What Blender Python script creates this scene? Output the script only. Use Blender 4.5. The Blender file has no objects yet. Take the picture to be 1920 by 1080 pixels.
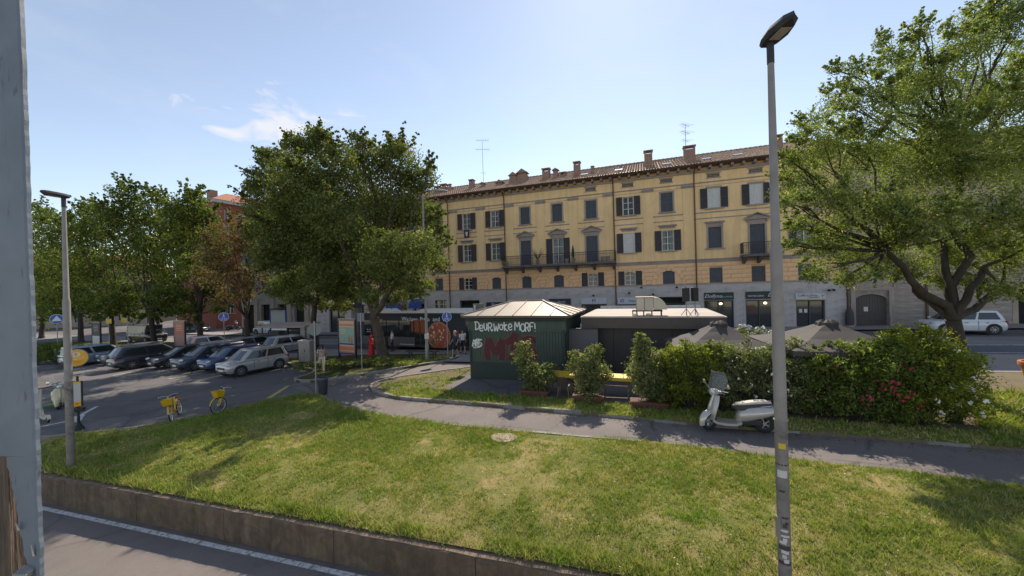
import bpy, bmesh, math, random
import numpy as np
from mathutils import Vector, Matrix
from mathutils.geometry import tessellate_polygon

scene = bpy.context.scene
COL = scene.collection
R = math.radians
PI = math.pi

# ------------------------------------------------------------------ camera, sky, sun, exposure
FOC, ROLL, EYE, HOR = 700.0, 0.028, 4.45, 541.0     # photo-pixel focal length, roll, eye height
cam_d = bpy.data.cameras.new('camera')
cam_d.sensor_width = 36.0
cam_d.lens = 36.0 * FOC / 1920.0
cam_d.clip_start = 0.05
cam_d.clip_end = 3000.0
cam_d.shift_y = (HOR - 540.0) / 1920.0
cam = bpy.data.objects.new('camera', cam_d)
COL.objects.link(cam)
_r = Vector((math.cos(ROLL), 0, -math.sin(ROLL)))
_u = Vector((math.sin(ROLL), 0, math.cos(ROLL)))
_b = Vector((0, -1, 0))
cam.matrix_world = Matrix(((_r.x, _u.x, _b.x, 0), (_r.y, _u.y, _b.y, 0), (_r.z, _u.z, _b.z, EYE), (0, 0, 0, 1)))
scene.camera = cam

SUN_EL, SUN_AZ = R(43.5), R(15.0)                   # azimuth clockwise from +Y (away from the camera)
world = bpy.data.worlds.new('World')
scene.world = world
world.use_nodes = True
wn, wl = world.node_tree.nodes, world.node_tree.links
wn.clear()
w_out = wn.new('ShaderNodeOutputWorld')
w_bg = wn.new('ShaderNodeBackground')
sky = wn.new('ShaderNodeTexSky')
sky.sky_type = 'NISHITA'
sky.sun_disc = False
sky.sun_elevation = SUN_EL
sky.sun_rotation = SUN_AZ
sky.altitude = 60
sky.air_density = 1.0
sky.dust_density = 0.11
sky.ozone_density = 1.0
w_bg.inputs['Strength'].default_value = 0.125
w_hs = wn.new('ShaderNodeHueSaturation')          # summer haze: the whole sky a little paler
w_hs.inputs['Saturation'].default_value = 0.75
w_hs.inputs['Value'].default_value = 1.0
wl.new(sky.outputs[0], w_hs.inputs['Color'])
# thin fair-weather clouds: wisps everywhere, a small bank low over the trees
w_tc = wn.new('ShaderNodeTexCoord')
def w_math(op, a, b=None):
    m = wn.new('ShaderNodeMath'); m.operation = op
    for i, v in enumerate((a, b)):
        if v is None: continue
        if isinstance(v, (int, float)): m.inputs[i].default_value = v
        else: wl.new(v, m.inputs[i])
    return m.outputs[0]
w_mp = wn.new('ShaderNodeMapping'); w_mp.inputs['Scale'].default_value = (1.0, 1.0, 2.2)
wl.new(w_tc.outputs['Generated'], w_mp.inputs['Vector'])
w_n1 = wn.new('ShaderNodeTexNoise'); w_n1.inputs['Scale'].default_value = 3.2; w_n1.inputs['Detail'].default_value = 8; w_n1.inputs['Roughness'].default_value = 0.62; w_n1.inputs['Distortion'].default_value = 1.2
wl.new(w_mp.outputs[0], w_n1.inputs['Vector'])
w_r1 = wn.new('ShaderNodeMapRange'); w_r1.inputs['From Min'].default_value = 0.48; w_r1.inputs['From Max'].default_value = 0.85; w_r1.inputs['To Max'].default_value = 0.18
wl.new(w_n1.outputs[0], w_r1.inputs['Value'])
_cd = Vector((-0.60, 1.0, 0.465)).normalized()
w_mp2 = wn.new('ShaderNodeMapping'); w_mp2.inputs['Location'].default_value = (-_cd.x, -_cd.y, -_cd.z)
wl.new(w_tc.outputs['Generated'], w_mp2.inputs['Vector'])
w_mp3 = wn.new('ShaderNodeMapping'); w_mp3.inputs['Scale'].default_value = (5.5, 3.0, 14.0)
wl.new(w_mp2.outputs[0], w_mp3.inputs['Vector'])
w_len = wn.new('ShaderNodeVectorMath'); w_len.operation = 'LENGTH'
wl.new(w_mp3.outputs[0], w_len.inputs[0])
w_n2 = wn.new('ShaderNodeTexNoise'); w_n2.inputs['Scale'].default_value = 13.0; w_n2.inputs['Detail'].default_value = 7; w_n2.inputs['Roughness'].default_value = 0.55; w_n2.inputs['Distortion'].default_value = 0.6
wl.new(w_mp.outputs[0], w_n2.inputs['Vector'])
w_c = w_math('ADD', w_math('SUBTRACT', 0.62, w_math('MULTIPLY', w_len.outputs['Value'], 0.62)), w_math('MULTIPLY', w_math('SUBTRACT', w_n2.outputs[0], 0.5), 2.6))
w_r2 = wn.new('ShaderNodeMapRange'); w_r2.inputs['From Min'].default_value = 0.25; w_r2.inputs['From Max'].default_value = 0.75; w_r2.inputs['To Max'].default_value = 0.85
wl.new(w_c, w_r2.inputs['Value'])
w_cl = w_math('MAXIMUM', w_r1.outputs[0], w_r2.outputs[0])
w_mix = wn.new('ShaderNodeMix'); w_mix.data_type = 'RGBA'
wl.new(w_cl, w_mix.inputs[0]); wl.new(w_hs.outputs[0], w_mix.inputs[6]); w_mix.inputs[7].default_value = (5.2, 5.2, 5.4, 1)
wl.new(w_mix.outputs[2], w_bg.inputs['Color'])
wl.new(w_bg.outputs[0], w_out.inputs['Surface'])

sun_d = bpy.data.lights.new('sun', 'SUN')
sun_d.energy = 4.5
sun_d.angle = R(0.6)
sun_d.color = (1.0, 0.90, 0.76)
sun = bpy.data.objects.new('sun', sun_d)
COL.objects.link(sun)
_sd = Vector((math.sin(SUN_AZ) * math.cos(SUN_EL), math.cos(SUN_AZ) * math.cos(SUN_EL), math.sin(SUN_EL)))
sun.rotation_euler = (-_sd).to_track_quat('-Z', 'Y').to_euler()
sun.location = (20, 60, 60)

scene.view_settings.view_transform = 'Standard'
scene.view_settings.look = 'None'
scene.view_settings.exposure = 0.50
scene.view_settings.gamma = 1.0
scene.view_settings.use_curve_mapping = False
scene.render.engine = 'CYCLES'
scene.cycles.max_bounces = 6
scene.cycles.transparent_max_bounces = 6

# ------------------------------------------------------------------ place: pixel of the survey photo -> point on the ground
SLOPE, XL, XR = 0.024, -35.0, 45.0                  # the square climbs gently to the right
def gz(x, y=0):
    return SLOPE * min(max(x, XL), XR)
def uv(px, py):
    dx, dy = px - 960.0, py - HOR
    c, s = math.cos(ROLL), math.sin(ROLL)
    return (dx * c - dy * s) / FOC, (dx * s + dy * c) / FOC
def G(px, py, dz=0.0):
    u, v = uv(px, py)
    Y = (EYE - dz) / (v + SLOPE * u)
    if u * Y < XL: Y = (EYE - dz - SLOPE * XL) / v
    if u * Y > XR: Y = (EYE - dz - SLOPE * XR) / v
    return Vector((u * Y, Y, gz(u * Y) + dz))
def AT(px, py, Y):
    u, v = uv(px, py)
    return Vector((u * Y, Y, EYE - v * Y))
TH = R(19.7)                                        # the street runs at this angle
DX = Vector((math.cos(TH), -math.sin(TH), 0))       # along the street, to the right
DN = Vector((-math.sin(TH), -math.cos(TH), 0))      # from the facades towards the camera
P0 = G(1635, 613)
def FS(px, py, off=0.0):                            # pixel -> (along, height) on the facade plane, moved off towards the camera
    u, v = uv(px, py)
    Y = (P0.x * DN.x + P0.y * DN.y + off) / (u * DN.x + DN.y)
    X = u * Y
    return ((X - P0.x) * DX.x + (Y - P0.y) * DX.y, EYE - v * Y)

# ------------------------------------------------------------------ materials
MATS = {}
def _new(name):
    m = bpy.data.materials.new(name)
    m.use_nodes = True
    n = m.node_tree.nodes
    n.clear()
    o = n.new('ShaderNodeOutputMaterial')
    b = n.new('ShaderNodeBsdfPrincipled')
    m.node_tree.links.new(b.outputs[0], o.inputs[0])
    MATS[name] = m
    return m, n, m.node_tree.links, b, o
def ramp(n, stops):
    r = n.new('ShaderNodeValToRGB')
    e = r.color_ramp.elements
    while len(e) < len(stops): e.new(0.5)
    for i, (p, c) in enumerate(stops):
        e[i].position = p
        e[i].color = (c[0], c[1], c[2], 1) if not isinstance(c, (int, float)) else (c, c, c, 1)
    return r
def noise(n, l, vec, scale, detail=4, rough=0.55, dist=0.0):
    t = n.new('ShaderNodeTexNoise')
    t.inputs['Scale'].default_value = scale
    t.inputs['Detail'].default_value = detail
    t.inputs['Roughness'].default_value = rough
    t.inputs['Distortion'].default_value = dist
    if vec is not None: l.new(vec, t.inputs['Vector'])
    return t
def mixc(n, l, fac, a, b, mode='MIX'):
    m = n.new('ShaderNodeMix')
    m.data_type = 'RGBA'
    m.blend_type = mode
    for s, v in ((0, fac), (6, a), (7, b)):
        if hasattr(v, 'is_output') or hasattr(v, 'links'): l.new(v, m.inputs[s])
        elif isinstance(v, (int, float)): m.inputs[s].default_value = v if s == 0 else (v, v, v, 1)
        else: m.inputs[s].default_value = (v[0], v[1], v[2], 1)
    return m.outputs[2]
def mat(name, col, rough=0.6, metal=0.0, var=0.15, vs=3.0, bump=0.0, bs=60.0, world_co=False, stretch=None, spec=0.5, dirt=None, ds=1.2, dlo=0.5, dhi=0.75, coat=0.0, streak=0.0):
    """plain weathered surface: colour varied by noise, optional dirt patches and fine relief"""
    if name in MATS: return MATS[name]
    m, n, l, b, o = _new(name)
    co = n.new('ShaderNodeNewGeometry').outputs['Position'] if world_co else n.new('ShaderNodeTexCoord').outputs['Object']
    if stretch:
        mp = n.new('ShaderNodeMapping')
        mp.inputs['Scale'].default_value = stretch
        l.new(co, mp.inputs['Vector'])
        co = mp.outputs[0]
    t = noise(n, l, co, vs, 6, 0.6)
    lo = [max(c * (1 - var), 0) for c in col]
    hi = [min(c * (1 + var), 1) for c in col]
    r = ramp(n, [(0.3, lo), (0.7, hi)])
    l.new(t.outputs[0], r.inputs[0])
    c = r.outputs[0]
    if dirt:
        t2 = noise(n, l, co, ds, 8, 0.65, 0.6)
        r2 = ramp(n, [(dlo, 0.0), (dhi, 1.0)])
        l.new(t2.outputs[0], r2.inputs[0])
        c = mixc(n, l, r2.outputs[0], c, dirt)
    if streak:                                   # rain streaks running down
        mp2 = n.new('ShaderNodeMapping')
        mp2.inputs['Scale'].default_value = (1.6, 1.6, 0.11)
        l.new(co, mp2.inputs['Vector'])
        t4 = noise(n, l, mp2.outputs[0], 1.3, 7, 0.7, 0.2)
        r4 = ramp(n, [(0.42, 1.0), (0.62, 1.0 - streak), (0.78, 1.0 - streak * 1.6)])
        l.new(t4.outputs[0], r4.inputs[0])
        c = mixc(n, l, 1.0, c, r4.outputs[0], 'MULTIPLY')
    l.new(c, b.inputs['Base Color'])
    b.inputs['Roughness'].default_value = rough
    b.inputs['Metallic'].default_value = metal
    b.inputs['Specular IOR Level'].default_value = spec
    if coat: b.inputs['Coat Weight'].default_value = coat
    if bump:
        t3 = noise(n, l, co, bs, 4, 0.6)
        bp = n.new('ShaderNodeBump')
        bp.inputs['Strength'].default_value = bump
        bp.inputs['Distance'].default_value = 0.02
        l.new(t3.outputs[0], bp.inputs['Height'])
        l.new(bp.outputs[0], b.inputs['Normal'])
    return m
def glass(name, col=(0.03, 0.035, 0.04), rough=0.05, alpha=None):
    if name in MATS: return MATS[name]
    m, n, l, b, o = _new(name)
    b.inputs['Base Color'].default_value = (*col, 1)
    b.inputs['Roughness'].default_value = rough
    b.inputs['Specular IOR Level'].default_value = 0.8
    if alpha is not None:
        tr = n.new('ShaderNodeBsdfTransparent')
        mx = n.new('ShaderNodeMixShader')
        mx.inputs[0].default_value = alpha
        l.new(tr.outputs[0], mx.inputs[1]); l.new(b.outputs[0], mx.inputs[2]); l.new(mx.outputs[0], o.inputs[0])
    return m
def glow(name, col, strength):
    if name in MATS: return MATS[name]
    m, n, l, b, o = _new(name)
    b.inputs['Base Color'].default_value = (*col, 1)
    b.inputs['Emission Color'].default_value = (*col, 1)
    b.inputs['Emission Strength'].default_value = strength
    return m
def leafmat(name, stops, trans=0.35, rough=0.5):
    """leaves: colour by a random value stored per leaf, light shines through"""
    if name in MATS: return MATS[name]
    m, n, l, b, o = _new(name)
    a = n.new('ShaderNodeAttribute')
    a.attribute_name = 'rnd'
    r = ramp(n, stops)
    l.new(a.outputs['Fac'], r.inputs[0])
    l.new(r.outputs[0], b.inputs['Base Color'])
    b.inputs['Roughness'].default_value = rough
    b.inputs['Specular IOR Level'].default_value = 0.18
    t = n.new('ShaderNodeBsdfTranslucent')
    c2 = mixc(n, l, 1.0, r.outputs[0], (1.5, 1.6, 0.55), 'MULTIPLY')
    l.new(c2, t.inputs['Color'])
    mx = n.new('ShaderNodeMixShader')
    mx.inputs[0].default_value = trans
    l.new(b.outputs[0], mx.inputs[1]); l.new(t.outputs[0], mx.inputs[2]); l.new(mx.outputs[0], o.inputs[0])
    return m

# ------------------------------------------------------------------ mesh building
class MB:
    def __init__(s): s.v, s.f, s.m = [], [], []
    def add(s, vs, fs, m=0):
        k = len(s.v)
        s.v += [tuple(p) for p in vs]
        s.f += [tuple(i + k for i in f) for f in fs]
        s.m += [m] * len(fs)
        return s
    def box(s, c, d, rz=0.0, m=0, M=None):
        hx, hy, hz = d[0] / 2, d[1] / 2, d[2] / 2
        vs = [Vector((x, y, z)) for z in (-hz, hz) for x, y in ((-hx, -hy), (hx, -hy), (hx, hy), (-hx, hy))]
        if M is None: M = Matrix.Rotation(rz, 3, 'Z')
        vs = [M @ v + Vector(c) for v in vs]
        return s.add(vs, [(3, 2, 1, 0), (4, 5, 6, 7), (0, 1, 5, 4), (1, 2, 6, 5), (2, 3, 7, 6), (3, 0, 4, 7)], m)
    def bar(s, a, b, w, h, m=0):
        a, b = Vector(a), Vector(b)
        d = b - a
        q = d.to_track_quat('X', 'Z').to_matrix()
        return s.box((a + b) / 2, (d.length, w, h), m=m, M=q)
    def loft(s, rings, m=0, cap=True, closed=True):
        k = len(rings[0])
        vs = [p for r in rings for p in r]
        fs = []
        for i in range(len(rings) - 1):
            for j in range(k if closed else k - 1):
                j2 = (j + 1) % k
                fs.append((i * k + j, i * k + j2, (i + 1) * k + j2, (i + 1) * k + j))
        if cap:
            fs.append(tuple(range(k - 1, -1, -1)))
            fs.append(tuple((len(rings) - 1) * k + j for j in range(k)))
        return s.add(vs, fs, m)
    def tube(s, pts, rad, n=8, m=0, cap=True):
        pts = [Vector(p) for p in pts]
        if not isinstance(rad, (list, tuple)): rad = [rad] * len(pts)
        rings, up = [], None
        for i, p in enumerate(pts):
            t = (pts[min(i + 1, len(pts) - 1)] - pts[max(i - 1, 0)])
            if t.length < 1e-9: t = Vector((0, 0, 1))
            t.normalize()
            if up is None:
                up = Vector((0, 0, 1)) if abs(t.z) < 0.9 else Vector((1, 0, 0))
            a = t.cross(up)
            if a.length < 1e-6: a = t.cross(Vector((0, 1, 0)))
            a.normalize()
            b = a.cross(t).normalized()
            up = b
            rings.append([p + (a * math.cos(2 * PI * k / n) + b * math.sin(2 * PI * k / n)) * rad[i] for k in range(n)])
        return s.loft(rings, m, cap)
    def lathe(s, prof, c=(0, 0, 0), n=16, m=0, axis='Z', cap=True):
        rings = []
        for r, z in prof:
            ring = []
            for k in range(n):
                a = 2 * PI * k / n
                x, y = r * math.cos(a), r * math.sin(a)
                p = (x, y, z) if axis == 'Z' else ((z, x, y) if axis == 'X' else (y, z, x))
                ring.append((p[0] + c[0], p[1] + c[1], p[2] + c[2]))
            rings.append(ring)
        return s.loft(rings, m, cap)
    def ell(s, c, r, n=14, k=8, m=0, M=None):
        prof = [(math.sin(PI * i / k), -math.cos(PI * i / k)) for i in range(k + 1)]
        rings = []
        for a, z in prof:
            a = max(a, 0.02)
            ring = []
            for j in range(n):
                p = Vector((a * math.cos(2 * PI * j / n) * r[0], a * math.sin(2 * PI * j / n) * r[1], z * r[2]))
                if M is not None: p = M @ p
                ring.append(p + Vector(c))
            rings.append(ring)
        return s.loft(rings, m)
    def torus(s, c, r, t, axis='Y', n=24, k=8, m=0, sq=1.0):
        rings = []
        for i in range(n + 1):
            a = 2 * PI * i / n
            ring = []
            for j in range(k):
                b = 2 * PI * j / k
                rr = r + t * math.cos(b)
                h = t * math.sin(b) * sq
                if axis == 'Y': p = (rr * math.cos(a), h, rr * math.sin(a))
                elif axis == 'X': p = (h, rr * math.cos(a), rr * math.sin(a))
                else: p = (rr * math.cos(a), rr * math.sin(a), h)
                ring.append((p[0] + c[0], p[1] + c[1], p[2] + c[2]))
            rings.append(ring)
        return s.loft(rings, m, cap=False)
    def prism(s, poly, a, b, axis='Z', m=0):
        """extrude a 2-D outline; axis Z: (x,y), axis Y: (x,z), axis X: (y,z)"""
        f = {'Z': lambda p, t: (p[0], p[1], t), 'Y': lambda p, t: (p[0], t, p[1]), 'X': lambda p, t: (t, p[0], p[1])}[axis]
        n = len(poly)
        vs = [f(p, a) for p in poly] + [f(p, b) for p in poly]
        fs = [(i, (i + 1) % n, n + (i + 1) % n, n + i) for i in range(n)]
        for t in tessellate_polygon([[Vector((p[0], p[1], 0)) for p in poly]]):
            fs.append((t[0], t[1], t[2]))
            fs.append((n + t[2], n + t[1], n + t[0]))
        return s.add(vs, fs, m)
    def ribbon(s, pts, w, y, th=0.004, m=0, org=(0, 0), sc=1.0):
        """flat painted stroke in the x-z plane"""
        P = [Vector((org[0] + p[0] * sc, org[1] + p[1] * sc)) for p in pts]
        L, Rr = [], []
        for i, p in enumerate(P):
            t = P[min(i + 1, len(P) - 1)] - P[max(i - 1, 0)]
            if t.length < 1e-9: t = Vector((1, 0))
            t.normalize()
            nn = Vector((-t.y, t.x)) * (w / 2)
            L.append(p + nn); Rr.append(p - nn)
        rings = [[(a.x, y, a.y), (b.x, y, b.y), (b.x, y - th, b.y), (a.x, y - th, a.y)] for a, b in zip(L, Rr)]
        return s.loft(rings, m)
    def mesh(s, name, mats, smooth=False, ang=35):
        me = bpy.data.meshes.new(name)
        me.from_pydata(s.v, [], s.f)
        if not isinstance(mats, (list, tuple)): mats = [mats]
        for q in mats: me.materials.append(q)
        if len(mats) > 1: me.polygons.foreach_set('material_index', s.m)
        bm = bmesh.new()
        bm.from_mesh(me)
        bmesh.ops.recalc_face_normals(bm, faces=bm.faces)
        bm.to_mesh(me)
        bm.free()
        if smooth:
            me.polygons.foreach_set('use_smooth', [True] * len(me.polygons))
            me.set_sharp_from_angle(angle=R(ang))
        me.update()
        return me
    def build(s, name, mats, parent=None, smooth=False, loc=None, rz=None, bevel=0.0, ang=35):
        o = bpy.data.objects.new(name, s.mesh(name, mats, smooth, ang))
        COL.objects.link(o)
        if parent is not None: o.parent = parent
        if loc is not None: o.location = loc
        if rz is not None: o.rotation_euler = (0, 0, rz)
        if bevel:
            b = o.modifiers.new('bevel', 'BEVEL')
            b.width = bevel
            b.segments = 2
            b.limit_method = 'ANGLE'
        return o
def tag(o, label=None, cat=None, group=None, kind=None):
    if label: o['label'] = label
    if cat: o['category'] = cat
    if group: o['group'] = group
    if kind: o['kind'] = kind
    return o
def empty(name, loc=(0, 0, 0), rz=0.0, parent=None):
    o = bpy.data.objects.new(name, None)
    COL.objects.link(o)
    o.empty_display_size = 0.3
    o.location = loc
    o.rotation_euler = (0, 0, rz)
    if parent is not None: o.parent = parent
    return o
def copy_tree(o, parent=None):
    c = o.copy()
    COL.objects.link(c)
    c.parent = parent
    for ch in list(o.children): copy_tree(ch, c)
    return c
_UNIT = {}
def piece(name, m, parent, c, d, rz=0.0):
    """one block of a wall, kerb or trim: shared bevelled unit block, scaled"""
    if m.name not in _UNIT:
        _UNIT[m.name] = MB().box((0, 0, 0), (1, 1, 1)).mesh('block', m)
    o = bpy.data.objects.new(name, _UNIT[m.name])
    COL.objects.link(o)
    o.location = c
    o.scale = d
    o.rotation_euler = (0, 0, rz)
    if parent is not None: o.parent = parent
    return o
def text(name, body, size, m, parent, loc, rot=(PI / 2, 0, 0), ext=0.004, align='CENTER', shear=0.0, xs=1.0):
    c = bpy.data.curves.new(name, 'FONT')
    c.body = body
    c.size = size
    c.extrude = ext
    c.align_x = align
    c.align_y = 'CENTER'
    c.shear = shear
    c.resolution_u = 3
    c.materials.append(m)
    tmp = bpy.data.objects.new(name, c)
    me = bpy.data.meshes.new_from_object(tmp)
    bpy.data.objects.remove(tmp)
    o = bpy.data.objects.new(name, me)
    COL.objects.link(o)
    o.parent = parent
    o.location = loc
    o.rotation_euler = rot
    o.scale = (xs, 1, 1)
    return o
def np_mesh(name, co, faces_n, mats, attr=None):
    """many small polygons of equal corner count, from a numpy array of corners"""
    nv = len(co)
    nf = nv // faces_n
    me = bpy.data.meshes.new(name)
    me.vertices.add(nv)
    me.vertices.foreach_set('co', np.ascontiguousarray(co, dtype=np.float32).ravel())
    me.loops.add(nv)
    me.loops.foreach_set('vertex_index', np.arange(nv, dtype=np.int32))
    me.polygons.add(nf)
    me.polygons.foreach_set('loop_start', np.arange(0, nv, faces_n, dtype=np.int32))
    me.update(calc_edges=True)
    for q in (mats if isinstance(mats, (list, tuple)) else [mats]): me.materials.append(q)
    if attr is not None:
        a = me.attributes.new('rnd', 'FLOAT', 'FACE')
        a.data.foreach_set('value', np.ascontiguousarray(attr, dtype=np.float32))
    return me
def mesh_obj(name, me, parent=None, loc=None):
    o = bpy.data.objects.new(name, me)
    COL.objects.link(o)
    if parent is not None: o.parent = parent
    if loc is not None: o.location = loc
    return o
# ------------------------------------------------------------------ ground materials
def asphalt(name, base, light, crack=0.5, patch=0.35, sc=1.0):
    m, n, l, b, o = _new(name)
    co = n.new('ShaderNodeNewGeometry').outputs['Position']
    t1 = noise(n, l, co, 0.35 * sc, 5, 0.6, 0.4)
    r1 = ramp(n, [(0.35, base), (0.68, light)])
    l.new(t1.outputs[0], r1.inputs[0])
    t2 = noise(n, l, co, 90, 2, 0.5)
    r2 = ramp(n, [(0.25, 0.72), (0.75, 1.2)])
    l.new(t2.outputs[0], r2.inputs[0])
    c = mixc(n, l, 1.0, r1.outputs[0], r2.outputs[0], 'MULTIPLY')
    t5 = noise(n, l, co, 2.6, 6, 0.7, 1.0)                       # oil and wear blotches
    r5 = ramp(n, [(0.52, 1.0), (0.75, 0.62)])
    l.new(t5.outputs[0], r5.inputs[0])
    c = mixc(n, l, patch, c, r5.outputs[0], 'MULTIPLY')
    v = n.new('ShaderNodeTexVoronoi')
    v.feature = 'DISTANCE_TO_EDGE'
    v.inputs['Scale'].default_value = 0.28
    t3 = noise(n, l, co, 1.1, 6, 0.7)
    mv = mixc(n, l, 0.35, co, t3.outputs['Color'])
    l.new(mv, v.inputs['Vector'])
    r3 = ramp(n, [(0.0, 0.3), (0.006, 0.55), (0.016, 1.0)])
    l.new(v.outputs['Distance'], r3.inputs[0])
    c = mixc(n, l, crack, c, r3.outputs[0], 'MULTIPLY')
    l.new(c, b.inputs['Base Color'])
    b.inputs['Roughness'].default_value = 0.88
    b.inputs['Specular IOR Level'].default_value = 0.3
    bp = n.new('ShaderNodeBump')
    bp.inputs['Strength'].default_value = 0.5
    bp.inputs['Distance'].default_value = 0.012
    l.new(t2.outputs[0], bp.inputs['Height'])
    l.new(bp.outputs[0], b.inputs['Normal'])
    return m
M_LOT = asphalt('lot_asphalt', (0.115, 0.106, 0.106), (0.175, 0.158, 0.153))
M_PATH = asphalt('path_asphalt', (0.165, 0.14, 0.131), (0.22, 0.19, 0.176), 0.65, 0.45)
M_PATCH = asphalt('patch_asphalt', (0.165, 0.14, 0.131), (0.20, 0.172, 0.16), 0.2, 0.2)
M_ROAD = asphalt('street_asphalt', (0.11, 0.115, 0.135), (0.15, 0.155, 0.175), 0.3, 0.3)
M_ROAD2 = asphalt('old_asphalt', (0.20, 0.195, 0.195), (0.26, 0.25, 0.245), 0.4, 0.3)
M_LOW = asphalt('lower_road_asphalt', (0.16, 0.135, 0.122), (0.215, 0.182, 0.165), 0.3, 0.3)
M_PAVE = mat('pale_pavement', (0.27, 0.24, 0.225), 0.85, var=0.12, vs=1.5, bump=0.3, world_co=True, dirt=(0.24, 0.21, 0.19), ds=0.8)
M_KERB = mat('kerb_granite', (0.26, 0.235, 0.21), 0.85, var=0.2, vs=7, bump=0.4, bs=50, world_co=True, dirt=(0.17, 0.15, 0.13), ds=2.2, dlo=0.5, dhi=0.8)
M_WHITE = mat('road_paint', (0.62, 0.60, 0.57), 0.8, var=0.2, vs=14, world_co=True, dirt=(0.22, 0.21, 0.2), ds=9, dlo=0.5, dhi=0.62)
M_YEL = mat('yellow_paint', (0.55, 0.40, 0.12), 0.8, var=0.2, vs=14, world_co=True, dirt=(0.2, 0.18, 0.14), ds=8, dlo=0.5, dhi=0.68)

def soil(name, stops, sc):
    m, n, l, b, o = _new(name)
    co = n.new('ShaderNodeNewGeometry').outputs['Position']
    t = noise(n, l, co, sc, 8, 0.68, 0.7)
    r = ramp(n, stops)
    l.new(t.outputs[0], r.inputs[0])
    t2 = noise(n, l, co, 45, 3, 0.6)
    r2 = ramp(n, [(0.25, 0.6), (0.75, 1.3)])
    l.new(t2.outputs[0], r2.inputs[0])
    c = mixc(n, l, 1.0, r.outputs[0], r2.outputs[0], 'MULTIPLY')
    l.new(c, b.inputs['Base Color'])
    b.inputs['Roughness'].default_value = 0.95
    b.inputs['Specular IOR Level'].default_value = 0.15
    bp = n.new('ShaderNodeBump')
    bp.inputs['Strength'].default_value = 0.8
    bp.inputs['Distance'].default_value = 0.03
    l.new(t2.outputs[0], bp.inputs['Height'])
    l.new(bp.outputs[0], b.inputs['Normal'])
    return m
M_TURF = soil('turf_soil', [(0.36, (0.13, 0.145, 0.035)), (0.5, (0.20, 0.19, 0.055)), (0.62, (0.33, 0.25, 0.11)), (0.75, (0.38, 0.27, 0.14))], 0.8)
M_DIRT = soil('bare_dirt', [(0.3, (0.13, 0.105, 0.085)), (0.5, (0.19, 0.15, 0.11)), (0.62, (0.20, 0.18, 0.07)), (0.75, (0.14, 0.12, 0.10))], 0.9)
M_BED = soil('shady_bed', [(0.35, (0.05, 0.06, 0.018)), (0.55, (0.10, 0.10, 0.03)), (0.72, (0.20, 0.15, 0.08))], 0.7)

def catmull(pts, step=0.5):
    pts = [Vector((p[0], p[1])) for p in pts]
    out = []
    for i in range(len(pts) - 1):
        p0, p1, p2, p3 = pts[max(i - 1, 0)], pts[i], pts[i + 1], pts[min(i + 2, len(pts) - 1)]
        k = max(1, int((p2 - p1).length / step))
        for j in range(k):
            t = j / k
            out.append(0.5 * ((2 * p1) + (p2 - p0) * t + (2 * p0 - 5 * p1 + 4 * p2 - p3) * t * t + (3 * p1 - p0 - 3 * p2 + p3) * t ** 3))
    out.append(pts[-1])
    return out
def GP(lst, dz=0.0):
    return [G(x, y, dz).to_2d() for x, y in lst]
def sheet(name, poly, dz, m, skirt=0.0, kind='structure', parent=None):
    b = MB()
    n = len(poly)
    vs = [(p[0], p[1], gz(p[0]) + dz) for p in poly]
    fs = [tuple(t) for t in tessellate_polygon([[Vector((p[0], p[1], 0)) for p in poly]])]
    b.add(vs, fs)
    if skirt:
        lo = [(p[0], p[1], gz(p[0]) + dz - skirt) for p in poly]
        b.add(vs + lo, [(i, (i + 1) % n, n + (i + 1) % n, n + i) for i in range(n)])
    o = b.build(name, m, parent)
    for p in o.data.polygons: pass
    if kind and parent is None: o['kind'] = kind
    return o
def strip(name, off0, off1, s0, s1, dz, m, parent=None, step=6.0):
    """a lane parallel to the facades"""
    b = MB()
    k = max(1, int(abs(s1 - s0) / step))
    vs = []
    for i in range(k + 1):
        s = s0 + (s1 - s0) * i / k
        for of in (off0, off1):
            p = P0 + DX * s + DN * of
            vs.append((p.x, p.y, gz(p.x) + dz))
    b.add(vs, [(2 * i, 2 * i + 1, 2 * i + 3, 2 * i + 2) for i in range(k)])
    o = b.build(name, m, parent)
    if parent is None: o['kind'] = 'structure'
    return o

# retaining wall line
WA, WB = G(72, 893, -0.25), G(1060, 1080, -0.25)
WD = (WB - WA).to_2d().normalized()
WNRM = Vector((WD.y, -WD.x))                 # towards the camera side
if WNRM.y > 0: WNRM = -WNRM
def wall_pt(t, off=0.0):
    return WA.to_2d() + WD * t + WNRM * off
def wall_y(x, off=0.0):
    p = wall_pt(0, off)
    return p.y + (x - p.x) * WD.y / WD.x

# ground: one sheet to the horizon beyond the wall
b = MB()
xs = [-900, -200, XL, -10, 0, 20, XR, 200, 900]
vs = []
for x in xs:
    xx = min(x, 60)
    vs += [(x, wall_y(xx, -0.3), gz(x) - 0.7), (x, wall_y(xx, -1.95), gz(x)), (x, 1500, gz(x))]
b.add(vs, [(3 * i + k, 3 * i + 3 + k, 3 * i + 4 + k, 3 * i + 1 + k) for i in range(len(xs) - 1) for k in (0, 1)])
tag(b.build('ground', M_LOT), kind='structure')

# lower road in front of the wall
def low_z(x): return -0.84 + 0.034 * max(min(x, 20), -30)
b = MB()
xs = [-60, -30, -15, -5, 5, 20, 40]
vs = []
for x in xs:
    for of in (-0.1, 14.0):
        y = wall_y(x, of)
        vs.append((x, y, low_z(x)))
b.add(vs, [(2 * i, 2 * i + 2, 2 * i + 3, 2 * i + 1) for i in range(len(xs) - 1)])
tag(b.build('lower_road', M_LOW), kind='structure')
b = MB()
vs = []
for x in xs:
    for of in (0.13, 0.25):
        vs.append((x, wall_y(x, of), low_z(x) + 0.004))
b.add(vs, [(2 * i, 2 * i + 2, 2 * i + 3, 2 * i + 1) for i in range(len(xs) - 1)])
tag(b.build('road_edge_line', M_WHITE), kind='structure')

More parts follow.
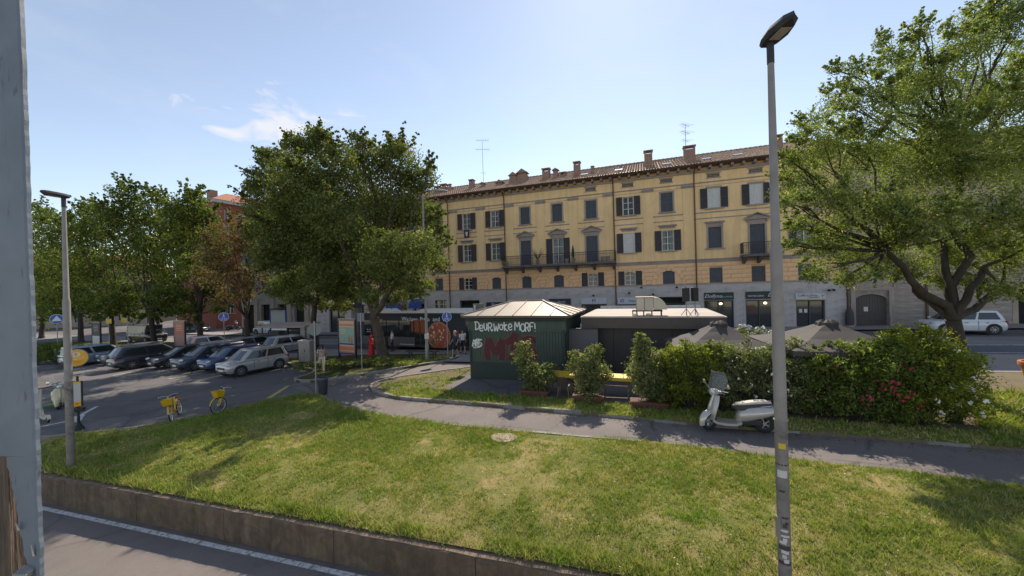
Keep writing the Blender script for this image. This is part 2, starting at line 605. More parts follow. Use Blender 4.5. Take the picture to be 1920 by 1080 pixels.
# the street in front of the facades
strip('street_parking_lane', 2.6, 5.6, -150, 70, 0.004, M_LOT)
strip('street_lane', 5.6, 8.7, -150, 70, 0.004, M_ROAD2)
strip('bus_lane', 8.7, 12.2, -150, 70, 0.004, M_ROAD)
strip('lane_line', 8.75, 8.9, -150, 70, 0.008, M_WHITE)
strip('lane_line', 11.2, 11.3, -20, 60, 0.008, M_WHITE)
strip('far_pavement', 0.0, 2.5, -80, 30, 0.12, M_PAVE)
strip('bus_stop_pavement', 12.35, 16.2, -62, 46, 0.10, M_PAVE)

# lawn, path, beds (outlines from the survey)
lawn_top = [(66, 821), (200, 809), (312, 794), (397, 779), (450, 765), (505, 751), (555, 741), (597, 740)]
lawn_path = [(597, 740), (612, 748), (640, 760), (690, 774), (760, 785), (860, 799), (1060, 817), (1250, 834), (1440, 858), (1700, 888), (1920, 917)]
L_TOP = catmull(GP(lawn_top), 0.6)
L_PATH = catmull(GP(lawn_path), 0.6)
_e = L_PATH[-1] - L_PATH[-4]
L_PATH += [L_PATH[-1] + _e.normalized() * d for d in (2, 6, 12)]
_x1 = L_PATH[-1].x
lawn_poly = [Vector((-16, wall_y(-16, -0.15)))] + [Vector((-16, L_TOP[0].y + 0.3))] + L_TOP + L_PATH[1:] + [Vector((_x1, wall_y(_x1, -0.15)))]
lawn_poly = [p for p in lawn_poly]
def lawn_drop(p):                               # the lawn falls a little towards the wall
    d = (Vector((p[0], p[1])) - wall_pt(0)).dot(-WNRM)
    return 0.05 - 0.27 * max(0.0, 1.0 - d / 1.9) ** 1.5
def point_in(poly, X, Y):
    X = np.asarray(X); Y = np.asarray(Y)
    inside = np.zeros(X.shape, bool)
    n = len(poly)
    j = n - 1
    for i in range(n):
        xi, yi, xj, yj = poly[i][0], poly[i][1], poly[j][0], poly[j][1]
        c = ((yi > Y) != (yj > Y)) & (X < (xj - xi) * (Y - yi) / ((yj - yi) if abs(yj - yi) > 1e-12 else 1e-12) + xi)
        inside ^= c
        j = i
    return inside
bm = bmesh.new()
vv = [bm.verts.new((p[0], p[1], 0)) for p in lawn_poly]
for t in tessellate_polygon([[Vector((p[0], p[1], 0)) for p in lawn_poly]]):
    try: bm.faces.new([vv[i] for i in t])
    except ValueError: pass
for _ in range(4):
    es = [e for e in bm.edges if e.calc_length() > 0.7]
    if es: bmesh.ops.subdivide_edges(bm, edges=es, cuts=1)
    bmesh.ops.triangulate(bm, faces=bm.faces)
_rn = random.Random(3)
for v in bm.verts:
    v.co.z = gz(v.co.x) + lawn_drop(v.co)
bmesh.ops.recalc_face_normals(bm, faces=bm.faces)
me = bpy.data.meshes.new('lawn')
bm.to_mesh(me); bm.free()
me.materials.append(M_TURF)
for p in me.polygons:
    p.use_smooth = True
tag(mesh_obj('lawn', me), kind='structure')

# foot path
path_far = [(885, 690), (800, 702), (726, 713), (697, 722), (693, 729), (706, 738), (735, 747), (790, 753), (860, 758), (930, 764), (1015, 772), (1122, 781), (1305, 799), (1500, 814), (1700, 830), (1920, 849)]
P_FAR = catmull(GP(path_far), 0.5)
_e = P_FAR[-1] - P_FAR[-4]
P_FAR += [P_FAR[-1] + _e.normalized() * d for d in (2, 6, 12)]
isl_front = [(862, 671), (855, 676), (805, 684), (705, 701), (640, 711), (590, 717), (556, 717), (551, 714), (560, 709), (590, 700), (560, 690), (535, 683)]
I_FR = catmull(GP(isl_front), 0.5)
path_poly = list(P_FAR) + list(reversed(L_PATH)) + GP([(575, 735), (540, 725), (556, 716), (590, 716), (640, 710), (705, 700), (805, 683), (855, 675), (875, 670)])
sheet('foot_path', path_poly, 0.006, M_PATH)
sheet('path_repair', GP([(1160, 800), (1300, 816), (1292, 832), (1150, 818)]), 0.010, M_PATCH)
sheet('path_repair', GP([(1560, 838), (1720, 852), (1730, 880), (1560, 862)]), 0.010, M_PATCH)
sheet('path_repair', GP([(920, 768), (1063, 783), (1030, 808), (915, 796)]), 0.010, M_PATCH)

# strip with grass and dirt between path and kiosk
mid_poly = list(P_FAR) + [Vector((26, 10.5)), Vector((24, 16)), G(1120, 672).to_2d(), G(885, 686).to_2d()]
sheet('kiosk_ground', mid_poly, 0.09, M_DIRT, skirt=0.12)
def offset_line(line, d):
    out = []
    for i, p in enumerate(line):
        t = (line[min(i + 1, len(line) - 1)] - line[max(i - 1, 0)]).normalized()
        out.append(p + Vector((-t.y, t.x)) * d)
    return out
g_far = GP([(720, 738), (760, 735), (800, 733), (850, 738), (905, 743), (960, 746), (1050, 752), (1150, 760), (1300, 772), (1500, 790), (1700, 806), (1920, 820)])
i0 = min(range(len(P_FAR)), key=lambda i: (P_FAR[i] - G(712, 740).to_2d()).length)
grass_strip = list(P_FAR[i0:-2]) + [Vector((19, 8.5))] + list(reversed(g_far))
sheet('grass_strip', grass_strip, 0.10, M_TURF)
sheet('kiosk_pavement', GP([(836, 727), (884, 700), (960, 700), (1120, 690), (1500, 720), (1480, 785), (1130, 757), (960, 744), (900, 741)]), 0.094, M_LOT)

# tree island by the bus stop
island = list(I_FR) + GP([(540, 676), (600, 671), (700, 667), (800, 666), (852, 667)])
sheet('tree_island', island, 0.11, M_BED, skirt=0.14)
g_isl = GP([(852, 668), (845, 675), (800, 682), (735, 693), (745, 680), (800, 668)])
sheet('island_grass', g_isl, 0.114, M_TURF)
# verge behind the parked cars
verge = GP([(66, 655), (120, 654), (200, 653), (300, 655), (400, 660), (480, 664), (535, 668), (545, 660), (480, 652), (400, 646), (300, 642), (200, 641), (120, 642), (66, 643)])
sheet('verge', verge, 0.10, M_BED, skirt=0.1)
# grass by the road at the right
sheet('corner_grass', GP([(1850, 742), (1900, 738), (2050, 790), (2050, 850), (1880, 838), (1830, 800)]), 0.11, M_TURF)

def kerb(line, w, h, dz, side, seed=1, name='kerb'):
    """granite kerb: one stone after the other along a line"""
    par = empty(name, (line[0].x, line[0].y, gz(line[0].x)))
    par['kind'] = 'structure'
    rr = random.Random(seed)
    pts = catmull(line, 0.25)
    acc, start, run = 0.0, 0, []
    segs = [0]
    for i in range(1, len(pts)):
        acc += (pts[i] - pts[i - 1]).length
        if acc > 1.0:
            segs.append(i); acc = 0.0
    if segs[-1] != len(pts) - 1: segs.append(len(pts) - 1)
    org = Vector((line[0].x, line[0].y, gz(line[0].x)))
    for a, c in zip(segs[:-1], segs[1:]):
        if c <= a: continue
        rings = []
        dh = rr.uniform(-0.006, 0.008)
        for i in range(a, c + 1):
            t = (pts[min(i + 1, len(pts) - 1)] - pts[max(i - 1, 0)])
            if t.length < 1e-6: continue
            t.normalize()
            nn = Vector((-t.y, t.x)) * side
            q = pts[i]
            if i == a: q = q + t * 0.006
            if i == c: q = q - t * 0.006
            z = gz(q.x)
            p0, p1 = q - nn * 0.0, q + nn * w
            rings.append([Vector((p0.x, p0.y, z + dz - 0.1)) - org, Vector((p0.x, p0.y, z + dz + h + dh - 0.012)) - org,
                          Vector((q.x + nn.x * 0.015, q.y + nn.y * 0.015, z + dz + h + dh)) - org,
                          Vector((p1.x, p1.y, z + dz + h + dh)) - org, Vector((p1.x, p1.y, z + dz - 0.1)) - org])
        if len(rings) < 2: continue
        MB().loft(rings).build('kerb_stone', M_KERB, par)
    return par
iA = min(range(len(P_FAR)), key=lambda i: (P_FAR[i] - G(1122, 781).to_2d()).length)
kerb(P_FAR[:iA:2], 0.14, 0.13, 0.0, 1, 1)
kerb(P_FAR[iA:-2:2], 0.12, 0.095, 0.0, 1, 6)
kerb(I_FR[::2], 0.14, 0.15, 0.0, -1, 2)
kerb(list(L_PATH[:22:2]), 0.12, 0.065, 0.0, -1, 3)
kerb(list(L_TOP[::2]), 0.12, 0.07, 0.0, -1, 4)
kerb([ (P0 + DX * s + DN * 12.2).to_2d() for s in range(-62, 46, 4)], 0.15, 0.11, 0.0, -1, 5)

# painted lines on the car park
def paint(pa, pb, w=0.12, m=M_WHITE, dz=0.004):
    a, c = (G(*pa).to_2d() if not isinstance(pa, Vector) else pa), (G(*pb).to_2d() if not isinstance(pb, Vector) else pb)
    t = (c - a).normalized()
    nn = Vector((-t.y, t.x)) * w / 2
    return sheet('painted_line', [a - nn, c - nn, c + nn, a + nn], dz, m)
paint((62, 803), (131, 789), 0.13)
paint((140, 792), (150, 779), 0.3)
paint((150, 779), (182, 762), 0.14)
paint((503, 747), (541, 723), 0.2, M_YEL)
# ------------------------------------------------------------------ retaining wall
def wallmat():
    m, n, l, b, o = _new('stained_concrete')
    co = n.new('ShaderNodeNewGeometry').outputs['Position']
    t1 = noise(n, l, co, 2.3, 9, 0.72, 0.9)
    r1 = ramp(n, [(0.28, (0.08, 0.054, 0.036)), (0.5, (0.15, 0.103, 0.066)), (0.72, (0.23, 0.17, 0.112))])
    l.new(t1.outputs[0], r1.inputs[0])
    mp = n.new('ShaderNodeMapping')
    mp.inputs['Scale'].default_value = (3.2, 3.2, 0.5)
    l.new(co, mp.inputs['Vector'])
    t2 = noise(n, l, mp.outputs[0], 1.0, 5, 0.7)
    r2 = ramp(n, [(0.33, 0.55), (0.58, 1.0), (0.70, 1.5)])
    l.new(t2.outputs[0], r2.inputs[0])
    c = mixc(n, l, 0.75, r1.outputs[0], r2.outputs[0], 'MULTIPLY')
    t4 = noise(n, l, co, 2.4, 5, 0.6, 1.5)                      # moss
    r4 = ramp(n, [(0.56, 0.0), (0.72, 0.75)])
    l.new(t4.outputs[0], r4.inputs[0])
    c = mixc(n, l, r4.outputs[0], c, (0.13, 0.115, 0.03))
    l.new(c, b.inputs['Base Color'])
    b.inputs['Roughness'].default_value = 0.92
    t3 = noise(n, l, co, 38, 5, 0.65)
    bp = n.new('ShaderNodeBump')
    bp.inputs['Strength'].default_value = 0.7
    bp.inputs['Distance'].default_value = 0.025
    l.new(t3.outputs[0], bp.inputs['Height'])
    l.new(bp.outputs[0], b.inputs['Normal'])
    return m
M_WALL = wallmat()
M_COPE = mat('wall_top_concrete', (0.19, 0.135, 0.095), 0.93, var=0.35, vs=5, bump=0.8, bs=30, world_co=True, dirt=(0.10, 0.075, 0.045), ds=3)
wall = empty('retaining_wall', (WA.x, WA.y, low_z(WA.x)))
tag(wall, 'long stained brown concrete retaining wall between lawn and lower road', 'wall')
_o = Vector((WA.x, WA.y, low_z(WA.x)))
rr = random.Random(5)
t = -8.0
while t < 30:
    L = 3.1
    k = 10
    rings = []
    for i in range(k + 1):
        tt = t + 0.006 + (L - 0.012) * i / k
        f, bk = wall_pt(tt, 0.0), wall_pt(tt, -0.2)
        zt = gz(f.x) - 0.25 + rr.uniform(-0.006, 0.006)
        zl = low_z(f.x) - 0.1
        rings.append([Vector((f.x, f.y, zl)) - _o, Vector((f.x, f.y, zt - 0.03 + rr.uniform(-.008, .004))) - _o,
                      Vector((f.x - WNRM.x * 0.03, f.y - WNRM.y * 0.03, zt)) - _o,
                      Vector((bk.x, bk.y, zt + 0.0)) - _o, Vector((bk.x, bk.y, zl)) - _o])
    MB().loft(rings).build('wall_panel', M_WALL, wall)
    # rough sandy top
    top = []
    for i in range(k + 1):
        tt = t + L * i / k
        a, c = wall_pt(tt, -0.035 + rr.uniform(-.02, .01)), wall_pt(tt, -0.22)
        z = gz(a.x) - 0.25
        top.append([Vector((a.x, a.y, z - 0.02)) - _o, Vector((a.x, a.y, z + 0.012 + rr.uniform(0, .008))) - _o, Vector((c.x, c.y, z + 0.03)) - _o, Vector((c.x, c.y, z - 0.02)) - _o])
    MB().loft(top).build('wall_top', M_COPE, wall)
    t += L

# ------------------------------------------------------------------ peeling window shutter beside the camera
def peelmat():
    m, n, l, b, o = _new('peeling_paint')
    co = n.new('ShaderNodeTexCoord').outputs['Object']
    t1 = noise(n, l, co, 9, 4, 0.55, 0.4)
    r1 = ramp(n, [(0.3, (0.15, 0.18, 0.215)), (0.7, (0.19, 0.22, 0.26))])
    l.new(t1.outputs[0], r1.inputs[0])
    mp = n.new('ShaderNodeMapping')
    mp.inputs['Scale'].default_value = (60, 60, 4)
    l.new(co, mp.inputs['Vector'])
    t2 = noise(n, l, mp.outputs[0], 1.0, 5, 0.7)
    r2 = ramp(n, [(0.3, (0.05, 0.035, 0.025)), (0.7, (0.16, 0.12, 0.09))])
    l.new(t2.outputs[0], r2.inputs[0])
    # scrapes and cracks in the paint
    mp2 = n.new('ShaderNodeMapping')
    mp2.inputs['Scale'].default_value = (42, 42, 7)
    l.new(co, mp2.inputs['Vector'])
    t3 = noise(n, l, mp2.outputs[0], 1.0, 6, 0.75, 0.8)
    r3 = ramp(n, [(0.60, 0.0), (0.66, 1.0)])
    l.new(t3.outputs[0], r3.inputs[0])
    c = mixc(n, l, r3.outputs[0], r1.outputs[0], (0.095, 0.105, 0.12))
    l.new(c, b.inputs['Base Color'])
    b.inputs['Roughness'].default_value = 0.55
    bp = n.new('ShaderNodeBump')
    bp.inputs['Strength'].default_value = 0.35
    bp.inputs['Distance'].default_value = 0.004
    l.new(t3.outputs[0], bp.inputs['Height'])
    l.new(bp.outputs[0], b.inputs['Normal'])
    return m
M_PEEL = peelmat()
M_OLDWOOD = mat('bare_old_wood', (0.13, 0.095, 0.07), 0.9, var=0.5, vs=1.0, bump=0.9, bs=1.0, stretch=(70, 70, 4))
SY = 0.92
def sh(px, py): return AT(px, py, SY)
base = sh(20, 1500)
shut = empty('window_shutter', (base.x, SY, base.z))
tag(shut, 'weathered blue grey wooden shutter edge with peeling paint, close at the left edge', 'shutter')
ob = Vector((base.x, SY, base.z))
rr = random.Random(11)
xr_top, xr_bot = sh(37, 0), sh(76, 1080)
def edge_x(z):
    f = (z - xr_top.z) / (xr_bot.z - xr_top.z)
    return xr_top.x + (xr_bot.x - xr_top.x) * f
z_hi, z_lo = sh(0, -250).z, sh(0, 1400).z
N = 170
rings = []
chip = 0.0
for i in range(N + 1):
    z = z_hi + (z_lo - z_hi) * i / N
    low = (z_hi - z) / (z_hi - z_lo)
    chip = 0.75 * chip + rr.uniform(-0.0013, 0.0013) * (0.2 + 1.3 * low)
    e = edge_x(z) + chip
    # outline of the paint on the left: it has come off low down
    xl = e - 0.30
    zz = 1080 - (z - sh(0, 1080).z) / ((sh(0, 0).z - sh(0, 1080).z)) * 1080
    if zz > 855: xl = max(xl, sh(10 + 26 * min(1, (zz - 855) / 120) + 16 * max(0, (zz - 985) / 90) + rr.uniform(-2, 2), zz).x)
    rings.append([Vector((e, 0, z)), Vector((e, 0.009, z)), Vector((xl, 0.009, z)), Vector((xl, 0, z)), Vector((e - 0.004, -0.003, z))])
rings = [[Vector((p.x, p.y + SY, p.z)) - ob for p in r_] for r_ in rings]
MB().loft(rings).build('painted_board', M_PEEL, shut)
# bare board behind, split by a dark gap
rings = []
for i in range(61):
    z = z_hi + (z_lo - z_hi) * i / 60
    e = edge_x(z)
    rings.append([Vector((e - 0.04, 0.012 + SY, z)) - ob, Vector((e - 0.04, 0.022 + SY, z)) - ob, Vector((e - 0.062 + rr.uniform(-.001, .001), 0.022 + SY, z)) - ob, Vector((e - 0.062 + rr.uniform(-.001, .001), 0.012 + SY, z)) - ob])
MB().loft(rings).build('bare_board', M_OLDWOOD, shut)
rings = []
for i in range(61):
    z = z_hi + (z_lo - z_hi) * i / 60
    e = edge_x(z) - 0.076
    j = rr.uniform(-.0012, .0012)
    rings.append([Vector((e + j, 0.004 + SY, z)) - ob, Vector((e + j, 0.03 + SY, z)) - ob, Vector((e - 0.25, 0.03 + SY, z)) - ob, Vector((e - 0.25, 0.004 + SY, z)) - ob])
MB().loft(rings).build('outer_board', M_OLDWOOD, shut)
M_CHIP = mat('paint_flake', (0.50, 0.50, 0.46), 0.6, var=0.2, vs=60)
a = sh(44, 1078) - ob
M = Matrix.Rotation(0.35, 3, 'Y') @ Matrix.Rotation(0.3, 3, 'Z')
MB().box((a.x, -0.012, a.z - 0.035), (0.026, 0.03, 0.12), M=M).build('hinge_block', mat('hinge_grey', (0.30, 0.29, 0.27), 0.6, var=0.3, vs=40), shut, bevel=0.002)
for px, py, w, h in ((68, 1030, 5, 24), (40, 985, 6, 16)):
    p = sh(px, py) - ob
    q = [Vector((p.x - w * .0006, -0.005, p.z - h * .0006)), Vector((p.x + w * .0006, -0.007, p.z - h * .0005)), Vector((p.x + w * .0005, -0.012, p.z + h * .0006)), Vector((p.x - w * .0004, -0.009, p.z + h * .0007))]
    bb = MB()
    bb.loft([[v for v in q], [v + Vector((0, 0.002, 0)) for v in q]])
    bb.build('paint_chip', M_CHIP, shut)
# ------------------------------------------------------------------ facades
M_OCHRE = mat('ochre_plaster', (0.92, 0.63, 0.32), 0.9, streak=0.13, var=0.09, vs=0.5, bump=0.25, bs=25, dirt=(0.80, 0.54, 0.28), ds=0.5, dlo=0.45, dhi=0.8)
M_PEACH = mat('peach_rustic_plaster', (0.90, 0.56, 0.31), 0.9, streak=0.1, var=0.09, vs=0.7, bump=0.3, bs=25, dirt=(0.68, 0.44, 0.245), ds=0.6, dlo=0.5, dhi=0.8)
M_GREY = mat('grey_plaster', (0.52, 0.47, 0.455), 0.85, streak=0.12, var=0.07, vs=0.6, bump=0.3, bs=20, dirt=(0.34, 0.315, 0.32), ds=0.7)
M_STONE = mat('grey_trim_stone', (0.36, 0.30, 0.265), 0.85, var=0.14, vs=2, bump=0.3, bs=30, dirt=(0.26, 0.215, 0.19), ds=1.5)
M_SHUT = mat('dark_shutter', (0.05, 0.045, 0.048), 0.6, var=0.2, vs=5)
M_SHUTB = mat('slate_blind', (0.085, 0.088, 0.105), 0.65, var=0.12, vs=4)
M_WINW = mat('white_window_wood', (0.62, 0.60, 0.56), 0.5, var=0.1, vs=5)
M_CURT = mat('curtain', (0.42, 0.41, 0.39), 0.9, var=0.2, vs=4)
M_GLASS = glass('window_glass', (0.05, 0.055, 0.06), 0.06)
M_DARK = mat('dark_interior', (0.018, 0.016, 0.016), 0.9, var=0.3, vs=2)  # near-black colour stands in for the darkness of unlit rooms
M_COPPER = mat('copper_pipe', (0.13, 0.065, 0.04), 0.5, 0.4, var=0.25, vs=6)
M_TILE = mat('clay_tiles', (0.36, 0.235, 0.175), 0.9, var=0.45, vs=2.8, bump=0.3, bs=20, dirt=(0.22, 0.16, 0.12), ds=1.3, dlo=0.45, dhi=0.7)
M_CHIM = mat('chimney_brick', (0.30, 0.19, 0.14), 0.9, var=0.3, vs=8, bump=0.4, bs=30)
M_IRON = mat('black_iron', (0.03, 0.03, 0.032), 0.6, 0.3, var=0.2)
M_ALU = mat('aerial_metal', (0.20, 0.20, 0.21), 0.7, 0.1, var=0.1)

def wall_open(mb, s0, s1, z0, z1, holes, y=0.0, depth=0.28):
    """a wall face with real openings and their reveals"""
    xs = sorted({s0, s1} | {h[0] for h in holes} | {h[1] for h in holes})
    zs = sorted({z0, z1} | {h[2] for h in holes} | {h[3] for h in holes})
    for i in range(len(xs) - 1):
        for j in range(len(zs) - 1):
            cx, cz = (xs[i] + xs[i + 1]) / 2, (zs[j] + zs[j + 1]) / 2
            if any(h[0] < cx < h[1] and h[2] < cz < h[3] for h in holes): continue
            mb.add([(xs[i], y, zs[j]), (xs[i + 1], y, zs[j]), (xs[i + 1], y, zs[j + 1]), (xs[i], y, zs[j + 1])], [(0, 1, 2, 3)])
    for a, c, e, g in holes:
        mb.add([(a, y, e), (a, y, g), (a, y + depth, g), (a, y + depth, e)], [(0, 1, 2, 3)])
        mb.add([(c, y, e), (c, y + depth, e), (c, y + depth, g), (c, y, g)], [(0, 1, 2, 3)])
        mb.add([(a, y, g), (c, y, g), (c, y + depth, g), (a, y + depth, g)], [(0, 1, 2, 3)])
        mb.add([(a, y, e), (a, y + depth, e), (c, y + depth, e), (c, y, e)], [(0, 1, 2, 3)])
def slats(mb, x0, x1, z0, z1, y, n, m=0):
    h = (z1 - z0) / n
    for i in range(n):
        z = z0 + h * (i + 0.5)
        mb.add([(x0, y, z - h * .45), (x1, y, z - h * .45), (x1, y + 0.022, z + h * .45), (x0, y + 0.022, z + h * .45)], [(0, 1, 2, 3)], m)
def shutter_leaf(parent, x0, x1, z0, z1, y, m, open_=False):
    mb = MB()
    fw = 0.06
    for xx in (x0 + fw / 2, x1 - fw / 2): mb.box((xx, y, (z0 + z1) / 2), (fw, 0.04, z1 - z0))
    for zz in (z0 + 0.04, (z0 + z1) / 2, z1 - 0.04): mb.box(((x0 + x1) / 2, y, zz), (x1 - x0 - 2 * fw, 0.036, 0.08))
    slats(mb, x0 + fw, x1 - fw, z0 + 0.08, (z0 + z1) / 2 - 0.04, y - 0.012, max(6, int((z1 - z0) / 0.16)))
    slats(mb, x0 + fw, x1 - fw, (z0 + z1) / 2 + 0.04, z1 - 0.08, y - 0.012, max(6, int((z1 - z0) / 0.16)))
    mb.add([(x0 + fw, y + .018, z0), (x1 - fw, y + .018, z0), (x1 - fw, y + .018, z1), (x0 + fw, y + .018, z1)], [(0, 1, 2, 3)])
    return mb.build('shutter', m, parent)
def window(par, s, w, z0, z1, kind, arch=False, frame=True, hood=None, sill=True, trim=None):
    """kind: open (shutters folded back, glazing), closed (shutters shut), blind (lowered), white"""
    a, c = s - w / 2, s + w / 2
    trim = trim or M_STONE
    fr = MB()
    if frame:
        t = 0.14
        fr.box((a - t / 2, -0.02, (z0 + z1) / 2), (t, 0.06, z1 - z0 + 0.02))
        fr.box((c + t / 2, -0.02, (z0 + z1) / 2), (t, 0.06, z1 - z0 + 0.02))
        fr.box((s, -0.022, z1 + t / 2 + .01), (w + 2 * t + .02, 0.07, t))
    else:
        fr.box((s, 0.2, z1 - 0.02), (w, 0.05, 0.04))
    o = fr.build('window', trim, par)
    if sill: MB().box((s, -0.06, z0 - 0.05), (w + 0.5, 0.2, 0.1)).build('sill', trim, o)
    if hood == 'flat':
        mb = MB().box((s, -0.02, z1 + 0.28), (w + 0.3, 0.05, 0.22)).box((s, -0.1, z1 + 0.44), (w + 0.55, 0.24, 0.1)).box((s, -0.07, z1 + 0.37), (w + 0.42, 0.15, 0.05))
        mb.build('hood', trim, o)
    if hood == 'pediment':
        mb = MB().box((s, -0.03, z1 + 0.28), (w + 0.3, 0.07, 0.24))
        ww = w / 2 + 0.42
        mb.box((s, -0.11, z1 + 0.45), (2 * ww, 0.26, 0.09))
        mb.prism([(s - ww + .02, z1 + 0.5), (s + ww - .02, z1 + 0.5), (s, z1 + 0.5 + 0.42)], -0.04, 0.0, 'Y')
        for sg in (-1, 1):
            mb.bar((s + sg * ww, -0.12, z1 + 0.53), (s, -0.12, z1 + 0.53 + 0.43), 0.24, 0.08)
        for sg in (-1, 1): mb.box((s + sg * (w / 2 + 0.17), -0.08, z1 + 0.3), (0.12, 0.14, 0.22))
        mb.build('hood', trim, o)
    y = 0.17
    if kind in ('open', 'white'):
        lw = w * 0.56
        if kind == 'open' or kind == 'white':
            shutter_leaf(o, a - lw - 0.02, a - 0.02, z0, z1, -0.075, M_SHUT)
            shutter_leaf(o, c + 0.02, c + lw + 0.02, z0, z1, -0.075, M_SHUT)
        if kind == 'white':
            mb = MB()
            for q in (-1, 1):
                x0, x1 = (a, s - 0.01) if q < 0 else (s + 0.01, c)
                for xx in (x0 + .045, x1 - .045): mb.box((xx, 0.06, (z0 + z1) / 2), (.09, .05, z1 - z0))
                slats(mb, x0 + .09, x1 - .09, z0 + .06, z1 - .06, 0.05, 12)
            mb.add([(a, .09, z0), (c, .09, z0), (c, .09, z1), (a, .09, z1)], [(0, 1, 2, 3)])
            mb.build('inner_shutter', M_WINW, o)
        else:
            MB().add([(a, y + .05, z0), (c, y + .05, z0), (c, y + .05, z1), (a, y + .05, z1)], [(0, 1, 2, 3)]).build('pane', glass('clear_pane', (.06, .07, .075), .05, .45), o)
            mb = MB()
            for xx in (a + .035, s, c - .035): mb.box((xx, y, (z0 + z1) / 2), (.08, .06, z1 - z0))
            for zz in (z0 + .05, z0 + (z1 - z0) * .36, z0 + (z1 - z0) * .68, z1 - .04): mb.box((s, y + .003, zz), (w, .05, .05))
            mb.build('sash', M_WINW, o)
            mb = MB()
            rr_ = random.Random(int(s * 31 + z0 * 7))
            cw = w * rr_.uniform(0.28, 0.42)
            k = 6
            for sg, x0 in ((1, a + .05), (-1, c - .05)):
                pts = [(x0 + sg * cw * i / k, y + .085 + (0.02 if i % 2 else 0)) for i in range(k + 1)]
                mb.add([(p[0], p[1], z0 + .05) for p in pts] + [(p[0], p[1], z1 - .05) for p in pts], [(i, i + 1, k + 2 + i, k + 1 + i) for i in range(k)])
            if rr_.random() < .75: mb.build('curtain', M_CURT, o)
    elif kind == 'closed':
        shutter_leaf(o, a, s - 0.008, z0, z1, 0.07, M_SHUTB)
        shutter_leaf(o, s + 0.008, c, z0, z1, 0.07, M_SHUTB)
    elif kind == 'blind':
        mb = MB()
        slats(mb, a, c, z0, z1, 0.08, 22)
        mb.add([(a, .12, z0), (c, .12, z0), (c, .12, z1), (a, .12, z1)], [(0, 1, 2, 3)])
        mb.build('roller_blind', M_SHUTB, o)
    elif kind == 'plain':
        MB().add([(a, y + .05, z0), (c, y + .05, z0), (c, y + .05, z1), (a, y + .05, z1)], [(0, 1, 2, 3)]).build('pane', M_GLASS, o)
        mb = MB()
        for xx in (a + .04, s, c - .04): mb.box((xx, y, (z0 + z1) / 2), (.08, .06, z1 - z0))
        for zz in (z0 + .04, (z0 + z1) / 2, z1 - .04): mb.box((s, y + .003, zz), (w, .05, .06))
        mb.build('sash', M_WINW, o)
    return o
def tile_roof(par, s0, s1, ye, ze, yr, zr, name='roof', m=None, seed=0, pitch=0.24, rows=16):
    """covered clay tiles: ridges of half-round tiles running up the slope, lapped in courses"""
    m = m or M_TILE
    rr_ = random.Random(seed)
    mb = MB()
    n = int((s1 - s0) / pitch)
    dy, dz = (yr - ye) / rows, (zr - ze) / rows
    for i in range(n):
        x = s0 + (i + 0.5) * pitch
        jx = rr_.uniform(-.02, .02)
        for j in range(rows):
            lift = 0.03 + rr_.uniform(0, 0.025)
            y0, z0_ = ye + dy * j, ze + dz * j
            y1, z1_ = y0 + dy * 1.1, z0_ + dz * 1.1
            w0, w1 = pitch * 0.40, pitch * 0.33
            prof0 = [(-w0, 0), (-w0 * .6, .065), (w0 * .6, .065), (w0, 0)]
            prof1 = [(-w1, 0), (-w1 * .6, .05), (w1 * .6, .05), (w1, 0)]
            vs = [(x + jx + p, y0, z0_ + q + lift) for p, q in prof0] + [(x + jx + p, y1, z1_ + q) for p, q in prof1]
            mb.add(vs, [(0, 1, 5, 4), (1, 2, 6, 5), (2, 3, 7, 6), (0, 3, 2, 1)])
    mb.add([(s0, ye, ze), (s1, ye, ze), (s1, yr, zr), (s0, yr, zr)], [(0, 1, 2, 3)])
    me = mb.mesh('roof_tiles', m)
    o = mesh_obj('roof_tiles', me, par)
    o['kind'] = 'stuff'
    return o
def chimney(par, s, y, zb, w, d, h, cap='slab', rot=0):
    mb = MB().box((s, y, zb + h / 2), (w, d, h))
    o = mb.build('chimney', M_CHIM, par)
    mb = MB()
    if cap == 'slab':
        for sx in (-1, 1):
            for sy in (-1, 1): mb.box((s + sx * (w / 2 - .07), y + sy * (d / 2 - .07), zb + h + 0.13), (.13, .13, .26))
        mb.box((s, y, zb + h + .3), (w + .14, d + .14, .09))
    elif cap == 'gable':
        mb.box((s, y, zb + h + .1), (w * .8, d * .8, .2))
        mb.prism([(s - w / 2 - .12, zb + h + .2), (s + w / 2 + .12, zb + h + .2), (s, zb + h + .2 + w * .42)], y - d / 2 - .1, y + d / 2 + .1, 'Y')
    else:
        mb.lathe([(.16, zb + h), (.16, zb + h + .35), (.22, zb + h + .36), (.22, zb + h + .45), (.02, zb + h + .5)], (s, y, 0), 10)
    mb.build('cap', M_CHIM, o)
    return o

# ---- the ochre building
B = empty('apartment_building', (P0.x, P0.y, 0.0), -TH)
tag(B, 'long four storey ochre yellow apartment building with grey shop floor and clay tile roof', 'building')
S0, S1 = -57.6, -1.55
COLS = [(-55.2), (-51.8), (-48.45), (-45.1), (-41.75), -38.4, -34.77, -31.42, -28.06, -24.69, -21.33, -17.88, -14.52, -10.70, -7.50, -4.2]
KA = ['closed', 'closed', 'closed', 'open', 'closed', 'closed', 'open', 'arch', 'arch', 'arch', 'open', 'open', 'arch', 'closed', 'closed', 'closed']
KB = ['open', 'closed', 'open', 'open', 'closed', 'closed', 'open', 'open', 'door', 'dooropen', 'door', 'open', 'open', 'framed', 'doorb', 'open']
KC = ['open', 'closed', 'closed', 'open', 'closed', 'blind', 'open', 'open', 'blind', 'blind', 'blind', 'open', 'blind', 'white', 'white', 'white']
ZG, ZB1, ZB2, ZEAVE = 4.42, 6.28, 6.55, 14.75
shops = []      # (s0, s1, z0, z1, kind)
def gl(s): return gz((P0 + DX * s).x) + 0.12
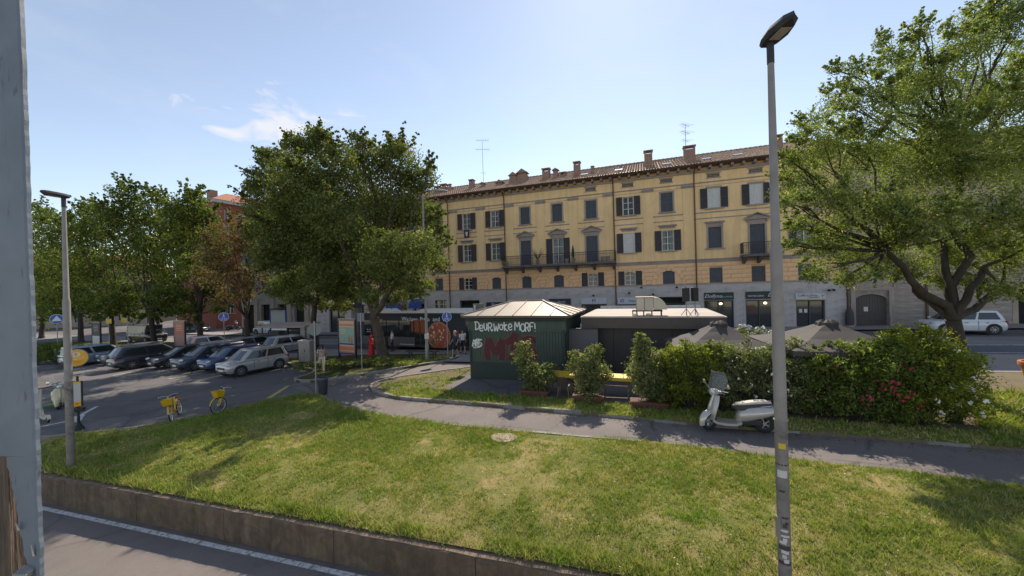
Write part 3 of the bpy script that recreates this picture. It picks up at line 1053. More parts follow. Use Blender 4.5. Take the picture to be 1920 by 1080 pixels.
for a, c, top, kd in [(-45.0, -42.9, 3.0, 'blue'), (-41.9, -40.3, 3.0, 'blue'), (-39.05, -37.5, 3.35, 'grid'), (-35.9, -33.5, 3.3, 'dark'), (-32.7, -30.3, 2.5, 'shop'), (-29.0, -26.8, 3.0, 'shop'), (-25.8, -23.5, 2.65, 'shop'), (-22.5, -20.1, 2.7, 'shop'),
                      (-19.1, -16.8, 2.65, 'shop'), (-15.8, -13.2, 3.3, 'dark'), (-11.7, -9.4, 2.9, 'glass'), (-8.5, -6.45, 2.9, 'glass'), (-4.9, -2.95, 2.82, 'cafe'), (-49.5, -47.0, 3.0, 'shop'), (-54.5, -52.0, 3.0, 'shop')]:
    shops.append((a, c, gl((a + c) / 2) - 0.1, top, kd))
mb = MB()
wall_open(mb, S0, S1, -1.2, ZG, [s[:4] for s in shops], 0.0, 0.5)
mb.build('ground_floor_wall', M_GREY, B)
holesA, holesBC = [], []
WA_, WB_, WC_ = 0.98, 1.02, 1.0
for i, s in enumerate(COLS):
    holesA.append((s - WA_ / 2, s + WA_ / 2, 4.46, 5.78))
    if KB[i].startswith('door'): holesBC.append((s - 0.55, s + 0.55, 6.78, 9.35))
    else: holesBC.append((s - WB_ / 2, s + WB_ / 2, 7.5, 9.35))
    holesBC.append((s - WC_ / 2, s + WC_ / 2, 11.02, 12.78))
VENTS = [s for i, s in enumerate(COLS) if i in (1, 3, 5, 10, 11, 12, 13, 14, 15)]
for s in VENTS: holesBC.append((s - 0.5, s + 0.5, 13.72, 14.05))
mb = MB(); wall_open(mb, S0, S1, ZG, ZB2, holesA, 0.004); mb.build('mezzanine_wall', mat('mezzanine_render', (0.58, 0.37, 0.21), .9, var=.08, vs=.8), B)
mb = MB(); wall_open(mb, S0, S1, ZB2, 14.72, holesBC, 0.0); mb.build('upper_wall', M_OCHRE, B)
# sides, back, inner darkness
mb = MB()
mb.add([(S0, 0, -1.2), (S0, 12, -1.2), (S0, 12, 14.68), (S0, 0, 14.68)], [(0, 1, 2, 3)])
mb.add([(S1, 0, -1.2), (S1, 12, -1.2), (S1, 12, 14.68), (S1, 0, 14.68)], [(0, 1, 2, 3)])
mb.add([(S0, 12, -1.2), (S1, 12, -1.2), (S1, 12, 14.68), (S0, 12, 14.68)], [(0, 1, 2, 3)])
mb.build('side_walls', M_OCHRE, B)
MB().add([(S0 + .1, 0.62, -1.2), (S1 - .1, 0.62, -1.2), (S1 - .1, 0.62, 14.6), (S0 + .1, 0.62, 14.6)], [(0, 1, 2, 3)]).build('dark_backing', M_DARK, B)  # sheet behind the openings, room darkness painted as near-black colour
for i, s in enumerate(COLS):
    k = KA[i]
    window(B, s, WA_, 4.46, 5.78, 'closed' if k in ('arch', 'closed') else 'open', frame=False, sill=False)
    k = KB[i]
    if k.startswith('door'):
        o = window(B, s, 1.1, 6.78, 9.35, 'open' if k == 'dooropen' else 'closed', hood='pediment', sill=False)
    elif k == 'framed': window(B, s, WB_, 7.5, 9.35, 'blind', hood='flat')
    elif k == 'open': window(B, s, WB_, 7.5, 9.35, 'open' if i != 11 else 'white', hood='flat', frame=False)
    else: window(B, s, WB_, 7.5, 9.35, 'closed', hood='flat')
    window(B, s, WC_, 11.02, 12.78, KC[i] if KC[i] != 'blind' or i % 2 else 'closed', frame=KC[i] != 'open')
for s in VENTS:
    mb = MB()
    for x in np.linspace(s - 0.5, s + 0.5, 11): mb.box((x, .08, 13.885), (.035, .05, .33))
    for z in (13.74, 13.88, 14.03): mb.box((s, .083, z), (1.0, .04, .035))
    mb.box((s, -0.01, 14.11), (1.2, 0.06, 0.1)); mb.box((s, -0.01, 13.67), (1.2, 0.06, 0.08))
    mb.build('vent_grille', M_STONE, B)
# bands and cornice
def band(name, z0, z1, dep, m=M_STONE, s0=S0, s1=S1):
    return MB().box(((s0 + s1) / 2, -dep / 2 + 0.01, (z0 + z1) / 2), (s1 - s0, dep + 0.02, z1 - z0)).build(name, m, B)
band('string_course', 6.30, 6.52, 0.10); band('string_course', 6.52, 6.6, 0.17)
band('string_course', 4.36, 4.44, 0.06)
band('string_course', 10.12, 10.2, 0.04)
band('string_course', 10.62, 10.72, 0.035)
band('string_course', 13.30, 13.38, 0.09); band('string_course', 13.02, 13.06, 0.02)
band('cornice', 14.22, 14.32, 0.14); band('cornice', 14.32, 14.44, 0.08)
PIL = [-36.46, -33.1, -29.8, -26.4, -23.05, -19.65, -16.15, -12.75, -39.9, -43.4, -46.8, -50.1, -53.5]
for s in PIL:
    MB().box((s, -0.02, 9.9), (0.84, 0.08, 6.6)).build('pilaster', M_OCHRE, B)
    MB().box((s, -0.06, 13.16), (1.06, 0.2, 0.14)).box((s, -0.045, 13.02), (0.94, 0.14, 0.1)).build('capital', M_STONE, B)
# eave boards, brackets, gutter
MB().box(((S0 + S1) / 2, -0.42, 14.70), (S1 - S0, 1.0, 0.06)).build('eave_board', mat('eave_wood', (0.17, 0.13, 0.11), 0.8), B)
for s in np.arange(S0 + 0.4, S1, 0.84):
    piece('bracket', M_STONE, B, (s, -0.33, 14.56), (0.2, 0.62, 0.22))
mb = MB()
mb.tube([(S0, -0.98, 14.74), (S1, -0.98, 14.74)], 0.085, 8)
mb.build('gutter', M_COPPER, B)
for s in (-37.0, -30.3, -19.2, -12.25, -1.75, -44.9):
    mb = MB().tube([(s, -0.95, 14.70), (s, -0.55, 14.4), (s, -0.16, 14.05), (s, -0.14, 4.0 if s > -13 else 0.3)], 0.055, 8)
    for z in (6.9, 9, 11, 13): mb.torus((s, -0.14, z), 0.06, 0.014, 'Z', 10, 5)
    mb.build('downpipe', M_COPPER, B)
tile_roof(B, S0 - .2, S1 + .1, -1.0, 14.74, 6.0, 17.6, seed=4)
MB().add([(S0, 6.0, 17.6), (S1, 6.0, 17.6), (S1, 12.6, 14.7), (S0, 12.6, 14.7)], [(0, 1, 2, 3)]).build('rear_roof', M_TILE, B)
mb = MB()
for s in np.arange(S0, S1, 0.42): mb.tube([(s, 6.0, 17.62), (s + .45, 6.0, 17.65)], [.13, .15], 6)
o = mb.build('ridge_tiles', M_TILE, B); o['kind'] = 'stuff'
# roof windows and chimneys
for px in (1095, 1160, 1250, 1325, 1385):
    s = FS(px, 315, -1.2)[0]
    M = Matrix.Rotation(math.atan2(2.86, 7.0), 3, 'X')
    MB().box((s, 1.3, 14.74 + 2.3 * .409 + .12), (0.7, 0.55, 0.08), M=M).build('roof_window', glass('skylight', (0.4, 0.42, 0.45), 0.15), B)
for px, w, h, cap in ((884, .5, 1.0, 'slab'), (905, .4, .5, 'gable'), (1024, .8, 1.1, 'slab'), (1042, .5, .9, 'gable'), (1056, .6, .45, 'slab'), (1082, .65, 1.35, 'slab'), (1111, .3, .6, 'pot'), (1216, .75, 1.45, 'slab'), (1293, 1.0, 1.35, 'slab'), (1457, .8, 1.2, 'slab'), (937, .8, .35, 'gable')):
    yy = 2.6
    s = FS(px, 315, -yy)[0]
    chimney(B, s, yy, 14.74 + (yy + 1) * .409 - .35, w, .6, h, cap)
s = FS(970, 330, -3)[0]; chimney(B, s - .4, 3.0, 16.15, .9, .8, 0.75, 'gable'); chimney(B, s + .65, 3.0, 16.15, 1.1, .8, 0.9, 'gable')
s = FS(833, 350, -3)[0]; chimney(B, s - .9, 3.0, 16.15, .7, .7, .6, 'slab'); chimney(B, s, 3.0, 16.15, .8, .7, .75, 'slab'); chimney(B, s + .8, 3.0, 16.15, .6, .7, .6, 'pot')
# long balcony
M_BALC = mat('balcony_stone', (0.14, 0.12, 0.115), 0.85, var=0.2, vs=3)
def balcony(s0, s1, planters=()):
    o = MB().box(((s0 + s1) / 2, -0.55, 6.68), (s1 - s0, 1.15, 0.16)).box(((s0 + s1) / 2, -0.6, 6.585), (s1 - s0 + .1, 1.25, 0.06)).build('balcony', M_BALC, B)
    n = max(2, int(round((s1 - s0) / 1.9)))
    for i in range(n + 1):
        s = s0 + 0.2 + (s1 - s0 - 0.4) * i / n
        MB().prism([(-1.05, 6.55), (0, 6.55), (0, 6.0), (-0.25, 6.05), (-0.8, 6.35)], s - .11, s + .11, 'X').build('corbel', M_BALC, o)
    mb = MB()
    for (a, c) in (((s0, -1.08), (s1, -1.08)), ((s0 + .02, -1.08), (s0 + .02, 0)), ((s1 - .02, -1.08), (s1 - .02, 0))):
        for z, t in ((7.72, .05), (6.85, .03), (7.5, .025)): mb.bar((a[0], a[1], z), (c[0], c[1], z), t, t)
        k = max(2, int(math.hypot(c[0] - a[0], c[1] - a[1]) / 0.13))
        for i in range(k + 1):
            x, y = a[0] + (c[0] - a[0]) * i / k, a[1] + (c[1] - a[1]) * i / k
            mb.box((x, y, 7.28), (.022, .022, .88))
    mb.build('railing', M_IRON, o)
    return o
bal = balcony(-30.35, -19.1)
balcony(-8.8, -6.2)
M_POT = mat('pale_pot', (0.33, 0.28, 0.25), 0.8)
M_TWIG = mat('dry_twig', (0.22, 0.13, 0.08), 0.9)
for px, big in ((950, 0), (1008, 1), (1063, 0), (1075, 2), (1130, 0), (1140, 0)):
    s = FS(px, 490, 0.8)[0]
    o = MB().lathe([(.14, 6.77), (.2, 7.2), (.22, 7.22), (.18, 7.22)], (s, -0.85, 0), 10).build('flower_pot', M_POT, bal)
    if big == 1:
        rr = random.Random(2); mb = MB()
        for _ in range(26):
            a = rr.uniform(0, 2 * PI); q = rr.uniform(.3, .8)
            mb.tube([(s, -.85, 7.2), (s + math.cos(a) * q * .5, -.85 + math.sin(a) * q * .3, 7.7), (s + math.cos(a) * q, -.85 + math.sin(a) * q * .5, 8.1 + rr.uniform(-.2, .4))], [.02, .014, .006], 4)
        mb.build('dry_bush', M_TWIG, bal)
    if big == 2:
        MB().lathe([(.05, 7.2), (.14, 7.5), (.12, 8.0), (.02, 8.5)], (s, -.85, 0), 8).build('small_cypress', mat('dark_green', (0.03, 0.05, 0.02), 0.9, var=0.4, vs=12), bal)
# mezzanine rustication: courses of blocks between the windows and arch stones
ARCH = {}
for i, s in enumerate(COLS):
    if KA[i] in ('arch',) or (KA[i] == 'open'): ARCH[s] = 1.12
M_JOINT = M_PEACH
zc = [4.46, 4.83, 5.2, 5.57, 5.94, 6.29]
for i in range(len(COLS) + 1):
    a = S0 if i == 0 else COLS[i - 1]
    c = S1 if i == len(COLS) else COLS[i]
    for j in range(5):
        z0, z1 = zc[j] + .018, zc[j + 1] - .018
        def lim(s, sg):
            zz = max(z0, 4.46)
            if s in ARCH:
                r = 1.46
                dz = (z0 + z1) / 2 - 4.42
                return s + sg * (math.sqrt(max(r * r - dz * dz, 0)) if dz < r else 0.0)
            return s + sg * (WA_ / 2 + .02 if z0 < 5.75 else 0.0)
        x0 = a if i == 0 else lim(a, 1)
        x1 = c if i == len(COLS) else lim(c, -1)
        if x1 - x0 < 0.08: continue
        k = 2 if x1 - x0 > 1.7 else 1
        off = 0.3 if j % 2 else 0.7
        cuts = [x0, x0 + (x1 - x0) * (off if k == 2 else 1)] + ([x1] if k == 2 else [])
        for p, q in zip(cuts[:-1], cuts[1:]):
            piece('stone_block', M_PEACH, B, ((p + q) / 2, -0.02, (z0 + z1) / 2), (q - p - .03, 0.06, z1 - z0))
for s in ARCH:
    for sg in (-1, 1):                              # plaster inside the arch, each side of the window
        r_ = 1.085
        if KA[COLS.index(s)] == 'open' : x_in = WA_ / 2 + .02
        else: x_in = WA_ / 2 + .02
        a0_ = math.acos(x_in / r_)
        arc = [(s + sg * r_ * math.cos(a), 4.42 + 1.13 * r_ * math.sin(a)) for a in np.linspace(0.04, a0_, 8)]
        poly = [(s + sg * x_in, 4.46)] + arc
        MB().prism(poly, -.03, .003, 'Y').build('arch_infill', M_PEACH, B)
    n = 9
    for k in range(n):
        a0, a1 = PI * k / n + .016, PI * (k + 1) / n - .016
        r0, r1 = 1.12, 1.45
        z = lambda r, a: 4.42 + r * math.sin(a) * 1.13
        poly = [(s + r0 * math.cos(a0), z(r0, a0)), (s + r1 * math.cos(a0), z(r1, a0)), (s + r1 * math.cos(a1), z(r1, a1)), (s + r0 * math.cos(a1), z(r0, a1))]
        poly = [(p[0], min(p[1], 6.285)) for p in poly]
        MB().prism(poly, -0.055, 0.003, 'Y').build('arch_stone', M_PEACH, B)
# ground floor: plaster courses between the openings
op = sorted(shops)
edges = [S0] + [e for s in op for e in (s[0] - .06, s[1] + .06)] + [S1]
for i in range(0, len(edges), 2):
    a, c = edges[i], edges[i + 1]
    if c - a < 0.2: continue
    for j, z in enumerate(np.arange(-0.2, 3.0, 0.56)):
        piece('plaster_course', M_GREY, B, ((a + c) / 2, -0.006, z + 0.275), (c - a, 0.03, 0.54))
for i in range(28):
    a = S0 + (S1 - S0) * i / 28
    piece('plaster_course', M_GREY, B, (a + 1.0, -0.006, 3.98), ((S1 - S0) / 28 - .014, 0.03, 0.7))
MB().box(((S0 + S1) / 2, -0.02, 3.52), (S1 - S0, 0.03, 0.16)).build('string_course', M_GREY, B)
# shop fronts
M_SIGNB = mat('navy_sign', (0.02, 0.022, 0.05), 0.5, var=0.1)
M_SIGNG = mat('dark_green_sign', (0.018, 0.03, 0.03), 0.5, var=0.1)
M_SIGNW = mat('white_sign', (0.55, 0.54, 0.58), 0.5, var=0.06)
M_LETW = mat('white_letters', (0.7, 0.7, 0.7), 0.6, var=0.02)
M_LETG = mat('pale_green_letters', (0.35, 0.52, 0.48), 0.6, var=0.02)
M_LETB = mat('navy_letters', (0.03, 0.04, 0.16), 0.6, var=0.02)
M_AWN = mat('blue_awning', (0.03, 0.06, 0.28), 0.8, var=0.15)
M_FRAME = mat('dark_shop_frame', (0.06, 0.055, 0.055), 0.5, var=0.2)
M_STRIPE = mat('yellow_stripe', (0.55, 0.45, 0.16), 0.6, var=0.05)
M_LAMPG = glow('shop_lamp', (1.0, 0.75, 0.4), 2.5)
for a, c, z0, z1, kd in shops:
    s = (a + c) / 2
    fr = MB()
    for xx in (a + .05, c - .05) + ((s,) if kd != 'dark' else ()): fr.box((xx, 0.22, (z0 + z1) / 2), (.09, .08, z1 - z0))
    fr.box((s, .222, z1 - .05), (c - a, .07, .09))
    fr.box((s, .222, z1 - .62), (c - a, .06, .05))
    o = fr.build('shop_front', M_FRAME, B)
    if kd != 'dark':
        MB().add([(a, .28, z0), (c, .28, z0), (c, .28, z1), (a, .28, z1)], [(0, 1, 2, 3)]).build('pane', M_GLASS, o)
    if kd == 'grid':
        mb = MB()
        for z in (z1 - .45, z1 - .9): mb.box((s, .2, z), (c - a, .05, .05))
        for x in (a + .5, c - .5): mb.box((x, .2, (z0 + z1) / 2), (.05, .05, z1 - z0))
        mb.build('glazing_bars', M_WINW, o)
    if kd == 'blue':
        n = 10
        pr = [(0.0, 3.55), (-0.35, 3.45), (-0.75, 3.1), (-0.95, 2.55)]
        rings = [[(a - .05, y, z), (a - .05, y, z - .03), (c + .05, y, z - .03), (c + .05, y, z)] for y, z in pr]
        MB().loft(rings).build('awning', M_AWN, o)
def sign(s0, s1, z0, z1, m, lines, y=-0.09):
    o = MB().box(((s0 + s1) / 2, y / 2 - .02, (z0 + z1) / 2), (s1 - s0, abs(y) + .01, z1 - z0)).build('shop_sign', m, B)
    for body, size, fx, fz, lm, shear in lines:
        text('lettering', body, size, lm, o, (s0 + (s1 - s0) * fx, y - .032, z0 + (z1 - z0) * fz), shear=shear)
    return o
sign(-32.65, -30.35, 2.5, 3.05, M_SIGNB, [('Stuem', .5, .5, .5, M_LETW, .35)])
sign(-25.75, -23.55, 2.66, 3.3, M_SIGNB, [('Silumin', .26, .58, .5, M_LETW, .2)])
sign(-22.5, -20.08, 2.74, 3.32, M_SIGNW, [('M', .5, .5, .48, M_LETB, 0)])
sign(-19.07, -16.78, 2.68, 3.28, M_SIGNW, [('Ø', .46, .18, .5, M_LETB, 0), ('Timpulsi', .3, .62, .5, M_LETB, .2)])
sign(-11.68, -9.4, 2.96, 3.6, M_SIGNG, [('Dolfyno', .42, .3, .5, M_LETW, .4), ('GELATERIA', .2, .74, .38, M_LETG, 0)])
sign(-8.5, -6.3, 3.0, 3.62, M_SIGNG, [('PASTICCERIA', .2, .34, .38, M_LETW, 0), ('Dol', .42, .86, .5, M_LETW, .4)])
o = sign(-4.95, -2.93, 2.84, 3.4, M_SIGNW, [('Caffè e Shop', .26, .4, .68, M_LETB, 0), ('Tabaccheria', .15, .6, .4, M_LETB, 0), ("Y'", .3, .9, .55, M_LETB, .2)])
MB().box((-3.94, -.145, 2.9), (2.0, .02, .09)).build('stripe', M_STRIPE, o)
MB().box((-4.55, 0.18, 1.95), (.22, .01, .3)).box((-4.2, 0.18, 1.95), (.22, .01, .3)).build('door_notice', M_WINW, B)
for s, z in ((-10.35, 2.6), (-7.0, 2.62)):
    MB().ell((s, 0.36, z), (.16, .16, .12), 10, 6).build('shop_lamp', M_LAMPG, B)
for s, z in ((-21.3, 3.55), (-18.0, 3.72), (-15.9, 3.55), (-2.75, 3.6), (-2.45, 3.62), (-16.9, 4.2), (-13.9, 4.15)):
    MB().tube([(s, 0, z), (s, -.25, z + .06)], .05, 8).ell((s, -.3, z), (.1, .12, .09), 8, 6).build('wall_lamp', M_IRON, B)
# banner on a top window
MB().box((-34.7, -.2, 10.55), (.6, .02, .85)).build('banner', mat('dark_banner', (0.05, 0.03, 0.07), 0.8), B)
MB().prism([(-34.85, 10.75), (-34.55, 10.75), (-34.6, 10.35), (-34.7, 10.25), (-34.8, 10.35)], -.222, -.212, 'Y').build('banner_mark', M_WINW, B)

def aerial(s, y, z, h, arms, label, rot=0.4):
    p = P0 + DX * s - DN * y
    e = empty('roof_aerial', (p.x, p.y, z), -TH + rot)
    MB().tube([(0, 0, 0), (0, 0, h)], [.03, .02], 6).build('mast', M_ALU, e)
    for zz, L, n in arms:
        mb = MB().tube([(-L / 2, 0, zz), (L / 2, 0, zz)], .015, 5)
        for i in range(n):
            x = -L / 2 + L * i / (n - 1)
            w = .25 + .35 * i / n
            mb.tube([(x, -w, zz), (x, w, zz)], .01, 4)
        mb.build('aerial_array', M_ALU, e)
    tag(e, label, 'aerial')
s = FS(906, 330, -4)[0]; aerial(s, 4, 16.7, 5.4, ((5.5, 1.4, 6), (4.4, 1.6, 7), (1.6, .5, 3)), 'tall roof aerial standing left of the gabled chimney pair')
s = FS(1286, 280, -3)[0]; aerial(s, 3.0, 16.3, 3.6, ((3.5, 1.2, 6), (2.8, 1.3, 7), (2.0, .9, 4)), 'roof aerial beside the wide chimney above the long balcony end', .9)

# ---- the pale old building at the right
M_PALE = mat('pale_old_plaster', (0.44, 0.35, 0.27), 0.92, var=0.12, vs=0.8, bump=0.35, bs=14, dirt=(0.33, 0.25, 0.19), ds=0.6, dlo=0.42, dhi=0.7)
M_RUST = mat('weathered_stone', (0.36, 0.30, 0.26), 0.9, var=0.2, vs=2.5, bump=0.5, bs=18, dirt=(0.22, 0.18, 0.155), ds=1.2)
M_GATE = mat('grey_gate_wood', (0.10, 0.085, 0.078), 0.75, var=0.25, vs=1.5, stretch=(14, 14, 0.6))
E2 = empty('old_house', (P0.x, P0.y, 0), -TH)
tag(E2, 'pale plastered old house with arched grey carriage gate and rusticated stone base', 'building')
A0, A1 = -1.5, 22.0
z_g = gz(P0.x) + 0.1
gar = (-1.02, 1.02, z_g - .15, 3.3)
holes = [gar, (8.1, 10.2, gl(9) - .1, 3.4), (12, 14, gl(13) - .1, 3.2)]
mb = MB(); wall_open(mb, A0, A1, -1, 4.6, holes, 0.03, .45)
r = 1.02
mb.build('ground_floor_wall', M_RUST, E2)
ws = [(1.6, 7.9, 9.9), (4.5, 7.9, 9.9), (7.42, 8.0, 9.9), (9.6, 8.0, 9.9), (12.4, 8, 9.9), (15.2, 8, 9.9), (1.6, 11.4, 13), (4.5, 11.4, 13), (7.42, 11.4, 13), (10.1, 11.4, 13), (12.9, 11.4, 13), (1.6, 5.2, 6.5), (4.5, 5.2, 6.5), (10.1, 5.2, 6.5), (13, 5.2, 6.5)]
mb = MB(); wall_open(mb, A0, A1, 4.6, 14.4, [(s - .48, s + .48, a, c) for s, a, c in ws], 0.03); mb.build('upper_wall', M_PALE, E2)
for i, (s, a, c) in enumerate(ws): window(E2, s, .96, a, c, 'plain', frame=True, trim=M_RUST)
MB().add([(A0 + .1, .64, -1), (A1, .64, -1), (A1, .64, 14.3), (A0 + .1, .64, 14.3)], [(0, 1, 2, 3)]).build('dark_backing', M_DARK, E2)
MB().add([(A0, .03, 4), (A0, 11, 4), (A0, 11, 14.4), (A0, .03, 14.4)], [(0, 1, 2, 3)]).add([(A1, .03, -1), (A1, 11, -1), (A1, 11, 14.4), (A1, .03, 14.4)], [(0, 1, 2, 3)]).build('side_walls', M_PALE, E2)
MB().box(((A0 + A1) / 2 + .03, -.06, 4.62), (A1 - A0 - .06, .22, .2)).build('string_course', M_RUST, E2)
MB().box(((A0 + A1) / 2 + .1, -.38, 14.42), (A1 - A0, 1.0, .12)).build('eave_board', mat('eave_wood', (0.17, 0.13, 0.11), 0.8), E2)
tile_roof(E2, A0 + .1, A1, -.9, 14.5, 5.5, 16.4, seed=9)
# arch over the gate, gate leaves of boards
poly = [(gar[0], 3.3)]
for k in range(11):
    a = PI * (1 - k / 10)
    poly.append((r * math.cos(a) * .999, 2.72 + .5 * math.sin(a)))
poly.append((gar[1], 3.3))
MB().prism(poly, 0.06, 0.4, 'Y').build('gate_arch', M_RUST, E2)
for sg in (-1, 1):
    o = MB().box((sg * 0.505, 0.30, (z_g + 3.2) / 2), (1.0, .05, 3.2 - z_g)).build('gate_leaf', M_GATE, E2)
    for i in range(6):
        piece('board', M_GATE, o, (sg * 0.505 - .42 + i * .168, .262, (1.75 + 3.2) / 2), (.155, .03, 3.2 - 1.78))
    for z in (z_g + .5, 1.66): piece('rail', M_GATE, o, (sg * .505, .258, z), (.98, .04, .14))
MB().box((-.25, .235, 2.05), (.26, .01, .36)).build('paper_notice', M_WINW, E2)
for sg in (-1, 1):
    piece('gate_jamb', M_RUST, E2, (sg * 1.18, -.05, (z_g + 3.5) / 2), (.3, .2, 3.5 - z_g))
piece('gate_lintel', M_RUST, E2, (0, -.052, 3.62), (2.66, .2, .24))
rr = random.Random(8)
for z in np.arange(z_g, 4.2, .46):
    for a, c in ((-1.46, -1.35), (1.36, 3.3), (3.35, 5.4), (5.45, 7.9)):
        piece('rustic_block', M_RUST, E2, ((a + c) / 2, 0.0, z + .215), (c - a, .09 + rr.uniform(0, .02), .43))
MB().box((8.0, -.02, 2.4), (.3, .1, 3.0)).build('shop_jamb', M_PALE, E2)
MB().box((7.55, -.03, 2.0), (.6, .02, 1.4)).build('graffiti_panel', mat('graffiti_blue', (0.34, 0.38, 0.46), 0.8, var=0.5, vs=5), E2)
for px in (1560,): pass
MB().tube([(3.2, -.12, 14.2), (3.2, -.12, .8)], .055, 8).build('downpipe', M_COPPER, E2)
MB().tube([(-1.5, -.14, 14.0), (-1.5, -.14, .8)], .05, 8).build('downpipe', M_COPPER, E2)

# ---- grey arcaded building left of the ochre one
E3 = empty('grey_building', (P0.x, P0.y, 0), -TH)
tag(E3, 'grey pilastered building glimpsed under the large plane tree beside the ochre one', 'building')
a0, a1 = -70.6, -57.75
bays = [a0 + 1.6 + 3.1 * i for i in range(4)]
mb = MB(); wall_open(mb, a0, a1, -1.3, 15.5, [(s - .85, s + .85, -1.0, 3.2) for s in bays] + [(s - .55, s + .55, z, z + 1.9) for s in bays for z in (5.2, 8.6, 11.8)], .1, .4)
mb.build('wall', mat('mid_grey_plaster', (0.30, 0.28, 0.27), .9, var=.12, vs=.8), E3)
MB().add([(a0, .6, -1.3), (a1, .6, -1.3), (a1, .6, 15.4), (a0, .6, 15.4)], [(0, 1, 2, 3)]).build('dark_backing', M_DARK, E3)
MB().add([(a0, .1, -1.3), (a0, 12, -1.3), (a0, 12, 15.5), (a0, .1, 15.5)], [(0, 1, 2, 3)]).build('side_wall', M_PALE, E3)
for s in bays:
    piece('pilaster', M_STONE, E3, (s + 1.55, 0.0, 1.4), (.55, .26, 5.2))
    for z in (5.2, 8.6, 11.8): window(E3, s, 1.1, z, z + 1.9, 'closed', trim=M_STONE).location.y = .1
MB().box(((a0 + a1) / 2, -.2, 15.5), (a1 - a0, .8, .25)).build('cornice', M_STONE, E3)
tile_roof(E3, a0, a1, -.6, 15.65, 6, 17.5, seed=2, pitch=.3, rows=10)

# ---- red brick building far behind the trees
M_BRICK = mat('red_brick', (0.26, 0.085, 0.06), .9, var=.2, vs=3, bump=.3, bs=30, dirt=(.22, .07, .05), ds=.8)
pb = AT(405, 600, 62)
E4 = empty('brick_building', (pb.x, pb.y, 0), R(62))
tag(E4, 'tall red brick building with tiled roof rising behind the trees', 'building')
hs = [(s - .55, s + .55, z, z + 1.7) for s in (2.2, 5.0, 8.6, 11.4, 15, 17.8, 21.4) for z in (1.6, 5.0, 8.4, 11.8, 15.0, 17.6)]
mb = MB(); wall_open(mb, 0, 24, -1.5, 20.3, hs, 0, .3); mb.build('wall', M_BRICK, E4)
mb = MB(); hs2 = [(s - .55, s + .55, z, z + 1.7) for s in (-2.5, -6, -9.5) for z in (1.6, 5.0, 8.4, 11.8, 15.0)]
MB().add([(0, 0, -1.5), (0, 14, -1.5), (0, 14, 20.3), (0, 0, 20.3)], [(0, 1, 2, 3)]).build('gable_wall', M_BRICK, E4)
MB().add([(0, 0.5, -1.5), (24, .5, -1.5), (24, .5, 20.3), (0, .5, 20.3)], [(0, 1, 2, 3)]).build('dark_backing', M_DARK, E4)
for a, c, z0, z1 in hs:
    fr = MB().box(((a + c) / 2, -.03, z0 - .08), (c - a + .4, .2, .14)).build('window', M_STONE, E4)
    mb = MB()
    for xx in (a + .05, (a + c) / 2, c - .05): mb.box((xx, .15, (z0 + z1) / 2), (.1, .06, z1 - z0))
    mb.build('sash', M_WINW, fr)
    MB().add([(a, .2, z0), (c, .2, z0), (c, .2, z1), (a, .2, z1)], [(0, 1, 2, 3)]).build('pane', M_GLASS, fr)
MB().box((12, -.3, 20.4), (24.6, 1.0, .5)).build('cornice', mat('pale_cornice', (.42, .39, .36), .8), E4)
M_RT = mat('orange_tiles', (.34, .13, .075), .9, var=.3, vs=4)
MB().loft([[(-.4, -.9, 20.65), (24.4, -.9, 20.65), (24.4, 14.9, 20.65), (-.4, 14.9, 20.65)], [(5, 6.5, 23.6), (19, 6.5, 23.6), (19, 7.5, 23.6), (5, 7.5, 23.6)]]).build('roof', M_RT, E4)
MB().box((3, 7, 22.6), (1.2, 1.2, 2.4)).build('chimney', M_CHIM, E4)

# ---- distant blocks closing the street at the left
M_FARB = mat('far_plaster', (.36, .30, .24), .9, var=.1, vs=.5)
for k, (x, y, rz, w, h, lab, cc) in enumerate(((-96, 72, .35, 40, 12, 'low beige block far behind the left tree row', M_FARB), (-62, 108, -.1, 46, 13, 'distant plastered house at the end of the street', M_PALE))):
    e = empty('distant_house', (x, y, gz(x)), rz)
    tag(e, lab, 'building')
    hs = [(s - .6, s + .6, z, z + 1.8) for s in np.arange(-w / 2 + 2, w / 2 - 1, 3.4) for z in (1.0, 4.6, 8.2)]
    mb = MB(); wall_open(mb, -w / 2, w / 2, -1, h, hs, 0, .3); mb.build('wall', cc, e)
    MB().box((0, 6.3, h / 2 - .5), (w, 12, h + .8)).build('body', M_DARK, e)
    for a, c, z0, z1 in hs:
        MB().add([(a, .2, z0), (c, .2, z0), (c, .2, z1), (a, .2, z1)], [(0, 1, 2, 3)]).build('pane', M_GLASS, e)
    MB().loft([[(-w / 2 - .5, -.7, h), (w / 2 + .5, -.7, h), (w / 2 + .5, 13, h), (-w / 2 - .5, 13, h)], [(-w / 2 + 4, 6, h + 3), (w / 2 - 4, 6, h + 3), (w / 2 - 4, 6.5, h + 3), (-w / 2 + 4, 6.5, h + 3)]]).build('roof', M_RT, e)
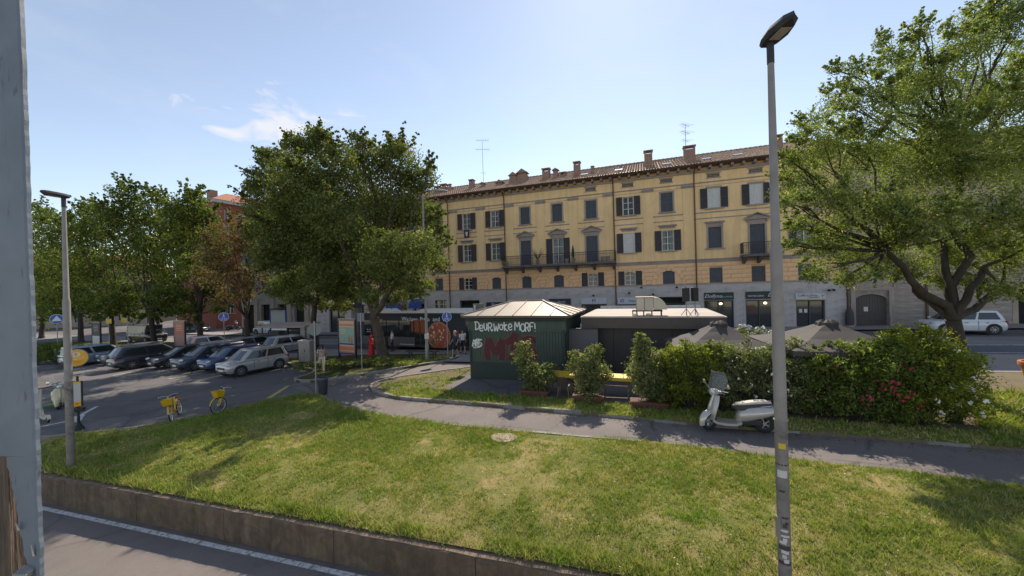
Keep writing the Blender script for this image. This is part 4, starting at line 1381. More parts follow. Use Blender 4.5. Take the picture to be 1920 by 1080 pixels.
# ------------------------------------------------------------------ plants
M_BARK = mat('bark', (0.05, 0.039, 0.031), 0.95, var=0.4, vs=6, bump=0.9, bs=22, stretch=(1, 1, 0.3))
M_BARK2 = mat('plane_bark', (0.085, 0.064, 0.048), 0.95, var=0.5, vs=4, bump=0.7, bs=20)
LEAF_PLANE = leafmat('plane_leaves', [(0.0, (0.079, 0.104, 0.036)), (0.5, (0.137, 0.161, 0.054)), (0.85, (0.224, 0.229, 0.078)), (1.0, (0.345, 0.293, 0.109))], 0.36, 0.7)
LEAF_LIME = leafmat('lime_leaves', [(0.0, (0.062, 0.091, 0.027)), (0.5, (0.116, 0.147, 0.041)), (0.85, (0.212, 0.229, 0.061)), (1.0, (0.316, 0.294, 0.092))], 0.4, 0.7)
LEAF_BROWN = leafmat('scorched_leaves', [(0.0, (0.091, 0.063, 0.039)), (0.4, (0.165, 0.108, 0.067)), (0.7, (0.149, 0.127, 0.047)), (1.0, (0.280, 0.187, 0.120))], 0.35, 0.75)
LEAF_ELM = leafmat('elm_leaves', [(0.0, (0.120, 0.156, 0.061)), (0.5, (0.196, 0.240, 0.082)), (0.85, (0.336, 0.351, 0.120)), (1.0, (0.564, 0.497, 0.223))], 0.42, 0.65)
LEAF_OLE = leafmat('oleander_leaves', [(0.0, (0.097, 0.123, 0.055)), (0.5, (0.175, 0.195, 0.092)), (0.85, (0.323, 0.311, 0.149)), (1.0, (0.591, 0.507, 0.299))], 0.45, 0.5)
LEAF_LAUR = leafmat('yellow_green_leaves', [(0.0, (0.094, 0.124, 0.022)), (0.5, (0.179, 0.209, 0.035)), (0.85, (0.302, 0.318, 0.054)), (1.0, (0.452, 0.426, 0.096))], 0.5, 0.5)
LEAF_DARK = leafmat('dark_shrub_leaves', [(0.0, (0.073, 0.109, 0.029)), (0.5, (0.134, 0.179, 0.042)), (0.85, (0.223, 0.260, 0.062)), (1.0, (0.390, 0.391, 0.125))], 0.42, 0.5)
def leaves(rng, centers, radii, per, size, squash=0.85, aspect=1.9, up=0.35, shell=0.55, spread=.17):
    """diamond leaves gathered in clumps inside ellipsoid lobes; returns corner array and a random value per leaf"""
    allc, allr = [], []
    for c, r, n in zip(centers, radii, per):
        k = max(4, n // 26)
        d = rng.normal(size=(k, 3)); d /= np.linalg.norm(d, axis=1)[:, None]
        q = shell + (1 - shell) * rng.random(k) ** 0.6
        q[rng.random(k) < 0.22] *= 0.55
        cl = np.array(c) + d * q[:, None] * np.array([r, r, r * squash]) * rng.uniform(0.82, 1.12, (k, 1))
        tone = np.clip(rng.normal(0.42, 0.2, k), 0, 1)
        idx = rng.integers(0, k, n)
        sp = r * spread
        p = cl[idx] + rng.normal(size=(n, 3)) * np.array([sp, sp, sp * 0.7])
        out = p - np.array(c)
        out /= np.linalg.norm(out, axis=1)[:, None] + 1e-9
        nrm = out * 0.5 + np.array([0, 0, up]) + rng.normal(size=(n, 3)) * 0.75
        nrm /= np.linalg.norm(nrm, axis=1)[:, None]
        t = np.cross(nrm, rng.normal(size=(n, 3)))
        t /= np.linalg.norm(t, axis=1)[:, None] + 1e-9
        bt = np.cross(nrm, t)
        s = size * rng.uniform(0.6, 1.35, (n, 1))
        w = s / aspect
        quad = np.stack([p - t * s * .5, p + bt * w * .5 + nrm * s * .06, p + t * s * .5, p - bt * w * .5 + nrm * s * .06], axis=1)
        allc.append(quad.reshape(-1, 3))
        allr.append(np.clip(tone[idx] + rng.normal(0, 0.14, n), 0, 1))
    return np.concatenate(allc), np.concatenate(allr)
def limb(mb, a, c, r0, r1, rr_, n=6, k=5, sag=0.0):
    a, c = Vector(a), Vector(c)
    L = (c - a).length
    pts = []
    for i in range(k + 1):
        t = i / k
        p = a.lerp(c, t)
        if 0 < i < k: p += Vector((rr_.uniform(-1, 1), rr_.uniform(-1, 1), rr_.uniform(-.6, .6))) * L * 0.045
        p.z += math.sin(t * PI) * L * sag
        pts.append(p)
    mb.tube(pts, [r0 + (r1 - r0) * (i / k) ** 0.8 for i in range(k + 1)], n)
def tree(name, label, base, trunk_top, r0, lobes, leafm, bark, n_leaf, size, seed, forks=None, group=None, squash=0.85, shell=0.55, extra_twigs=0, aspect=1.7, sprays=4, spread=.17):
    """lobes: (Vector centre, radius); forks: extra nodes the limbs pass through"""
    base = Vector(base)
    o = empty(name, base)
    tag(o, label, 'tree', group)
    rng = np.random.default_rng(seed)
    rr_ = random.Random(seed)
    tt = Vector(trunk_top)
    mb = MB()
    pts = [base + Vector((0, 0, -.1)), base.lerp(tt, .08), base.lerp(tt, .35) + Vector((rr_.uniform(-.08, .08), 0, 0)), base.lerp(tt, .7) + Vector((rr_.uniform(-.1, .1), 0, 0)), tt]
    mb.tube([p - base for p in pts], [r0 * 1.45, r0 * 1.12, r0, r0 * .92, r0 * .86], 12)
    forks = [Vector(f) for f in (forks or [])]
    nodes = [tt] + forks
    for f in forks: limb(mb, tt - base, f - base, r0 * .62, r0 * .38, rr_, 8)
    for c, r in lobes:
        c = Vector(c)
        nd = min(nodes, key=lambda q: (q - c).length + (2.0 if q is tt and forks else 0))
        limb(mb, nd - base, c - base, r0 * (.4 if nd is tt else .3), r0 * .08, rr_, 6)
        for _ in range(3 + extra_twigs):
            d = Vector((rr_.gauss(0, 1), rr_.gauss(0, 1), rr_.gauss(0.3, .8))).normalized() * r * .85
            st = nd.lerp(c, rr_.uniform(.55, .98))
            limb(mb, st - base, c + d - base, r0 * .10, r0 * .025, rr_, 4, 3)
    mb.build('trunk', bark, o, smooth=True, ang=60)
    lobes = list(lobes)
    cen = sum((Vector(c) for c, _ in lobes), Vector()) / len(lobes)
    small = []
    for c, r in lobes:                              # shoots that break the outline
        for _ in range(sprays):
            d = (Vector(c) - cen).normalized() * .7 + Vector((rr_.gauss(0, .6), rr_.gauss(0, .6), rr_.gauss(.45, .4)))
            d.normalize()
            L_ = r * rr_.uniform(.35, .8)
            st = Vector(c) + d * r * .8
            for q in range(4): small.append((st + d * L_ * q / 3 + Vector((rr_.gauss(0, .04), rr_.gauss(0, .04), 0)) * r, r * (.17 - .03 * q)))
    tot = sum(r * r for _, r in lobes) + 1.3 * sum(r * r for _, r in small)
    lobes += small
    per = [max(14, int(n_leaf * r * r / tot * (1.3 if r < .35 else 1))) for _, r in lobes]
    co, at = leaves(rng, [tuple(Vector(c) - base) for c, _ in lobes], [r for _, r in lobes], per, size, squash, aspect, shell=shell, spread=spread)
    cr = mesh_obj('crown', np_mesh('crown', co, 4, leafm, at), o)
    return o
def px_lobes(lst, Y, jit=0.0, seed=0, depth=1.0):
    rr_ = random.Random(seed)
    out = []
    for x, y, r in lst:
        yy = Y + rr_.uniform(-jit, jit)
        out.append((AT(x, y, yy), r / FOC * yy))
    return out
YA, YB = 25.6, 27.5
bA = G(722, 674); 
lobA = px_lobes([(690, 300, 42), (748, 308, 46), (788, 340, 33), (660, 350, 55), (738, 378, 62), (690, 430, 65), (788, 468, 46), (760, 515, 44), (650, 470, 58), (700, 505, 46), (818, 492, 24), (624, 405, 52), (738, 280, 26), (805, 305, 14), (670, 265, 22), (815, 440, 26), (720, 470, 50), (600, 340, 40), (640, 300, 34), (780, 405, 40), (640, 535, 34), (690, 552, 24), (740, 552, 26), (790, 540, 24), (810, 405, 24)], YA - .6, 4.6, 5)
tree('plane_tree', 'largest broad plane tree with leaning trunk on the bus stop island', bA, AT(700, 592, YA), .34, lobA, LEAF_PLANE, M_BARK2, 105000, .17, 21,
     [AT(672, 520, YA), AT(720, 500, YA + .5), AT(748, 520, YA - .6)], 'trees along the square')
bB = G(588, 662)
lobB = px_lobes([(590, 275, 36), (532, 306, 36), (497, 292, 18), (498, 335, 30), (562, 345, 54), (500, 388, 40), (540, 430, 56), (592, 400, 48), (520, 480, 42), (562, 520, 36), (606, 520, 38), (480, 432, 26), (470, 355, 15), (585, 460, 50), (550, 270, 20), (600, 250, 18), (545, 385, 40), (630, 545, 26), (530, 540, 28), (560, 560, 24), (600, 566, 20), (640, 572, 18)], YB + .2, 4.4, 6)
tree('plane_tree', 'broad plane tree on a slim dark trunk behind the bus shelter', bB, AT(590, 575, YB + 2), .22, lobB, LEAF_PLANE, M_BARK, 100000, .17, 22,
     [AT(560, 500, YB + 2), AT(610, 490, YB + 2)], 'trees along the square')
def row_tree(label, px, py, Y, top, lob, leafm, n, seed, r0=.26, name='lime_tree', size=.27):
    u, v = uv(px, py)
    b0 = Vector((u * Y, Y, gz(u * Y) + .1))
    tree(name, label, b0, AT(top[0], top[1], Y), r0, px_lobes(lob, Y, 2.5, seed), leafm, M_BARK, n, size, seed, None, 'trees along the square')
row_tree('smaller half scorched brown tree with forked trunk beside the bus shelter', 468, 648, 33, (462, 598), [(440, 440, 38), (412, 478, 36), (472, 470, 34), (385, 520, 26), (440, 520, 34), (478, 520, 30), (425, 555, 22), (470, 425, 24), (455, 545, 24)], LEAF_BROWN, 11000, 31, .24, 'scorched_tree', .2)
row_tree('green tree directly left of the scorched one, trunk behind the red poster board', 378, 645, 40, (374, 590), [(352, 388, 36), (330, 412, 34), (384, 405, 26), (380, 440, 34), (350, 460, 44), (308, 480, 40), (372, 500, 36), (340, 545, 34), (395, 540, 26), (365, 370, 20), (405, 470, 22), (320, 575, 24), (355, 582, 22), (410, 572, 18)], LEAF_LIME, 24000, 32)
row_tree('tall leafy tree behind the black van', 290, 646, 41, (282, 590), [(235, 372, 30), (280, 388, 36), (252, 425, 46), (205, 398, 22), (292, 450, 40), (240, 480, 46), (282, 522, 38), (302, 555, 28), (270, 360, 16), (240, 350, 14), (295, 372, 16), (250, 570, 26), (285, 580, 22), (318, 520, 26), (320, 430, 22)], LEAF_LIME, 24000, 33)
row_tree('tree behind the dark parked car, third from the square corner', 213, 646, 43, (208, 592), [(182, 402, 30), (152, 430, 36), (192, 462, 42), (160, 505, 42), (205, 525, 40), (225, 552, 30), (170, 385, 16), (178, 555, 34), (215, 420, 30), (190, 585, 22), (230, 578, 24)], LEAF_LIME, 22000, 34)
row_tree('tree behind the pale blue parked car', 152, 646, 47, (150, 592), [(102, 432, 34), (82, 408, 24), (124, 472, 42), (92, 512, 40), (132, 545, 38), (100, 560, 34), (140, 420, 26), (150, 510, 34), (120, 580, 28), (160, 578, 24)], LEAF_LIME, 20000, 35)
row_tree('dark tree hidden behind the window shutter edge at the far left', 78, 645, 54, (80, 592), [(75, 398, 24), (60, 445, 36), (75, 520, 40), (40, 480, 40), (60, 565, 34), (30, 420, 30), (95, 470, 30), (70, 590, 28), (95, 575, 24)], LEAF_LIME, 16000, 36)
# elm at the right
YE = 12.4
bE = Vector((14.75, YE, gz(14.75) + .1))
lobE = px_lobes([(1872, 55, 48), (1795, 100, 50), (1690, 105, 34), (1655, 75, 16), (1655, 180, 52), (1728, 205, 62), (1838, 180, 66), (1905, 190, 60), (1572, 190, 34), (1565, 130, 14), (1545, 270, 50), (1622, 282, 62), (1720, 315, 70), (1822, 310, 72), (1502, 335, 38), (1562, 372, 52), (1640, 395, 50), (1885, 400, 60), (1542, 462, 38), (1602, 470, 36), (1885, 480, 48), (1775, 470, 46), (1970, 300, 80), (1965, 110, 60), (1970, 450, 60), (1480, 300, 20), (1500, 420, 24), (1700, 500, 34), (1830, 440, 44), (1760, 400, 46), (1690, 440, 36), (1740, 150, 40), (1640, 510, 24), (1830, 30, 26), (1470, 380, 20), (1520, 230, 24), (1610, 130, 22), (1720, 60, 24), (1900, 20, 30), (1480, 460, 16), (1530, 510, 22), (1590, 520, 20), (1650, 470, 36), (1720, 430, 36), (1830, 525, 28), (1885, 545, 26), (1565, 430, 34), (1760, 525, 22), (1680, 380, 40), (1790, 250, 50)], YE, 1.5, 9)
tree('elm_tree', 'wide airy tree with a low forking trunk behind the shrub corner', bE, AT(1787, 600, YE), .22, lobE, LEAF_ELM, M_BARK, 250000, .08, 23,
     [AT(1660, 470, YE - .2), AT(1715, 545, YE + .2), AT(1770, 450, YE + .3), AT(1845, 500, YE - .3), AT(1880, 545, YE), AT(1800, 300, YE)], None, .95, .2, 2, 2.2, 9, .27)

# ------------------------------------------------------------------ shrubs
M_FW = mat('white_petals', (.72, .70, .62), .7, var=.06)
M_FR = mat('red_petals', (.34, .03, .05), .7, var=.2, vs=20)
M_TERRA = mat('terracotta', (.12, .05, .034), .85, var=.2, vs=8, bump=.2)
def flowers(par, rng, c, r, n, m, size=.05, name='blossoms'):
    d = rng.normal(size=(n, 3)); d /= np.linalg.norm(d, axis=1)[:, None]
    d[:, 1] = -np.abs(d[:, 1]) * .8
    p = np.array(c) + d * r
    quads = []
    for i in range(n):
        for k in range(3):
            nn = d[i] + rng.normal(size=3) * .5
            nn /= np.linalg.norm(nn)
            t = np.cross(nn, rng.normal(size=3)); t /= np.linalg.norm(t)
            bt = np.cross(nn, t)
            q = p[i] + rng.normal(size=3) * size * .6
            quads += [q - t * size, q - bt * size, q + t * size, q + bt * size]
    return mesh_obj(name, np_mesh(name, np.array(quads), 4, m), par)
def shrub(label, base, lobes, leafm, n, size, seed, group='shrubs of the hedge', planter=None, fl=None, name='shrub', aspect=2.6):
    base = Vector(base)
    o = empty(name, base)
    tag(o, label, 'shrub', group)
    rng = np.random.default_rng(seed)
    rr_ = random.Random(seed)
    zb = 0.42 if planter else 0.0
    mb = MB()
    for c, r in lobes:
        for _ in range(7):
            st = Vector((rr_.uniform(-.18, .18), rr_.uniform(-.12, .12), zb * .8))
            d = Vector((rr_.gauss(0, 1), rr_.gauss(0, 1), rr_.gauss(.5, .8))).normalized() * r * .8
            limb(mb, st, Vector(c) + d, .018, .005, rr_, 4, 4)
    mb.build('stems', M_BARK, o)
    tot = sum(r * r for _, r in lobes)
    per = [int(n * r * r / tot) for _, r in lobes]
    co, at = leaves(rng, [tuple(c) for c, _ in lobes], [r for _, r in lobes], per, size, 1.0, aspect, .25, .35)
    co[:, 2] = np.maximum(co[:, 2], 0.03)
    mesh_obj('foliage', np_mesh('foliage', co, 4, leafm, at), o)
    if fl:
        for (c, r, k, m, sz) in fl: flowers(o, rng, c, r, k, m, sz)
    return o
def planter_box(label, p, w, d, h, rz):
    o = empty('planter', p, rz)
    tag(o, label, 'planter', 'terracotta planters of the cafe')
    mb = MB()
    mb.loft([[(-w / 2 * .88, -d / 2 * .85, 0), (w / 2 * .88, -d / 2 * .85, 0), (w / 2 * .88, d / 2 * .85, 0), (-w / 2 * .88, d / 2 * .85, 0)],
             [(-w / 2, -d / 2, h), (w / 2, -d / 2, h), (w / 2, d / 2, h), (-w / 2, d / 2, h)],
             [(-w / 2 + .04, -d / 2 + .04, h), (w / 2 - .04, -d / 2 + .04, h), (w / 2 - .04, d / 2 - .04, h), (-w / 2 + .04, d / 2 - .04, h)],
             [(-w / 2 + .04, -d / 2 + .04, h - .06), (w / 2 - .04, -d / 2 + .04, h - .06), (w / 2 - .04, d / 2 - .04, h - .06), (-w / 2 + .04, d / 2 - .04, h - .06)]])
    mb.build('box', M_TERRA, o)
    MB().box((0, 0, h - .02), (w + .05, d + .05, .07)).box((0, 0, h - .02), (w - .07, d - .07, .09)).build('rim', M_TERRA, o)
    MB().box((0, 0, h - .045), (w - .09, d - .09, .05)).build('soil', M_DIRT, o)
    return o
def on(px, py, dz=.1):
    p = G(px, py, dz)
    return p
q = on(1004, 742); planter_box('terracotta planter under the left cafe shrub, nearest the green kiosk', q, 1.15, .5, .24, -TH)
shrub('rounded variegated shrub in the planter nearest the green kiosk', q, [((.05, 0, .75), .58), ((.35, .0, .95), .52), ((-.25, .05, 1.1), .52), ((-.52, .1, 1.55), .46), ((-.45, .1, 1.9), .34), ((.4, .05, .6), .5), ((-.2, .1, .55), .45)], LEAF_OLE, 8200, .10, 41, 'cafe shrubs in planters', True, None, 'potted_shrub')
q = on(1104, 752); planter_box('terracotta planter in front of the yellow tables', q, 1.1, .45, .22, -TH)
shrub('upright potted shrub standing between the two yellow tables', q, [((0, 0, .6), .5), ((.15, 0, .95), .55), ((-.28, 0, 1.2), .5), ((.22, 0, 1.4), .48), ((-.38, 0, 1.66), .32), ((.3, 0, 1.8), .34), ((.5, 0, 1.0), .4)], LEAF_OLE, 8000, .10, 42, 'cafe shrubs in planters', True, None, 'potted_shrub')
q = on(1218, 764); planter_box('terracotta planter at the left end of the hedge', q, 1.2, .5, .22, -TH)
shrub('tall variegated shrub at the left end of the hedge', q, [((0, 0, .8), .6), ((-.2, 0, 1.3), .6), ((.1, .1, 1.7), .48), ((-.1, .1, 2.1), .36), ((-.12, .1, 2.45), .24), ((.4, 0, 1.2), .45), ((.35, 0, .6), .45), ((-.35, 0, 1.9), .26)], LEAF_OLE, 8200, .11, 43, 'shrubs of the hedge', True, None, 'potted_shrub')
# the hedge: separate shrubs from left to right; z heights in metres above the strip
hedge = [
 (1262, 770, 'yellow green laurel second from the hedge left end', LEAF_LAUR, 1.9, .60, None),
 (1305, 778, 'sunlit yellow green laurel left of the silver scooter', LEAF_LAUR, 2.15, .64, None),
 (1352, 776, 'bushy shrub with reddish leaf tips right behind the scooter windscreen', LEAF_LAUR, 2.0, .60, 'dry'),
 (1402, 780, 'white speckled shrub behind the silver scooter seat', LEAF_OLE, 2.05, .62, 'white'),
 (1452, 786, 'shrub with small white flowers directly behind the grey lamp post', LEAF_OLE, 2.0, .60, 'white2'),
 (1512, 786, 'bright leaved shrub right of the lamp post under the second parasol', LEAF_OLE, 2.15, .68, None),
 (1575, 792, 'dense dark shrub in the middle of the hedge right of the lamp post', LEAF_DARK, 2.0, .72, 'orange'),
 (1640, 800, 'dark shrub dotted with crimson blossoms', LEAF_DARK, 2.1, .72, 'red'),
 (1705, 806, 'large leafy shrub before the elm trunk with scattered red flowers', LEAF_DARK, 2.4, .8, 'red2'),
 (1765, 808, 'spreading yellow green shrub below the elm trunk', LEAF_LAUR, 2.55, .86, 'white3'),
 (1826, 806, 'lower yellow green shrub at the right end of the hedge', LEAF_LAUR, 1.9, .74, 'white3'),
]
for i, (px, py, lab, lm, h, r, f) in enumerate(hedge):
    p = on(px, py) + Vector((.1, .55, 0))
    rr = random.Random(100 + i)
    lob = []
    z = r * .75
    while z < h - r * .35:
        for sg in (-.55, .0, .55):
            lob.append((Vector((sg * r + rr.uniform(-.12, .12), rr.uniform(-.22, .22), z + rr.uniform(-.1, .1))), r * rr.uniform(.62, .8)))
        z += r * .72
    for sg in (-.35, .3): lob.append((Vector((sg * r, rr.uniform(-.1, .2), h - r * .3 + rr.uniform(-.1, .22))), r * rr.uniform(.36, .52)))
    lob.append((Vector((rr.uniform(-.3, .3), 0, h + rr.uniform(-.02, .2))), r * .26))
    fl = None
    C = Vector((0, -.1, h * .55))
    if f == 'white': fl = [((0, -.15, h * .62), .62, 26, M_FW, .022)]
    if f == 'white2': fl = [((.1, -.2, h * .45), .66, 16, M_FW, .035), ((.0, 0, h * .9), .4, 10, M_FW, .025)]
    if f == 'orange': fl = [((.0, -.3, h * .78), .3, 3, M_FR, .05)]
    if f == 'red': fl = [((.25, -.42, h * .5), .28, 11, M_FR, .038), ((-.2, -.5, h * .36), .2, 8, M_FR, .035)]
    if f == 'red2': fl = [((-.3, -.5, h * .45), .3, 14, M_FR, .04), ((.1, -.4, h * .66), .22, 6, M_FR, .035), ((.15, -.5, h * .3), .2, 5, M_FR, .032)]
    if f == 'white3': fl = [((.05, -.3, h * .35), .5, 9, M_FW, .045), ((.1, -.3, h * .75), .45, 5, M_FW, .035)]
    if f == 'dry': fl = [((0, -.15, h * .6), .6, 40, mat('reddish_tips', (.22, .10, .06), .8), .03)]
    shrub(lab, p, lob, lm, int(9500 * (h * r) / 1.25), .088 if lm is not LEAF_DARK else .1, 200 + i, fl=fl)
# white flowering shrubs beyond the parasols
for px, py, lab in ((1395, 622, 'white blossoming shrub seen between the parasols, left one'), (1428, 626, 'white blossoming shrub beside the lamp post behind the parasols')):
    p = AT(px, py, 17.5); p.z = gz(p.x) + .1
    h = AT(px, py, 17.5).z - p.z
    shrub(lab, p, [(Vector((0, 0, h * .4)), .5), (Vector((.2, 0, h * .75)), .45), (Vector((-.2, 0, h * .95)), .36)], LEAF_OLE, 2500, .11, px, 'white shrubs behind the parasols', None, [((0, 0, h * .95), .45, 60, M_FW, .05)])
# low hedge and ground cover
p = G(84, 690)
shrub('dark clipped hedge block at the left end of the car park', p + Vector((-1.2, 2.0, 0)), [(Vector((x, 0, .8)), .9) for x in (-3, -1.8, -.6, .6, 1.6)] + [(Vector((x, 0, 1.5)), .6) for x in (-2.5, -1, .4)], LEAF_DARK, 9000, .14, 61, 'low hedges')
for k, (px, py, w, lab) in enumerate(((400, 652, 5.0, 'low green hedge under the blue round sign'), (660, 690, 6.0, 'ground cover hedge in the shade of the largest plane tree'))):
    p = G(px, py, .1)
    shrub(lab, p, [(Vector((x, x * .12 + 0, .22)), .42) for x in np.arange(-w / 2, w / 2, .5)], LEAF_DARK, 5200, .10, 70 + k, 'low hedges')

# ------------------------------------------------------------------ grass
def grassmat():
    m, n, l, b, o = _new('grass_blades')
    a = n.new('ShaderNodeAttribute'); a.attribute_name = 'rnd'
    co = n.new('ShaderNodeNewGeometry').outputs['Position']
    t = noise(n, l, co, 1.5, 8, 0.72, 0.7)
    r1 = ramp(n, [(0.0, (0.128, 0.188, 0.034)), (0.55, (0.213, 0.265, 0.055)), (1.0, (0.425, 0.415, 0.128))])
    l.new(a.outputs['Fac'], r1.inputs[0])
    r2 = ramp(n, [(0.0, (0.236, 0.220, 0.068)), (0.5, (0.439, 0.346, 0.151)), (1.0, (0.675, 0.506, 0.270))])
    l.new(a.outputs['Fac'], r2.inputs[0])
    rm = ramp(n, [(0.46, 0.0), (0.68, 0.75)])
    l.new(t.outputs[0], rm.inputs[0])
    c = mixc(n, l, rm.outputs[0], r1.outputs[0], r2.outputs[0])
    t4 = noise(n, l, co, 0.45, 3, 0.5)
    r4 = ramp(n, [(0.58, 0.0), (0.70, 0.8)])
    l.new(t4.outputs[0], r4.inputs[0])
    c = mixc(n, l, r4.outputs[0], c, (0.200, 0.312, 0.037))
    l.new(c, b.inputs['Base Color'])
    b.inputs['Roughness'].default_value = 0.6
    b.inputs['Specular IOR Level'].default_value = 0.25
    tr = n.new('ShaderNodeBsdfTranslucent')
    c2 = mixc(n, l, 1.0, c, (1.35, 1.5, 0.6), 'MULTIPLY')
    l.new(c2, tr.inputs['Color'])
    mx = n.new('ShaderNodeMixShader'); mx.inputs[0].default_value = 0.3
    l.new(b.outputs[0], mx.inputs[1]); l.new(tr.outputs[0], mx.inputs[2]); l.new(mx.outputs[0], o.inputs[0])
    return m
M_GRASS = grassmat()
def vnoise(x, y, sc, seed):
    g = np.random.default_rng(seed).random((64, 64))
    u, v = x * sc + 31.7, y * sc + 17.3
    i, j = np.floor(u).astype(int), np.floor(v).astype(int)
    fu, fv = u - i, v - j
    fu, fv = fu * fu * (3 - 2 * fu), fv * fv * (3 - 2 * fv)
    q = lambda a, c: g[a % 64, c % 64]
    return (q(i, j) * (1 - fu) + q(i + 1, j) * fu) * (1 - fv) + (q(i, j + 1) * (1 - fu) + q(i + 1, j + 1) * fu) * fv
def grass(name, label, poly, zfun, dens, h, w, seed, x0=None, x1=None, y0=None, y1=None, near_bias=False):
    rng = np.random.default_rng(seed)
    X = np.array([p[0] for p in poly]); Y = np.array([p[1] for p in poly])
    a, c, e, g = (X.min() if x0 is None else x0), (X.max() if x1 is None else x1), (Y.min() if y0 is None else y0), (Y.max() if y1 is None else y1)
    n = int((c - a) * (g - e) * dens)
    px, py = rng.uniform(a, c, n), rng.uniform(e, g, n)
    # thinner with distance, and only what stands inside the outline and in reach of the view
    keep = point_in(poly, px, py) & (np.abs(px) < py * 1.75 + 2.5) & (py > 3.0)
    dist = np.hypot(px, py)
    keep &= rng.random(n) < np.clip(11.0 / dist, 0.25, 1.0)
    nz = .5 * vnoise(px, py, .7, seed) + .3 * vnoise(px, py, 2.1, seed + 9) + .2 * vnoise(px, py, 6.0, seed + 5)
    keep &= rng.random(n) < np.clip((nz - .20) * 3.2, .12, 1.0)      # worn and bare places
    px, py, nz = px[keep], py[keep], nz[keep]
    n = len(px)
    # clumping: clover and tufts
    k = max(1, n // 30)
    nt = max(1, n // 11)                          # blades gather in tufts
    ti = rng.integers(0, n, nt)
    own = rng.integers(0, nt, n)
    loose = rng.random(n) < .3
    tx, ty = px[ti][own] + rng.normal(0, .028, n), py[ti][own] + rng.normal(0, .028, n)
    px, py, nz = np.where(loose, px, tx), np.where(loose, py, ty), np.where(loose, nz, nz[ti][own])
    tuft = rng.normal(0, .16, nt)[own]
    th_ = rng.uniform(.6, 1.5, nt)[own]
    ang = rng.uniform(0, 2 * PI, n)
    hh = h * rng.gamma(4.0, 0.25, n) * np.clip(.35 + 1.3 * nz, .5, 1.6) * np.where(loose, .8, th_)
    lean = rng.normal(0, .55, (n, 2)) * hh[:, None]
    ww = w * rng.uniform(.6, 1.5, n) * np.clip(np.hypot(px, py) / 8.0, 1.0, 2.2)
    z = zfun(px, py)
    dx, dy = np.cos(ang) * ww * .5, np.sin(ang) * ww * .5
    co = np.stack([np.stack([px - dx, py - dy, z - .01], 1), np.stack([px + dx, py + dy, z - .01], 1), np.stack([px + lean[:, 0], py + lean[:, 1], z + hh], 1)], axis=1).reshape(-1, 3)
    o = mesh_obj(name, np_mesh(name, co, 3, M_GRASS, np.clip(rng.normal(.60, .16, n) + tuft - (nz - .5) * .9, 0, 1)))
    tag(o, label, 'grass', None, 'stuff')
    return o
_wp = wall_pt(0); 
def z_lawn(x, y):
    d = (x - _wp.x) * (-WNRM.x) + (y - _wp.y) * (-WNRM.y)
    return SLOPE * np.clip(x, XL, XR) + 0.05 - 0.27 * np.maximum(0.0, 1.0 - d / 1.9) ** 1.5
z_flat = lambda dz: (lambda x, y: SLOPE * np.clip(x, XL, XR) + dz)
grass('grass', 'mown sunlit lawn grass with dry patches between wall and path', lawn_poly, z_lawn, 3400, .045, .012, 1, x0=-16, x1=18)
edge = [wall_pt(t, -.16) for t in np.arange(-6, 22, .5)] + [wall_pt(t, -.42) for t in np.arange(22, -6, -.5)]
grass('edge_grass', 'longer bright grass tufts along the top of the retaining wall', edge, z_lawn, 4200, .09, .014, 2)
grass('strip_grass', 'grass strip between the foot path and the cafe planters', grass_strip, z_flat(.1), 1900, .06, .016, 3)
grass('island_grass_blades', 'sparse grass on the tree island by the bus stop', g_isl, z_flat(.114), 700, .07, .03, 4)
grass('corner_grass_blades', 'bright grass at the corner near the road on the right', GP([(1850, 742), (1900, 738), (2050, 790), (2050, 850), (1880, 838), (1830, 800)]), z_flat(.11), 1200, .09, .02, 5)
grass('dry_grass', 'sparse dry grass on the bare wedge left of the kiosk', GP([(712, 722), (800, 706), (880, 694), (884, 705), (836, 727), (800, 733), (760, 735), (720, 738)]), z_flat(.09), 900, .05, .02, 8)
# clover flowers and small leaves
rng = np.random.default_rng(77)
n = 26000
px_, py_ = rng.uniform(-14, 16, n), rng.uniform(4, 15, n)
k_ = point_in(lawn_poly, px_, py_) & (np.abs(px_) < py_ * 1.6 + 2)
px_, py_ = px_[k_], py_[k_]
n = len(px_)
zz = z_lawn(px_, py_) + rng.uniform(.02, .05, n)
s_ = rng.uniform(.008, .02, n)
an = rng.uniform(0, 2 * PI, n)
t_ = np.stack([np.cos(an), np.sin(an), rng.normal(0, .3, n)], 1) * s_[:, None]
b_ = np.stack([-np.sin(an), np.cos(an), rng.normal(0, .3, n)], 1) * s_[:, None]
p_ = np.stack([px_, py_, zz], 1)
co = np.stack([p_ - t_, p_ - b_, p_ + t_, p_ + b_], 1).reshape(-1, 3)
LEAF_CLOV = leafmat('clover_leaves', [(0.0, (0.072, 0.123, 0.026)), (.6, (0.131, 0.189, 0.043)), (.93, (0.217, 0.261, 0.072)), (1.0, (0.580, 0.580, 0.435))], .3)
tag(mesh_obj('clover', np_mesh('clover', co, 4, LEAF_CLOV, rng.random(n))), 'clover leaves scattered through the lawn', 'clover', None, 'stuff')
p = G(945, 822, .05)
o = empty('drain_cover', p, -.3)
tag(o, 'small sandy concrete drain cover set in the lawn', 'drain cover')
rr = random.Random(1)
pl = [(.42 * math.cos(a) * rr.uniform(.85, 1.1), .34 * math.sin(a) * rr.uniform(.85, 1.1)) for a in np.arange(0, 2 * PI, .45)]
MB().prism(pl, -.05, .035).build('slab', mat('sandy_concrete', (.33, .25, .19), .95, var=.2, vs=9, bump=.5), o)
MB().box((0, 0, .03), (.34, .3, .03)).build('lid', mat('sandy_concrete', (.33, .25, .19)), o)

